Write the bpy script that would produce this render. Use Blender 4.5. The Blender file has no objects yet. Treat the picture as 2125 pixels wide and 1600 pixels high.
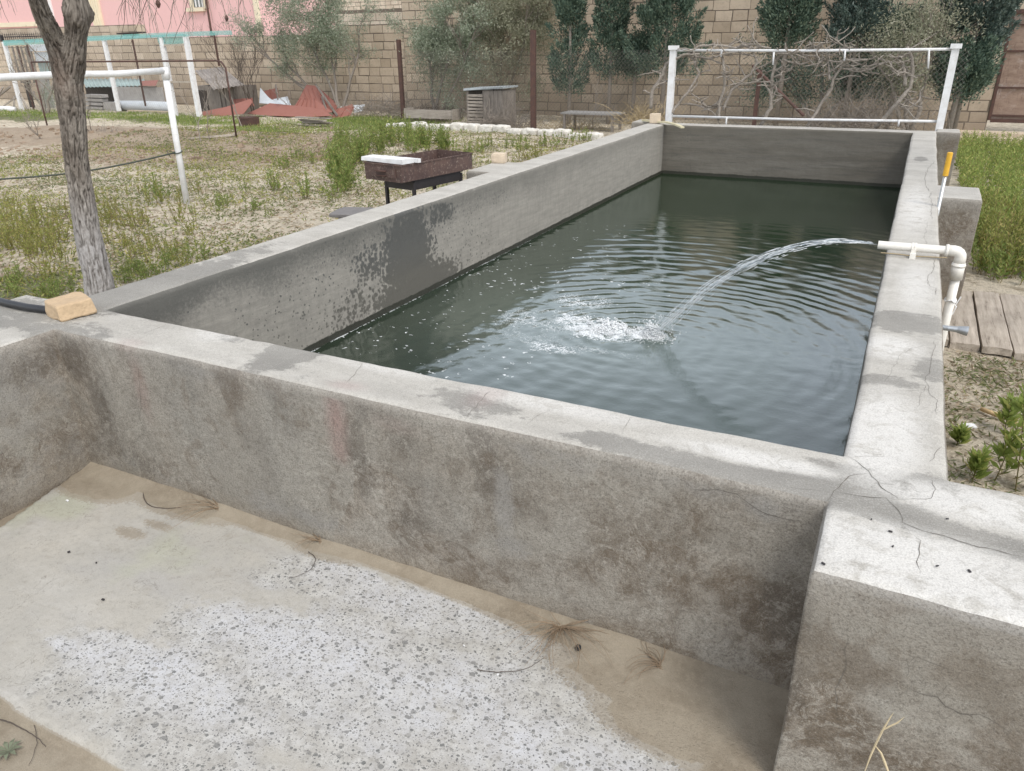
import bpy, math, random
import numpy as np
from mathutils import Vector, Matrix, noise as mn

# ------------------------------------------------------------------ camera, sky, sun
S = bpy.context.scene
COL = S.collection
YAW, PITCH, ROLL, FPX = 0.472499586, 0.425537284, -0.0147692832, 1576.12574
PW, PH = 2125.0, 1600.0
EYE = 1.62
cy, sy, cp, sp, cr, sr = math.cos(YAW), math.sin(YAW), math.cos(PITCH), math.sin(PITCH), math.cos(ROLL), math.sin(ROLL)
_f = Vector((-sy*cp, cy*cp, -sp)); _r = Vector((cy, sy, 0)); _u = _r.cross(_f)
_r2 = cr*_r + sr*_u; _u2 = -sr*_r + cr*_u
cam = bpy.data.objects.new("camera", bpy.data.cameras.new("camera"))
COL.objects.link(cam)
cam.matrix_world = Matrix(((_r2.x, _u2.x, -_f.x, 0), (_r2.y, _u2.y, -_f.y, 0), (_r2.z, _u2.z, -_f.z, EYE), (0, 0, 0, 1)))
cam.data.sensor_width = 36.0; cam.data.sensor_fit = 'HORIZONTAL'
cam.data.lens = FPX/PW*36.0
cam.data.clip_start = 0.03; cam.data.clip_end = 500
S.camera = cam

SUN_EL, SUN_AZ = math.radians(56), math.radians(125)     # azimuth clockwise from +Y
w = bpy.data.worlds.new("World"); S.world = w; w.use_nodes = True
wt = w.node_tree; bg = wt.nodes['Background']
sk = wt.nodes.new('ShaderNodeTexSky'); sk.sky_type = 'NISHITA'; sk.sun_disc = False
sk.sun_elevation = SUN_EL; sk.sun_rotation = SUN_AZ; sk.air_density = 1.0; sk.dust_density = 1.0; sk.ozone_density = 1.0
hs = wt.nodes.new('ShaderNodeHueSaturation'); hs.inputs['Saturation'].default_value = 0.26
wt.links.new(sk.outputs[0], hs.inputs['Color']); wt.links.new(hs.outputs[0], bg.inputs['Color'])
bg.inputs['Strength'].default_value = 0.15
sl = bpy.data.lights.new("sun", 'SUN'); sl.energy = 1.0; sl.angle = math.radians(18); sl.color = (1.0, 0.94, 0.85)
sun = bpy.data.objects.new("sun", sl); COL.objects.link(sun)
sd = Vector((math.sin(SUN_AZ)*math.cos(SUN_EL), math.cos(SUN_AZ)*math.cos(SUN_EL), math.sin(SUN_EL)))
sun.rotation_euler = sd.to_track_quat('Z', 'Y').to_euler()
S.view_settings.view_transform = 'Standard'; S.view_settings.look = 'None'
S.view_settings.exposure = 0.88; S.view_settings.gamma = 1.0
S.render.engine = 'CYCLES'; S.cycles.transparent_max_bounces = 40

# ------------------------------------------------------------------ helpers
rng = np.random.default_rng(7); random.seed(7)
def ray(u, v):
    c = ((u-PW/2)/FPX, -(v-PH/2)/FPX)
    return _r2*c[0] + _u2*c[1] + _f
def at_z(u, v, z=0.0):
    d = ray(u, v); t = (z-EYE)/d.z; return Vector((d.x*t, d.y*t, z))
def at_y(u, v, y):
    d = ray(u, v); t = y/d.y; return Vector((d.x*t, y, EYE+d.z*t))
def at_x(u, v, x):
    d = ray(u, v); t = x/d.x; return Vector((x, d.y*t, EYE+d.z*t))

class NT:
    def __init__(s, name, disp=False):
        s.mat = bpy.data.materials.new(name); s.mat.use_nodes = True
        s.t = s.mat.node_tree; s.t.nodes.clear()
        s.out = s.t.nodes.new('ShaderNodeOutputMaterial')
        g = s.t.nodes.new('ShaderNodeNewGeometry'); s.pos = g.outputs['Position']; s.nor = g.outputs['Normal']; s.tnor = g.outputs['True Normal']
    def N(s, ty, **k):
        n = s.t.nodes.new(ty)
        for a, b in k.items(): setattr(n, a, b)
        return n
    def set(s, sock, v):
        if isinstance(v, bpy.types.NodeSocket): s.t.links.new(v, sock)
        elif isinstance(v, (tuple, list)) and len(v) == 3 and sock.type == 'RGBA': sock.default_value = (*v, 1)
        else: sock.default_value = v
    def vec(s, sx=1, sy_=1, sz=1, src=None, loc=(0, 0, 0), rot=(0, 0, 0)):
        n = s.N('ShaderNodeMapping'); s.set(n.inputs[0], src or s.pos)
        n.inputs['Scale'].default_value = (sx, sy_, sz); n.inputs['Location'].default_value = loc; n.inputs['Rotation'].default_value = rot
        return n.outputs[0]
    def noise(s, scale, detail=4, rough=.55, vec=None, dist=0.0, col=False):
        n = s.N('ShaderNodeTexNoise'); s.set(n.inputs['Vector'], vec or s.pos)
        n.inputs['Scale'].default_value = scale; n.inputs['Detail'].default_value = detail
        n.inputs['Roughness'].default_value = rough; n.inputs['Distortion'].default_value = dist
        return n.outputs[1 if col else 0]
    def vor(s, scale, vec=None, feature='F1', out=0, rand=1.0):
        n = s.N('ShaderNodeTexVoronoi', feature=feature); s.set(n.inputs['Vector'], vec or s.pos)
        n.inputs['Scale'].default_value = scale; n.inputs['Randomness'].default_value = rand
        return n.outputs[out]
    def mr(s, x, a, b, c=0.0, d=1.0, smooth=False):
        n = s.N('ShaderNodeMapRange', interpolation_type='SMOOTHSTEP' if smooth else 'LINEAR')
        s.set(n.inputs[0], x)
        for i, q in zip((1, 2, 3, 4), (a, b, c, d)): s.set(n.inputs[i], q)
        return n.outputs[0]
    def m(s, op, a, b=0.0, c=0.0, clamp=False):
        n = s.N('ShaderNodeMath', operation=op, use_clamp=clamp)
        s.set(n.inputs[0], a); s.set(n.inputs[1], b); s.set(n.inputs[2], c); return n.outputs[0]
    def mix(s, f, a, b, blend='MIX'):
        n = s.N('ShaderNodeMixRGB', blend_type=blend); s.set(n.inputs[0], f); s.set(n.inputs[1], a); s.set(n.inputs[2], b); return n.outputs[0]
    def xyz(s, v=None):
        n = s.N('ShaderNodeSeparateXYZ'); s.set(n.inputs[0], v or s.pos); return n.outputs
    def comb(s, x, y, z):
        n = s.N('ShaderNodeCombineXYZ'); s.set(n.inputs[0], x); s.set(n.inputs[1], y); s.set(n.inputs[2], z); return n.outputs[0]
    def attr(s, name):
        n = s.N('ShaderNodeAttribute', attribute_name=name); return n
    def rgb(s, c):
        n = s.N('ShaderNodeSeparateColor'); s.set(n.inputs[0], c); return n.outputs
    def warp(s, amt, scale=3, vec=None, detail=3):
        c = s.noise(scale, detail, .6, vec, col=True)
        a = s.N('ShaderNodeVectorMath', operation='SUBTRACT'); s.set(a.inputs[0], c); a.inputs[1].default_value = (.5, .5, .5)
        b = s.N('ShaderNodeVectorMath', operation='SCALE'); s.set(b.inputs[0], a.outputs[0]); b.inputs['Scale'].default_value = amt
        d = s.N('ShaderNodeVectorMath', operation='ADD'); s.set(d.inputs[0], vec or s.pos); s.set(d.inputs[1], b.outputs[0])
        return d.outputs[0]
    def bump(s, h, strength=.5, dist=.01, nrm=None):
        n = s.N('ShaderNodeBump'); s.set(n.inputs['Height'], h); n.inputs['Strength'].default_value = strength; n.inputs['Distance'].default_value = dist
        if nrm is not None: s.set(n.inputs['Normal'], nrm)
        return n.outputs[0]
    def bsdf(s, color, rough=.8, normal=None, **k):
        n = s.N('ShaderNodeBsdfPrincipled'); s.set(n.inputs['Base Color'], color); s.set(n.inputs['Roughness'], rough)
        if normal is not None: s.set(n.inputs['Normal'], normal)
        for a, b in k.items(): s.set(n.inputs[a.replace('_', ' ')], b)
        return n.outputs[0]
    def done(s, sh):
        s.t.links.new(sh, s.out.inputs[0]); return s.mat

def simple(name, col, rough=.7, var=.25, scale=8, metal=0.0, bump=.2, col2=None, bscale=60, dist=.004, local=False):
    n = NT(name)
    vec = n.pos
    if local: vec = n.N('ShaderNodeTexCoord').outputs['Object']
    a = n.noise(scale, 6, .65, vec); b = n.noise(scale*7, 4, .6, vec)
    c2 = col2 or tuple(x*.55 for x in col)
    c = n.mix(n.m('MULTIPLY', n.mr(a, .35, .7), var*2, clamp=True), col, c2)
    c = n.mix(n.mr(b, .4, .7, 0, var), c, tuple(min(1, x*1.3) for x in col))
    h = n.noise(bscale, 4, .6, vec)
    return n.done(n.bsdf(c, rough, n.bump(h, bump, dist), Metallic=metal))

def setup(o, label=None, cat=None, group=None, kind=None):
    if label: o['label'] = label
    if cat: o['category'] = cat
    if group: o['group'] = group
    if kind: o['kind'] = kind
    return o
def wmat(o):
    b = Matrix.LocRotScale(o.location, o.rotation_euler, o.scale)
    return b if o.parent is None else wmat(o.parent) @ o.matrix_parent_inverse @ b
def link(name, me, mat=None, parent=None, smooth=False, **tags):
    o = bpy.data.objects.new(name, me); COL.objects.link(o)
    if mat is not None:
        for q in (mat if isinstance(mat, (list, tuple)) else [mat]): me.materials.append(q)
    if parent is not None: o.parent = parent; o.matrix_parent_inverse = wmat(parent).inverted()
    if len(me.polygons): me.polygons.foreach_set('use_smooth', np.full(len(me.polygons), bool(smooth), bool))
    setup(o, **tags); return o
def empty(name, loc=(0, 0, 0), rz=0.0, **tags):
    o = bpy.data.objects.new(name, None); COL.objects.link(o); o.location = loc; o.rotation_euler = (0, 0, rz)
    o.empty_display_size = .1; setup(o, **tags); return o
def copy_tree(o, parent=None):
    c = o.copy(); COL.objects.link(c); c.parent = parent
    for ch in list(o.children): copy_tree(ch, c)
    return c

class MB:
    """collects verts / faces of one mesh"""
    def __init__(s): s.v = []; s.f = []; s.mi = []; s.cur = 0
    def add(s, vs, fs):
        k = len(s.v); s.v.extend([tuple(p) for p in vs]); s.f.extend([tuple(i+k for i in f) for f in fs]); s.mi.extend([s.cur]*len(fs)); return s
    def box(s, c, d, rz=0.0, rot=None, taper=1.0, jit=0.0, bev=0.0):
        M_ = rot if rot is not None else Matrix.Rotation(rz, 3, 'Z')
        c = Vector(c); hx, hy, hz = d[0]/2, d[1]/2, d[2]/2
        if bev > 0:
            vs = []; b = bev
            for z, ins in ((-hz, b), (-hz+b, 0), (hz-b, 0), (hz, b)):
                q = taper if z > 0 else 1
                for sx_, sy_ in ((-1, -1), (1, -1), (1, 1), (-1, 1)):
                    x, y = sx_*(hx-ins)*q, sy_*(hy-ins)*q
                    bb = b if ins == 0 else 0
                    if sx_*sy_ > 0: vs += [(x, y-sy_*bb, z), (x-sx_*bb, y, z)] if True else []
                    else: vs += [(x-sx_*bb, y, z), (x, y-sy_*bb, z)]
            # order each ring counter-clockwise
            vs2 = []
            for r in range(4):
                ring = vs[r*8:(r+1)*8]; ring = [ring[0+1-1], ring[1], ring[2], ring[3], ring[4], ring[5], ring[6], ring[7]]
                ring.sort(key=lambda p: math.atan2(p[1]/max(hy, 1e-6), p[0]/max(hx, 1e-6))); vs2 += ring
            vs = [Vector(p) for p in vs2]
            fs = [tuple(range(7, -1, -1)), tuple(range(24, 32))]
            for r in range(3):
                for i in range(8): j = (i+1) % 8; fs.append((r*8+i, r*8+j, (r+1)*8+j, (r+1)*8+i))
        else:
            vs = [Vector((x*(taper if z > 0 else 1), y*(taper if z > 0 else 1), z)) for z in (-hz, hz) for x, y in ((-hx, -hy), (hx, -hy), (hx, hy), (-hx, hy))]
            fs = [(3, 2, 1, 0), (4, 5, 6, 7), (0, 1, 5, 4), (1, 2, 6, 5), (2, 3, 7, 6), (3, 0, 4, 7)]
        if jit: vs = [p+Vector([random.uniform(-jit, jit) for _ in range(3)]) for p in vs]
        return s.add([c+M_@p for p in vs], fs)
    def beam(s, a, b, wd, th, up=(0, 0, 1), jit=0.0):
        a = Vector(a); b = Vector(b); d = b-a; L = d.length; x = d.normalized(); up = Vector(up)
        if abs(x.dot(up)) > .98: up = Vector((0, 1, 0))
        y = up.cross(x).normalized(); z = x.cross(y)
        return s.box((a+b)/2, (L, wd, th), rot=Matrix((x, y, z)).transposed(), jit=jit)
    def tube(s, pts, rad, n=8, cap=True, wob=0.0, seed=0):
        pts = [Vector(p) for p in pts]; k = len(pts)
        rad = [rad]*k if not hasattr(rad, '__len__') else rad
        t0 = (pts[1]-pts[0]).normalized(); ref = Vector((0, 0, 1)) if abs(t0.z) < .9 else Vector((1, 0, 0))
        nx = t0.cross(ref).normalized(); vs = []
        for i, p in enumerate(pts):
            t = (pts[min(i+1, k-1)]-pts[max(i-1, 0)]).normalized()
            nx = (nx-t*nx.dot(t)).normalized(); ny = t.cross(nx)
            for j in range(n):
                a = 2*math.pi*j/n; r = rad[i]
                if wob: r *= 1+wob*mn.noise(Vector((math.cos(a)*1.3+seed, math.sin(a)*1.3, i*.6)))
                vs.append(p+nx*math.cos(a)*r+ny*math.sin(a)*r)
        fs = [(i*n+j, i*n+(j+1) % n, (i+1)*n+(j+1) % n, (i+1)*n+j) for i in range(k-1) for j in range(n)]
        if cap: fs += [tuple(range(n-1, -1, -1)), tuple(range((k-1)*n, k*n))]
        return s.add(vs, fs)
    def build(s, name, mat=None, parent=None, smooth=False, **tags):
        me = bpy.data.meshes.new(name); me.from_pydata(s.v, [], s.f); me.update()
        if s.mi and max(s.mi) > 0: me.polygons.foreach_set('material_index', s.mi)
        return link(name, me, mat, parent, smooth, **tags)

def np_mesh(name, V, F, attrs=None, mi=None):
    me = bpy.data.meshes.new(name); V = np.asarray(V, np.float32); F = np.asarray(F, np.int32); k = F.shape[1]
    me.vertices.add(len(V)); me.vertices.foreach_set('co', V.ravel())
    me.loops.add(F.size); me.loops.foreach_set('vertex_index', F.ravel())
    me.polygons.add(len(F)); me.polygons.foreach_set('loop_start', np.arange(0, F.size, k, dtype=np.int32))
    me.polygons.foreach_set('loop_total', np.full(len(F), k, np.int32))
    me.update(calc_edges=True)
    for an, arr in (attrs or {}).items():
        if arr.ndim == 1: a = me.attributes.new(an, 'FLOAT', 'POINT'); a.data.foreach_set('value', arr.astype(np.float32))
        else:
            a = me.attributes.new(an, 'FLOAT_COLOR', 'POINT'); c = np.ones((len(V), 4), np.float32); c[:, :arr.shape[1]] = arr
            a.data.foreach_set('color', c.ravel())
    if mi is not None: me.polygons.foreach_set('material_index', np.asarray(mi, np.int32))
    return me

def unit(a): return a/np.maximum(np.linalg.norm(a, axis=-1, keepdims=True), 1e-9)
def leaves(P, D, L, Wd, seed=0, var=None, fold=.0):
    """one pointed leaf (2 tris as a rhombus quad) at each point P along direction D"""
    r = np.random.default_rng(seed); n = len(P); D = unit(D)
    R = unit(np.cross(D, r.normal(size=(n, 3)))); L = np.broadcast_to(L, n)[:, None]; Wd = np.broadcast_to(Wd, n)[:, None]
    mid = P+D*L*.45
    V = np.stack([P, mid+R*Wd*.5, P+D*L, mid-R*Wd*.5], 1).reshape(-1, 3)
    F = np.arange(n*4).reshape(n, 4); v = r.random(n) if var is None else var
    return V, F, np.repeat(v, 4)
def leaf_obj(name, P, D, L, Wd, mat, parent=None, seed=0, var=None, **tags):
    V, F, v = leaves(P, D, L, Wd, seed, var)
    return link(name, np_mesh(name, V, F, {'v': v}), mat, parent, **tags)
def pnoise(x, y, z=0.0, sc=1.0, oct=1):
    """cheap vectorised value noise, about -1..1"""
    x = np.asarray(x, float)*sc; y = np.asarray(y, float)*sc; z = np.asarray(z, float)*sc+0*x; out = 0; amp = 1; tot = 0
    for o in range(oct):
        xi, yi, zi = np.floor(x), np.floor(y), np.floor(z); fx, fy, fz = x-xi, y-yi, z-zi
        fx, fy, fz = (q*q*(3-2*q) for q in (fx, fy, fz))
        def h(a, b, c):
            q = np.sin(a*127.1+b*311.7+c*74.7+o*17.3)*43758.5453; return (q-np.floor(q))*2-1
        r = 0
        for dx in (0, 1):
            for dy in (0, 1):
                for dz in (0, 1):
                    r = r+h(xi+dx, yi+dy, zi+dz)*(fx if dx else 1-fx)*(fy if dy else 1-fy)*(fz if dz else 1-fz)
        out = out+amp*r; tot += amp; amp *= .5; x = x*2.03+5.1; y = y*2.03+1.7; z = z*2.03+9.2
    return out/tot

# ------------------------------------------------------------------ materials of the concrete
def mat_concrete():
    n = NT('weathered concrete'); x, y, z = n.xyz()
    A = n.rgb(n.attr('m1').outputs[0]); B = n.rgb(n.attr('m2').outputs[0])   # m1: grey patch, dark drip, wet splash ; m2: pink, pale lime, inner
    nz = n.xyz(n.tnor)[2]
    big = n.noise(1.6, 5, .6); mid = n.noise(6, 6, .65); fin = n.noise(38, 5, .7); grain = n.noise(240, 3, .75); n2 = n.noise(14, 6, .7, dist=.6)
    # upward faces: sun-bleached, patchy lime wash over grey cement
    streak = n.noise(9, 5, .65, n.vec(.35, 1, 1))
    gm = n.m('ADD', n.m('MULTIPLY', A[0], .8), n.m('MULTIPLY', n.m('SUBTRACT', n.noise(17, 9, .78, n.vec(.7, 1, 1)), .5), 1.5))
    gm = n.m('ADD', gm, n.m('MULTIPLY', n.m('SUBTRACT', big, .52), 1.5))
    gm = n.mr(gm, .36, .56, smooth=True)
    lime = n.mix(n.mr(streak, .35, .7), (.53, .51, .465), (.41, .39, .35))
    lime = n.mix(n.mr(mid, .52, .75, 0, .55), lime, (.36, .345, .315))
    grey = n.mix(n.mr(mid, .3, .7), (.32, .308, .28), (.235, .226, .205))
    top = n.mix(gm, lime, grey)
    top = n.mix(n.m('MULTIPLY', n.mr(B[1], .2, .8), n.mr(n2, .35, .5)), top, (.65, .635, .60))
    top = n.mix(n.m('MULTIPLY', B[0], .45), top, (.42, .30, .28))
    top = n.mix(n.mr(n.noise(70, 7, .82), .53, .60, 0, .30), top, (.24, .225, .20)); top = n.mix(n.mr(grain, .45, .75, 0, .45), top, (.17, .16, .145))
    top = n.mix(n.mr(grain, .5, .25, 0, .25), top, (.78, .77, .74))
    # outward / basin faces: brown mottled render, paler efflorescence veins, darker drips
    wv = n.warp(.35, 2.3, detail=5)
    pw = n.warp(.22, 3.5, detail=5); pcell = n.rgb(n.vor(2.7, pw, out=1)); pedge = n.vor(2.7, pw, feature='DISTANCE_TO_EDGE')
    mot = n.noise(4.2, 8, .72, wv); vein = n.noise(5.5, 5, .6, n.warp(.5, 3.1))
    mot2 = n.noise(24, 6, .75, wv)
    outr = n.mix(n.mr(mot, .41, .56, smooth=True), (.172, .142, .110), (.335, .30, .25))
    outr = n.mix(n.mr(mot2, .46, .60, 0, .60, smooth=True), outr, (.38, .35, .305))
    outr = n.mix(n.mr(n.noise(75, 6, .8, wv), .50, .60, 0, .45), outr, (.12, .098, .078))
    outr = n.mix(n.mr(mot2, .48, .40, 0, .5), outr, (.13, .108, .085))
    blk = n.m('MULTIPLY', n.mr(y, 1.50, 1.45), n.mr(n.m('ADD', z, n.m('MULTIPLY', n.m('SUBTRACT', n.noise(6, 8, .75), .5), .50)), .27, .36, smooth=True))
    outr = n.mix(n.m('MULTIPLY', blk, .85), outr, n.mix(n.noise(40, 5, .75), (.34, .325, .285), (.47, .45, .405)))
    plas = n.mix(pcell[1], (.20, .18, .15), (.35, .335, .295))
    outr = n.mix(n.m('MULTIPLY', n.m('GREATER_THAN', pcell[0], .52), n.mr(n.noise(19, 6, .75), .35, .52, .25, .78)), outr, plas)
    outr = n.mix(n.m('MULTIPLY', n.mr(pedge, .0, .016, 1, 0), n.mr(n.noise(8, 4, .6), .42, .6, 0, .7)), outr, (.36, .34, .30))
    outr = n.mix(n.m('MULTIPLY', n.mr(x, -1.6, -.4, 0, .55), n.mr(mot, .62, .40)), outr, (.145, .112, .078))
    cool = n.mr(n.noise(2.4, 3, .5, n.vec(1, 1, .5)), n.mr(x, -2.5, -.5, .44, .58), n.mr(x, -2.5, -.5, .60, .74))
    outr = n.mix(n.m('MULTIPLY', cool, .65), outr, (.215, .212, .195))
    vm = n.mr(n.m('ABSOLUTE', n.m('SUBTRACT', vein, .5)), 0, .010, 1, 0)
    vm = n.m('MULTIPLY', vm, n.mr(mot, .45, .6))
    outr = n.mix(n.m('MULTIPLY', vm, .5), outr, (.40, .37, .32))
    dr = n.mr(n.m('ADD', n.m('MULTIPLY', A[1], .85), n.m('MULTIPLY', n.m('SUBTRACT', n.noise(9, 9, .78, n.vec(1.3, 1, .6)), .5), 1.6)), .34, .62, smooth=True)
    outr = n.mix(n.m('MULTIPLY', dr, .55), outr, (.105, .090, .074))
    lg = n.noise(2.1, 6, .62, n.warp(.2, 4)); outr = n.mix(n.mr(lg, .47, .57, 0, .50, smooth=True), outr, n.mix(n.noise(28, 5, .7), (.30, .285, .25), (.41, .39, .345)))
    outr = n.mix(n.mr(n.noise(3.0, 7, .7, n.warp(.3, 3)), .53, .60, 0, .45, smooth=True), outr, (.155, .122, .090))
    fk = n.noise(34, 8, .86, wv); fk2 = n.noise(52, 8, .84, n.warp(.05, 11)); fz_ = n.mr(n.noise(3.4, 5, .65), .38, .58); ub = n.m('SUBTRACT', 1, n.m('MULTIPLY', blk, .8))
    outr = n.mix(n.m('MULTIPLY', n.mr(fk, .515, .565), n.m('MULTIPLY', n.mr(fz_, 0, 1, .12, .62), ub)), outr, (.43, .405, .355))
    outr = n.mix(n.m('MULTIPLY', n.mr(fk2, .53, .58, 0, .38), ub), outr, (.105, .088, .068))
    outr = n.mix(n.mr(n.m('ABSOLUTE', n.m('SUBTRACT', n.noise(9, 7, .75, n.warp(.12, 7)), .5)), 0, .006, n.m('MULTIPLY', ub, .5), 0), outr, (.44, .42, .375))
    outr = n.mix(n.mr(n.m('ADD', B[1], n.m('MULTIPLY', n.m('SUBTRACT', n.noise(13, 8, .78), .5), 1.7)), .30, .75, 0, .7), outr, (.29, .28, .26))
    outr = n.mix(n.m('MULTIPLY', B[0], .6), outr, (.33, .205, .185))
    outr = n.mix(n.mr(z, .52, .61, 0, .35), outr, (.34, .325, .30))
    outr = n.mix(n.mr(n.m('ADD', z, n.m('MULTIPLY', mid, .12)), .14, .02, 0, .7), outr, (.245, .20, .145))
    outr = n.mix(n.mr(n.noise(150, 4, .8), .50, .62, 0, .5), outr, (.10, .085, .07))
    outr = n.mix(n.mr(grain, .5, .8, 0, .55), outr, (.06, .05, .04))
    outr = n.mix(n.mr(grain, .48, .22, 0, .35), outr, (.42, .38, .33))
    # inner faces: grey cast concrete, dark algae under the rim, splash wet patch, dark band at the water
    sk_ = n.noise(7, 6, .7, n.vec(.5, .5, 5)); sk2 = n.noise(30, 4, .6, n.vec(1, 1, .35))
    inn = n.mix(n.mr(sk_, .3, .72), (.35, .328, .288), (.255, .24, .212))
    inn = n.mix(n.mr(sk2, .45, .7, 0, .35), inn, (.19, .18, .16))
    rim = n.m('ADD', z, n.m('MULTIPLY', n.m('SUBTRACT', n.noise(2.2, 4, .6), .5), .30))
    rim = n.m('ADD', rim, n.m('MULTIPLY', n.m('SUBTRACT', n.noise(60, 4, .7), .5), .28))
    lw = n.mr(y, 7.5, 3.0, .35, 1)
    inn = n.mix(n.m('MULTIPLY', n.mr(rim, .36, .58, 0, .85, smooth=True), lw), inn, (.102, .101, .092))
    sp_ = n.vor(34, n.warp(.05, 9)); spot = n.mr(sp_, .16, .30, 1, 0)
    sr_ = n.noise(5, 5, .65)
    wet = n.m('ADD', n.m('MULTIPLY', A[2], .9), n.m('ADD', n.m('MULTIPLY', n.m('SUBTRACT', n.noise(30, 7, .78, n.vec(1, 1, .6)), .5), 1.25), n.m('MULTIPLY', n.m('SUBTRACT', n.vor(34, n.warp(.05, 9)), .4), -.45)))
    wetm = n.mr(wet, .44, .54, smooth=True)
    halo = n.mr(n.m('ADD', A[2], n.m('MULTIPLY', n.m('SUBTRACT', sr_, .5), .5)), .08, .5)
    wetm = n.m('MAXIMUM', wetm, n.m('MULTIPLY', n.m('GREATER_THAN', n.m('ADD', spot, n.m('MULTIPLY', halo, .75)), n.m('ADD', .62, n.m('MULTIPLY', n.noise(23, 2, .5), 1.25))), 1))
    wetc = n.mix(n.mr(n.m('ADD', z, n.m('MULTIPLY', mid, .2)), .25, .5), (.115, .108, .092), (.088, .088, .083))
    farm = n.mr(y, 10.03, 10.05)
    inn = n.mix(n.m('MULTIPLY', farm, n.mr(n.noise(4, 5, .65, n.vec(.4, 1, 3)), .3, .7, .6, .92)), inn, (.125, .112, .09))
    inn = n.mix(n.m('MULTIPLY', farm, n.mr(n.noise(9, 6, .7, n.vec(.25, 1, 4)), .5, .7, 0, .6)), inn, (.10, .095, .085))
    inn = n.mix(n.m('MULTIPLY', wetm, .92), inn, wetc)
    wl = n.m('ADD', z, n.m('MULTIPLY', n.m('SUBTRACT', n.noise(11, 5, .7), .5), .028))
    band = n.mr(wl, .046, .040); inn = n.mix(band, inn, (.040, .040, .030))
    inn = n.mix(n.mr(grain, .52, .8, 0, .4), inn, (.06, .06, .055))
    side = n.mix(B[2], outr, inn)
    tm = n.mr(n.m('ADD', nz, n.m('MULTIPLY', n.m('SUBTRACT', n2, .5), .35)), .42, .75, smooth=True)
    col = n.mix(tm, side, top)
    h = n.m('ADD', n.m('MULTIPLY', fin, .6), n.m('MULTIPLY', grain, .35)); h = n.m('ADD', h, n.m('MULTIPLY', mot2, .8))
    h = n.m('ADD', h, n.m('MULTIPLY', gm, -.12))
    rough = n.mix(n.m('MULTIPLY', n.m('MAXIMUM', wetm, band), B[2]), (.9,)*3, (.42,)*3)
    return n.done(n.bsdf(col, rough, n.bump(h, .75, .006), Specular_IOR_Level=.3))
M_CON = mat_concrete()
M_CRACK = simple('dark crack line', (.15, .135, .115), .95, .3, 40, bump=.1)  # dark colour of the crack ribbons
M_CRACK2 = simple('pale mineral vein', (.36, .335, .29), .95, .3, 40, bump=.1)

def grid_lines(lo, hi, knots, step, fine=None):
    ks = sorted(set([lo, hi]+[k for k in knots if lo < k < hi])); out = []
    for a, b in zip(ks[:-1], ks[1:]):
        stp = step((a+b)/2) if callable(step) else step
        m_ = max(1, int(round((b-a)/stp))); out += list(np.linspace(a, b, m_, endpoint=False))
    out.append(hi); out = np.array(sorted(out)); keep = [out[0]]
    for q in out[1:]:
        if q-keep[-1] > 1e-4: keep.append(q)
    return np.array(keep)

RAD = .020
def wobble(V):
    """worn, hand cast concrete: displaces every face by a smooth function of place"""
    x, y, z = V[:, 0], V[:, 1], V[:, 2]
    V = V.copy()
    V[:, 0] += .006*pnoise(x, y, z, 2.1, 2)+.0025*pnoise(x, y, z, 14, 2)
    V[:, 1] += .007*pnoise(x+9, y, z, 1.9, 2)+.003*pnoise(x+3, y, z, 13, 2)
    V[:, 2] += np.where(z > .3, .004*pnoise(x, y+7, 0*z, 1.7, 2)+.0016*pnoise(x+5, y, 0*z, 17, 2), 0)
    return V

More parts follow.
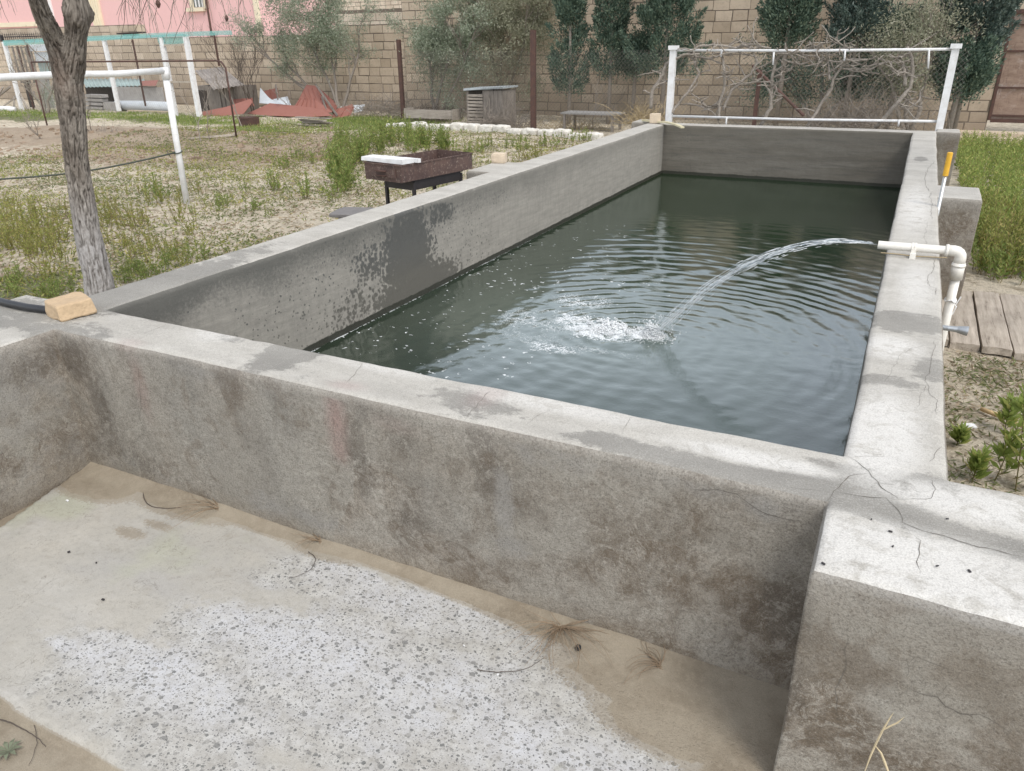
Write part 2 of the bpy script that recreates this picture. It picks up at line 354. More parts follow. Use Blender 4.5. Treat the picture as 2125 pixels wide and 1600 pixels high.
def casting(rects, ztop, zbot_fn, region_fn, names, step, attr_fn, parent, zrows):
    """one continuous casting over a union of rectangles; faces are dealt out to the named parts"""
    xs = set(); ys = set()
    for a, b, c, d in rects: xs |= {a, b}; ys |= {c, d}
    def kn(vals):
        o = []
        for v in vals: o += [v, v-RAD*.35, v+RAD*.35, v-RAD, v+RAD, v-RAD*2.2, v+RAD*2.2]
        return o
    gx = grid_lines(min(xs), max(xs), kn(xs), step[0]); gy = grid_lines(min(ys), max(ys), kn(ys), step[1])
    cx = (gx[:-1]+gx[1:])/2; cyy = (gy[:-1]+gy[1:])/2
    IN = np.zeros((len(cx), len(cyy)), bool)
    for a, b, c, d in rects: IN |= ((cx > a) & (cx < b))[:, None] & ((cyy > c) & (cyy < d))[None, :]
    P = np.pad(IN, 1)
    segs = []                                    # outline segments with outward normal
    for i in range(len(cx)):
        for j in range(len(cyy)):
            if not IN[i, j]: continue
            if not P[i, j+1]: segs.append((i, j, i, j+1, -1, 0))
            if not P[i+2, j+1]: segs.append((i+1, j+1, i+1, j, 1, 0))
            if not P[i+1, j]: segs.append((i+1, j, i, j, 0, -1))
            if not P[i+1, j+2]: segs.append((i, j+1, i+1, j+1, 0, 1))
    SA = np.array([[gx[a], gy[b], gx[c], gy[d]] for a, b, c, d, _, _ in segs])
    mnx, mxx = np.minimum(SA[:, 0], SA[:, 2]), np.maximum(SA[:, 0], SA[:, 2]); mny, mxy = np.minimum(SA[:, 1], SA[:, 3]), np.maximum(SA[:, 1], SA[:, 3])
    def dist(x, y):
        dx = np.maximum(np.maximum(mnx-x, x-mxx), 0); dy = np.maximum(np.maximum(mny-y, y-mxy), 0)
        return np.sqrt(dx*dx+dy*dy).min()
    V = []; idx = {}
    faces = {k: [] for k in names}
    def vt(i, j):
        k = (i, j)
        if k not in idx:
            x, y = gx[i], gy[j]; d = dist(x, y); q = max(0, RAD-d)
            idx[k] = len(V); V.append((x, y, ztop-(RAD-math.sqrt(max(RAD*RAD-q*q, 0)))))
        return idx[k]
    for i in range(len(cx)):
        for j in range(len(cyy)):
            if IN[i, j]: faces[region_fn(cx[i], cyy[j])].append((vt(i, j), vt(i+1, j), vt(i+1, j+1), vt(i, j+1)))
    side = {}
    def sv(i, j, r):
        if r == 0: return vt(i, j)
        k = (i, j, r)
        if k not in side:
            zb = zbot_fn(gx[i], gy[j]); zt = V[vt(i, j)][2]
            side[k] = len(V); V.append((gx[i], gy[j], zt+(zb-zt)*zrows[r]))
        return side[k]
    for a, b, c, d, nx, ny in segs:
        mx, my = (gx[a]+gx[c])/2-nx*.02, (gy[b]+gy[d])/2-ny*.02; rn = region_fn(mx, my)
        for r in range(len(zrows)-1):
            faces[rn].append((sv(c, d, r), sv(c, d, r+1), sv(a, b, r+1), sv(a, b, r)))
    V = np.array(V); att = attr_fn(V); V = wobble(V); out = []
    for k in names:
        F = np.array(faces[k]); u, inv = np.unique(F, return_inverse=True)
        me = np_mesh(k, V[u], inv.reshape(F.shape), {a: v[u] for a, v in att.items()})
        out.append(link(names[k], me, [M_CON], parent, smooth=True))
    return out

def blobs(V, lst, ax=(0, 1)):
    o = np.zeros(len(V)); a, b = V[:, ax[0]], V[:, ax[1]]
    for (x, y, rx, ry, s) in lst:
        o = np.maximum(o, s*np.exp(-(((a-x)/rx)**2+((b-y)/ry)**2)**1.5*.7))
    return o
T = .62                                                     # top of the tank walls
XLO, XLI, XRI, XRO, YNO, YNI, YFI, YFO = -3.146, -2.885, -.017, .228, 1.686, 1.939, 10.069, 10.32
def grey_top(us): return [(at_z(u, v, T).x, at_z(u, v, T).y, rx, ry, s) for u, v, rx, ry, s in us]
GREY = grey_top([(620, 725, .12, .2, 1), (470, 700, .08, .05, .7), (1000, 825, .28, .12, .55), (1300, 925, .16, .05, .9), (1480, 975, .22, .06, .95), (1660, 1010, .2, .09, 1),
    (1840, 1000, .22, .09, 1), (1850, 1065, .25, .07, 1), (1990, 1110, .2, .05, 1), (2110, 1150, .25, .045, 1), (1880, 665, .14, .15, 1), (1925, 770, .07, .14, .95),
    (1850, 790, .12, .06, .9), (230, 630, .2, .15, .8), (120, 690, .25, .12, .8), (330, 665, .15, .1, .35), (300, 600, .2, .5, .8), (500, 530, .1, .6, .45), (30, 660, .3, .2, .6),
    (1910, 330, .06, .2, .8), (1895, 470, .06, .5, .35), (1830, 860, .04, .05, .5), (1450, 940, .1, .03, .5)])
WHITE = grey_top([(1830, 900, .1, .3, 1), (1850, 720, .1, .12, .9), (1560, 950, .22, .04, .9), (450, 690, .12, .1, .6), (1900, 430, .1, .8, .8), (1900, 590, .08, .4, .7), (1850, 1150, .35, .12, .9),
    (2080, 1250, .4, .1, .9), (2080, 1060, .3, .08, .9), (800, 760, .25, .06, .6), (1150, 840, .3, .06, .7), (740, 480, .1, .5, .35), (1000, 400, .1, 1, .5), (1280, 300, .1, 2, .6)])
DRIP = [(at_y(u, v, YNO).x, at_y(u, v, YNO).z, rx, rz, s) for u, v, rx, rz, s in
    [(475, 800, .07, .16, 1), (520, 900, .09, .12, .9), (560, 990, .06, .08, .8), (735, 920, .05, .12, .9), (760, 1000, .05, .1, .7), (1000, 920, .06, .14, .8), (1010, 990, .06, .1, .8),
     (150, 740, .1, .1, .9), (210, 850, .05, .14, .8), (1660, 1120, .07, .16, 1), (1640, 1250, .075, .14, 1), (890, 1090, .14, .07, .7), (1250, 930, .15, .05, .5), (860, 930, .1, .07, .6), (1090, 1050, .09, .1, .6), (1000, 1120, .12, .05, .5), (1500, 1330, .12, .06, .5), (740, 850, .1, .04, .6)]]
COOL = [(at_y(u, v, YNO).x, at_y(u, v, YNO).z, rx, rz, s) for u, v, rx, rz, s in
    [(1045, 1040, .035, .12, .9), (1060, 1130, .08, .05, .7), (560, 1050, .12, .06, .7), (660, 1080, .12, .05, .7), (400, 760, .12, .06, .6), (330, 1000, .1, .08, .4), (1400, 980, .2, .06, .5), (600, 720, .1, .03, .5), (520, 780, .05, .05, .5), (900, 860, .05, .04, .5), (1150, 950, .15, .06, .5), (1580, 1060, .05, .04, .8)]]
PINK = [(at_y(u, v, YNO).x, at_y(u, v, YNO).z, rx, rz, s) for u, v, rx, rz, s in [(697, 860, .035, .12, 1), (705, 930, .03, .05, .8), (290, 800, .03, .12, .5), (268, 720, .05, .02, .7), (820, 880, .08, .02, .3)]]
PINKT = grey_top([(720, 800, .06, .03, .8), (1010, 820, .05, .08, .6), (270, 710, .06, .03, .6)])
def shell_attr(V):
    x, y, z = V.T
    d = {}
    ontop = z > T-.03; front = (y < YNO+.01)
    grey = np.where(z > T-.04, blobs(V, GREY), 0)+np.where(z > T-.04, .10, 0)
    grey = np.where(ontop, grey+.22*np.clip((-x-1.5)/1.5, 0, 1)*(y < 3), grey)-np.where(ontop, .5*blobs(V, WHITE), 0)
    drip = np.where(front, blobs(V, DRIP, (0, 2)), 0)
    # the big wet splash on the inner face of the long left wall, in (y, z)
    wy = [(4.15, .30, .34, .40, 1.0), (4.25, .08, .62, .16, 1.0), (3.75, .36, .25, .18, .7), (3.55, .14, .36, .16, .62), (3.2, .25, .55, .35, .36), (4.55, .52, .26, .10, .75), (4.95, .18, .5, .3, .42), (5.2, .5, .6, .1, .4), (3.5, .5, .6, .1, .36)]
    wet = np.where(np.abs(x-XLI) < .03, blobs(V, wy, (1, 2)), 0)
    cw = [(at_y(1590, 320, YFI).x-2.7, .3, .12, .4, .5)]
    wet = np.maximum(wet, np.where(np.abs(y-YFI) < .03, blobs(V, [(-2.60, .35, .12, .6, .30)], (0, 2)), 0))
    d['m1'] = np.stack([grey, drip, wet], 1)
    pink = np.where(front, blobs(V, PINK, (0, 2)), 0); pink = np.where(ontop, blobs(V, PINKT), pink)
    pale = np.where(front, blobs(V, COOL, (0, 2)), 0); pale = np.where((x < XLI+.05) & (y < YNO-.01), .42+.25*pnoise(x, y, z, 5, 3), pale); pale = np.where(ontop, blobs(V, WHITE), pale)
    inner = ((x > XLI-.01) & (x < XRI+.01) & (y > YNI-.01) & (y < YFI+.01)).astype(float)
    d['m2'] = np.stack([pink, pale, inner], 1); return d

# ------------------------------------------------------------------ the tank and the wash basin in front of it
tank = empty('water_tank', (-1.4, 6, 0), label='long open concrete water tank with worn pale rims, filled with dark green water', cat='water tank')
R_ = [(XLO, XLI, YNI, YFI), (XRI, XRO, YNI, YFI), (-3.42, XRO, YNO+.0, YNI), (XLO-.0, XRO, YFI, YFO),
      (XRO, .49, 5.96, 6.46), (XRO, .47, YFO-.06, 10.62), (-3.39, XLO, YFO-.06, 10.62), (-3.36, XLO, 5.78, 6.36), (-.034, 2.6, 1.40, YNO), (XRO, 2.6, YNO, 1.925),
      (-3.24, -2.872, -.6, YNO)]
def region(x, y):
    if y < YNO and x > -1: return 'br'
    if y < YNO: return 'bl'
    if x > XRO and y < 2.2: return 'br'
    if y < YNI: return 'near'
    if x > XRO: return 'p1' if y < 8 else 'p2'
    if x < XLO: return 'p4' if y < 8 else 'p3'
    if y > YFI: return 'far'
    return 'left' if x < -1 else 'right'
def zbot(x, y): return -.35
def stp_x(v): return .022 if v < .6 else .06
def stp_y(v): return .022 if v < 2 else (.03 if v < 5.6 else .05)
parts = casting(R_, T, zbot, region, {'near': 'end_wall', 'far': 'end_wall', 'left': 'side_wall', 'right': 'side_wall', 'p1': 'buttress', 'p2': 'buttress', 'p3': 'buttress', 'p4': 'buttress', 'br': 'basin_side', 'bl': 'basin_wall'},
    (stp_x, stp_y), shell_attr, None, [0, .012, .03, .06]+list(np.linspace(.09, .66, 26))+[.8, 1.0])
parts = parts
for o in parts:
    nm = o.name.split('.')[0]
    if nm not in ('basin_side', 'basin_wall'):
        o.parent = tank; o.matrix_parent_inverse = wmat(tank).inverted()
basin = empty('wash_basin', (-1.4, 1.0, 0), label='shallow concrete basin with sandy exposed-pebble floor in front of the tank', cat='basin')
for o in parts:
    if o.name.split('.')[0] in ('basin_side', 'basin_wall'):
        o.name = 'basin_wall'; o.parent = basin; o.matrix_parent_inverse = wmat(basin).inverted()

# cracks: thin dark ribbons that follow the worn surface
def ribbon(mb, pts, wd, plane, off=.0012, jag=.006, sub=8, seed=1, ends=True):
    r = random.Random(seed); P = []
    for a, b in zip(pts[:-1], pts[1:]):
        m_ = max(2, int((Vector(b)-Vector(a)).length/.012))
        for i in range(m_): P.append(Vector(a).lerp(Vector(b), i/m_))
    P.append(Vector(pts[-1])); L = len(P)
    nrm = {'z': Vector((0, 0, 1)), 'y': Vector((0, -1, 0)), 'x': Vector((1, 0, 0))}[plane]
    arr = np.array([tuple(p) for p in P]); w_ = wobble(arr); vs = []
    for i in range(L):
        t = (P[min(i+1, L-1)]-P[max(i-1, 0)]).normalized(); s_ = nrm.cross(t).normalized()
        j = s_*(mn.noise(Vector((i*.45, seed*7.7, 0)))*jag+mn.noise(Vector((i*.13, seed*3.3, 5)))*jag*1.6)
        ww = wd*.8*(.35+.9*abs(mn.noise(Vector((i*.3, seed, 3)))))*(min(1, min(i, L-1-i)/4+.15) if ends else 1)
        c = Vector(w_[i])+j+nrm*off
        vs += [c+s_*ww, c-s_*ww]
    mb.add(vs, [(2*i, 2*i+1, 2*i+3, 2*i+2) for i in range(L-1)])
tz = lambda *l: [tuple(at_z(u, v, T)) for u, v in l]
ty = lambda *l, y=YNO: [tuple(at_y(u, v, y)) for u, v in l]
def crack(pts, wd, plane, name='crack', mat=None, par=None, **k):
    ck = MB(); ribbon(ck, pts, wd, plane, **k); ck.build(name, mat or M_CRACK, par or tank)
for i, (l, wd) in enumerate([(((1757, 948), (1805, 985), (1840, 1020), (1862, 1037)), .0022), (((1805, 985), (1765, 992), (1735, 1022), (1718, 1045)), .0018), (((1735, 1022), (1790, 1032), (1838, 1036), (1862, 1060), (1872, 1085), (1920, 1103), (2000, 1125), (2125, 1155)), .0016),
     (((1862, 1037), (1880, 1036), (1930, 1035), (1938, 1015), (1937, 1000), (1930, 996)), .0015), (((1720, 1022), (1640, 1012), (1600, 1000)), .001), (((1898, 1110), (1912, 1122), (1905, 1140), (1902, 1165), (1918, 1192)), .0016),
     (((1760, 955), (1800, 950), (1850, 950)), .001), (((1951, 925), (1946, 935), (1935, 950), (1928, 962)), .0014), (((1941, 708), (1936, 735), (1922, 790), (1926, 812), (1945, 830), (1942, 860)), .0014), (((1850, 812), (1900, 810), (1925, 808)), .0012),
     (((1838, 792), (1870, 735), (1895, 722), (1930, 716)), .0008), (((300, 690), (360, 668)), .0012), (((720, 795), (740, 770), (752, 753)), .0016), (((720, 800), (705, 795), (660, 785)), .001), (((965, 870), (990, 845), (1015, 810)), .0014), (((1095, 880), (1120, 862), (1143, 848)), .0012),
     (((1290, 905), (1300, 880), (1312, 865)), .001), (((1935, 398), (1930, 410), (1936, 425), (1932, 440), (1936, 455)), .002), (((1921, 385), (1930, 398)), .003), (((1940, 335), (1925, 350), (1918, 370), (1921, 385)), .0025), (((1937, 537), (1940, 560), (1925, 575), (1926, 595), (1940, 600), (1937, 615)), .002), (((1925, 460), (1920, 490), (1925, 520)), .001),
     (((960, 860), (900, 858), (800, 845)), .0008), (((1880, 790), (1920, 800), (1900, 850)), .0008), ((( 2040, 1120), (1980, 1108), (1940, 1103)), .0008)]):
    crack(tz(*l), wd, 'z', seed=i+1)
for i, (l, wd) in enumerate([(((285, 760), (290, 830), (292, 870), (302, 900), (318, 930), (325, 950)), .0015), (((302, 895), (285, 910), (275, 920)), .001), (((695, 850), (692, 890), (700, 925)), .0012), (((760, 860), (765, 900), (762, 950)), .0012), (((962, 880), (963, 905)), .0018), (((860, 1100), (880, 1095), (910, 1105)), .0012),
     (((1430, 1012), (1480, 1018), (1530, 1025), (1570, 1055), (1620, 1075), (1660, 1085)), .0018), (((1660, 1085), (1690, 1095), (1700, 1100)), .0012), (((700, 960), (730, 1000), (780, 1010)), .001), (((1040, 960), (1060, 990), (1050, 1020)), .001)]):
    crack(ty(*l), wd, 'y', seed=i+60)
for i, (l, wd) in enumerate([(((1760, 1325), (1753, 1350), (1758, 1370), (1750, 1400), (1735, 1430), (1737, 1460), (1742, 1490)), .0016), (((1860, 1360), (1885, 1375), (1900, 1365), (1930, 1375), (1990, 1390)), .0012), (((1875, 1425), (1910, 1435), (1945, 1440), (1965, 1460), (1990, 1475), (2030, 1480), (2065, 1500), (2090, 1520)), .002), (((1883, 1365), (1880, 1395), (1870, 1405)), .0012), (((1945, 1440), (1960, 1420), (1975, 1410)), .001)]):
    crack(ty(*l, y=1.40), wd, 'y', par=basin, seed=i+90)
for i, (l, wd) in enumerate([(((400, 850), (440, 870), (470, 885)), .0015), (((470, 870), (500, 895), (520, 930), (560, 950)), .0015), (((480, 900), (500, 960), (530, 985)), .001), (((1500, 1010), (1560, 1020)), .001), (((1120, 1170), (1170, 1180), (1200, 1200), (1240, 1215)), .0012), (((1240, 1230), (1280, 1250), (1310, 1275)), .0012),
     (((1470, 1200), (1450, 1215), (1442, 1225), (1445, 1240)), .001), (((1610, 1190), (1640, 1205), (1665, 1195), (1690, 1180)), .0012), (((1570, 1340), (1610, 1345), (1630, 1350)), .0014), (((1480, 1280), (1540, 1300), (1600, 1335)), .0012), (((860, 1115), (920, 1120), (980, 1135), (1020, 1120), (1050, 1080)), .0012), (((600, 940), (640, 960), (700, 985)), .0008),
     (((1000, 1040), (1040, 1045), (1060, 1070), (1065, 1100), (1050, 1125)), .0014)]):
    crack(ty(*l), wd, 'y', 'mineral_vein', M_CRACK2, seed=i+120, jag=.008)

# ------------------------------------------------------------------ basin floor
def mat_floor():
    n = NT('basin floor concrete'); A = n.rgb(n.attr('m1').outputs[0])     # pebble zone, sand, lime
    x, y, z = n.xyz()
    d1 = n.noise(3, 6, .65); d2 = n.noise(11, 6, .7); grain = n.noise(260, 3, .7)
    sm = n.mix(n.mr(d1, .35, .65), (.445, .422, .375), (.375, .362, .33))
    sm = n.mix(n.mr(n.noise(2.2, 4, .6, n.vec(1, 3, 1, rot=(0, 0, .6))), .5, .7, 0, .55), sm, (.385, .375, .36))
    sm = n.mix(n.mr(n.noise(3.1, 3, .5), .56, .68, 0, .5), sm, (.40, .41, .30))
    sm = n.mix(n.mr(d2, .55, .75, 0, .5), sm, (.29, .26, .21)); sm = n.mix(n.mr(n.noise(48, 6, .78), .52, .72, 0, .5), sm, (.24, .225, .195)); sm = n.mix(n.mr(n.noise(1.7, 8, .75, n.vec(1, 2.2, 1, rot=(0, 0, .5))), .5, .62, 0, .45), sm, (.50, .485, .45))
    smc = n.mr(n.m('ABSOLUTE', n.m('SUBTRACT', n.noise(3.5, 5, .6, n.warp(.3, 4)), .5)), 0, .004, .5, 0); sm = n.mix(smc, sm, (.19, .175, .15))
    # pebbles
    wv = n.warp(.012, 55, detail=2)
    stv = n.vec(1.2, 1.5, .05, src=wv)
    c1 = n.vor(62, stv); r1 = n.rgb(n.vor(62, stv, out=1))
    c2 = n.vor(130, stv); r2 = n.rgb(n.vor(130, stv, out=1))
    c3 = n.vor(30, stv); r3 = n.rgb(n.vor(30, stv, out=1))
    s1 = n.m('MULTIPLY', n.mr(c1, n.mr(r1[0], 0, 1, .10, .40), n.mr(r1[0], 0, 1, .14, .46), 1, 0), n.m('GREATER_THAN', r1[1], .36))
    s2 = n.m('MULTIPLY', n.mr(c2, n.mr(r2[0], 0, 1, .10, .40), n.mr(r2[0], 0, 1, .16, .48), 1, 0), n.m('GREATER_THAN', r2[1], .22))
    s3 = n.m('MULTIPLY', n.mr(c3, n.mr(r3[0], 0, 1, .14, .36), n.mr(r3[0], 0, 1, .17, .40), 1, 0), n.m('GREATER_THAN', r3[1], .66))
    tone1 = n.mix(r1[2], (.13, .135, .13), (.32, .31, .29)); tone2 = n.mix(r2[2], (.11, .11, .11), (.36, .35, .33)); tone3 = n.mix(r3[2], (.16, .16, .155), (.34, .33, .31))
    lm = n.mr(n.m('ADD', n.m('MULTIPLY', A[2], .8), n.m('MULTIPLY', n.m('SUBTRACT', n.noise(7, 9, .75), .5), 1.9)), .05, 1.05)
    base = n.mix(n.mr(n.noise(16, 6, .75), .38, .62), (.36, .345, .315), (.50, .49, .46))
    base = n.mix(n.m('MULTIPLY', lm, n.mr(n.noise(30, 6, .75), .30, .55, .25, .9)), base, (.57, .58, .61))
    ag = n.mix(n.m('MULTIPLY', s2, .8), base, tone2); ag = n.mix(n.m('MULTIPLY', s1, .85), ag, tone1); ag = n.mix(n.m('MULTIPLY', s3, .75), ag, tone3)
    am = n.mr(n.m('ADD', A[0], n.m('MULTIPLY', n.m('SUBTRACT', n.noise(9, 8, .75), .5), 1.25)), .30, .66, smooth=True)
    col = n.mix(am, sm, ag)
    # sand
    sd_ = n.mix(n.noise(330, 2, .7), (.235, .20, .15), (.37, .325, .255))
    sd_ = n.mix(n.mr(n.noise(5, 7, .7), .42, .68, 0, .6), sd_, (.16, .125, .085)); sd_ = n.mix(n.mr(n.noise(38, 5, .75), .5, .7, 0, .5), sd_, (.36, .31, .24))
    sdm = n.mr(n.m('ADD', A[1], n.m('MULTIPLY', n.m('SUBTRACT', n.noise(14, 7, .7), .5), .45)), .42, .55, smooth=True)
    sdm = n.m('MAXIMUM', sdm, n.mr(n.m('ADD', A[1], n.m('MULTIPLY', n.noise(120, 3, .7), .5)), .50, .62, 0, .7))
    col = n.mix(sdm, col, sd_)
    col = n.mix(n.mr(grain, .5, .8, 0, .35), col, (.13, .12, .10))
    st = n.m('MULTIPLY', n.m('MAXIMUM', s1, n.m('MULTIPLY', s2, .6)), am)
    h = n.m('ADD', n.m('MULTIPLY', n.noise(45, 5, .7), .6), n.m('MULTIPLY', st, .5)); h = n.m('ADD', h, n.m('MULTIPLY', grain, .4))
    return n.done(n.bsdf(col, .92, n.bump(h, .7, .004), Specular_IOR_Level=.25))
M_FLOOR = mat_floor()
gx = np.arange(-2.95, .06, .0125); gy = np.arange(.2, 1.76, .0125)
X, Y = np.meshgrid(gx, gy, indexing='ij'); Xf, Yf = X.ravel(), Y.ravel()
edge_y = .725+.012*pnoise(Xf, 0*Xf, 0, 5, 3)+.03*np.clip(-1.9-Xf, 0, 1)        # broken front edge of the slab
edge_x = -2.80-.25*np.clip(Yf-1.25, 0, .4)+.01*pnoise(Yf, 0*Yf, 3, 6, 3)
dd = np.minimum(Yf-edge_y, (Xf-edge_x))
slab = np.clip(dd/.012, 0, 1); slab = slab*slab*(3-2*slab)
wallsand = np.clip(1-(YNO-Yf)/(.075+.035*pnoise(Xf, 0*Xf, 1, 2.2, 2)+.10*np.clip((Xf+1.0)/.7, 0, 1)), 0, 1)
V3 = np.stack([Xf, Yf, 0*Xf], 1)
sandblob = blobs(V3, [(-.2, 1.56, .42, .13, 1), (-.25, 1.45, .25, .10, .8), (-.05, 1.45, .2, .22, .8), (-2.72, 1.62, .22, .12, .9), (-2.3, 1.66, .3, .10, .7), (-2.25, 1.50, .10, .03, .40), (-2.30, 1.42, .09, .04, .42), (-1.6, 1.66, .2, .06, .6)])
sandm = np.maximum(np.clip(wallsand*1.6, 0, 1)*.9, sandblob); sandm = np.maximum(sandm, (1-slab))
Zf = -.028*(1-slab)+.004*pnoise(Xf, Yf, 0, 3, 2)+.0012*pnoise(Xf, Yf, 2, 22, 2)+.020*np.clip(wallsand, 0, 1)**2+.006*np.clip(sandblob, 0, 1)
def fb(l): return [(at_z(u, v, 0).x, at_z(u, v, 0).y, rx, ry, s) for u, v, rx, ry, s in l]
pz = blobs(V3, fb([(600, 1400, .5, .22, 1), (900, 1330, .45, .2, 1), (300, 1400, .35, .12, .95), (1200, 1500, .5, .17, 1), (700, 1210, .3, .10, .9), (560, 1200, .1, .05, .9), (1450, 1590, .35, .12, .9), (1350, 1520, .3, .12, .8), (200, 1450, .3, .12, .6), (900, 1580, .8, .15, 1), (400, 1560, .4, .1, .8), (160, 1350, .2, .04, .7), (1050, 1330, .2, .12, .9)]))
lz = blobs(V3, fb([(330, 1400, .34, .10, .9), (620, 1330, .42, .14, .9), (820, 1230, .35, .10, .75), (1150, 1560, .4, .10, .75), (900, 1450, .4, .12, .8), (700, 1500, .2, .05, .5), (120, 1330, .14, .03, .8), (1000, 1390, .2, .05, .5)]))
me = np_mesh('floor_slab', np.stack([Xf, Yf, Zf], 1), np.stack([(i*len(gy)+np.arange(len(gy)-1))[:, None]+np.array([0, len(gy), len(gy)+1, 1])[None] for i in range(len(gx)-1)]).reshape(-1, 4),
             {'m1': np.stack([pz, sandm, lz], 1)})
fl = link('floor_slab', me, M_FLOOR, basin, smooth=True)

# ------------------------------------------------------------------ water
IMP = at_z(1352, 700, .005); WZ = .005
def mat_water():
    n = NT('tank water'); F = n.rgb(n.attr('foam').outputs[0])
    x, y, z = n.xyz()
    sw = n.noise(70, 3, .6, n.vec(1, 1, .2)); 
    nr = n.bump(sw, .12, .004)
    body = n.mix(n.noise(1.3, 3, .5), (.011, .022, .009), (.017, .030, .013))
    body = n.mix(n.m('MULTIPLY', F[1], .5), body, (.10, .13, .10))
    dif = n.N('ShaderNodeBsdfDiffuse'); n.set(dif.inputs[0], body)
    gl = n.N('ShaderNodeBsdfGlossy'); gl.inputs['Roughness'].default_value = .02; n.set(gl.inputs['Normal'], nr); n.set(gl.inputs[0], (.91, .975, .985))
    fr = n.N('ShaderNodeFresnel'); fr.inputs['IOR'].default_value = 1.72; n.set(fr.inputs['Normal'], nr)
    mx = n.N('ShaderNodeMixShader'); n.set(mx.inputs[0], n.m('MINIMUM', n.m('MULTIPLY', fr.outputs[0], 1.9), .37)); n.set(mx.inputs[1], dif.outputs[0]); n.set(mx.inputs[2], gl.outputs[0])
    # foam: lacy threads of bubbles
    fn = n.noise(17, 7, .72, n.warp(.10, 9, detail=3)); th = n.m('ABSOLUTE', n.m('SUBTRACT', fn, .5))
    lace = n.mr(n.m('SUBTRACT', th, n.m('MULTIPLY', n.m('SUBTRACT', F[0], .26), .10)), 0, .010, 1, 0)
    bub = n.mr(n.vor(150, n.pos), .15, .55, .25, 1)
    core = n.mr(n.m('ADD', F[0], n.m('MULTIPLY', n.m('SUBTRACT', fn, .5), 2.6)), .72, 1.0)
    fm = n.m('MAXIMUM', n.m('MULTIPLY', n.m('MULTIPLY', lace, n.mr(n.noise(5, 3, .5), .36, .50)), n.mr(F[0], .06, .24)), core)
    fm = n.m('MULTIPLY', fm, n.mr(n.noise(230, 3, .7), .3, .55, .35, 1))
    fleck = n.m('MULTIPLY', n.mr(n.vor(13, n.vec(1, 1.7, 1, src=n.warp(.09, 16))), n.mr(n.noise(3, 2, .5), .4, .6, .05, .16), n.mr(n.noise(3, 2, .5), .4, .6, .09, .24), 1, 0), n.m('GREATER_THAN', n.m('ADD', n.noise(5, 3, .5), n.m('MULTIPLY', F[2], .5)), .68))
    fleck = n.m('MULTIPLY', fleck, n.mr(n.noise(60, 3, .7), .42, .55, 0, .85)); fleck = n.m('MULTIPLY', fleck, n.mr(F[2], .05, .3))
    fm = n.m('MAXIMUM', fm, fleck, clamp=True)
    fd = n.bsdf((.80, .83, .85), .6)
    m2 = n.N('ShaderNodeMixShader'); n.set(m2.inputs[0], fm); n.set(m2.inputs[1], mx.outputs[0]); n.set(m2.inputs[2], fd)
    return n.done(m2.outputs[0])
gx = np.linspace(XLI-.03, XRI+.03, 270); gy = np.linspace(YNI-.03, YFI+.03, 760)
X, Y = np.meshgrid(gx, gy, indexing='ij'); Xf, Yf = X.ravel(), Y.ravel()
def wave(x, y):
    h = np.zeros_like(x); ix, iy = IMP.x-.12, IMP.y-.05
    r = np.hypot(x-ix, y-iy); th = np.arctan2(y-iy, x-ix)
    wr = r+.085*pnoise(x, y, 0, 1.4, 2)+.036*pnoise(x, y, 4, 4, 2)
    env = np.exp(-r*.20)*np.clip(r/.3, 0, 1)*(.55+.45*pnoise(x, y, 2, 1.1, 1))
    near = np.clip((y-iy)/1.0, 0, 1)                    # the jet pushes its waves down the tank
    brk = np.clip(.55+.9*pnoise(x, y*1.7, 6, 1.6, 3), .08, 1.3)
    rb = np.hypot(x-ix-.25, y-iy+.1)+.07*pnoise(x, y, 21, 1.1, 3)
    rc = np.hypot(x-ix+.3, y-iy-.15)+.07*pnoise(x, y, 31, 1.3, 3)
    h += .0044*env*brk*(.22+.85*near)*np.sin(2*np.pi*wr/.185)*np.exp(-((r-3.0)/3.2)**2)+.0019*env*(1.25-brk)*(.2+near)*np.sin(2*np.pi*rb/.115)+.0008*env*(.2+near)*np.clip(.5+pnoise(x, y, 41, 2.2, 2), 0, 1)*np.sin(2*np.pi*rc/.078)
    h += .0016*env*np.sin(2*np.pi*wr/.105+1.3*np.cos(3*th))*np.exp(-r/2.0)
    # mirror source: rings thrown back by the right wall
    r2 = np.hypot(x-(2*XRI-ix), y-iy)+.03*pnoise(x, y, 7, 1.7, 2)
    h += .0020*np.clip((XRI-x-.1)/.9, .0, 1)*np.clip(.5+pnoise(x, y, 11, 1.3, 2), 0, 1.3)*(.25+.75*near)*np.exp(-r2*.16)*np.sin(2*np.pi*r2/.23+.8)
    r3 = np.hypot(x-(2*XLI-ix), y-iy)+.04*pnoise(x, y, 9, 1.5, 2)
    h += .0012*np.exp(-r3*.2)*np.sin(2*np.pi*r3/.17)
    calm = np.clip((8.2-y)/2.5, .15, 1)
    chop = .0016*pnoise(x, y*1.0, 0, 16, 3)*np.exp(-np.hypot(x-(ix-.5), (y-iy))/.9)
    h += .0032*pnoise(x, y, 3, 3.2, 3)*np.exp(-r/4.5)+.0009*pnoise(x*.8, y*1.6, 51, 9, 2)+chop*1.6
    h = h*calm
    ri = np.hypot(x-IMP.x, y-IMP.y); h += -.018*np.exp(-(ri/.045)**2)+.012*np.exp(-((ri-.09)/.03)**2)*(1+.5*pnoise(x, y, 0, 25, 2))
    bo = np.exp(-(((x-IMP.x+.22)/.22)**2+((y-IMP.y+.04)/.15)**2)); h += .016*bo*(pnoise(x, y, 1, 11, 3)+.7)
    return h
Zf = WZ+wave(Xf, Yf)
V3 = np.stack([Xf, Yf, Zf], 1)
wb = lambda l: [(at_z(u, v, WZ).x, at_z(u, v, WZ).y, rx, ry, s) for u, v, rx, ry, s in l]
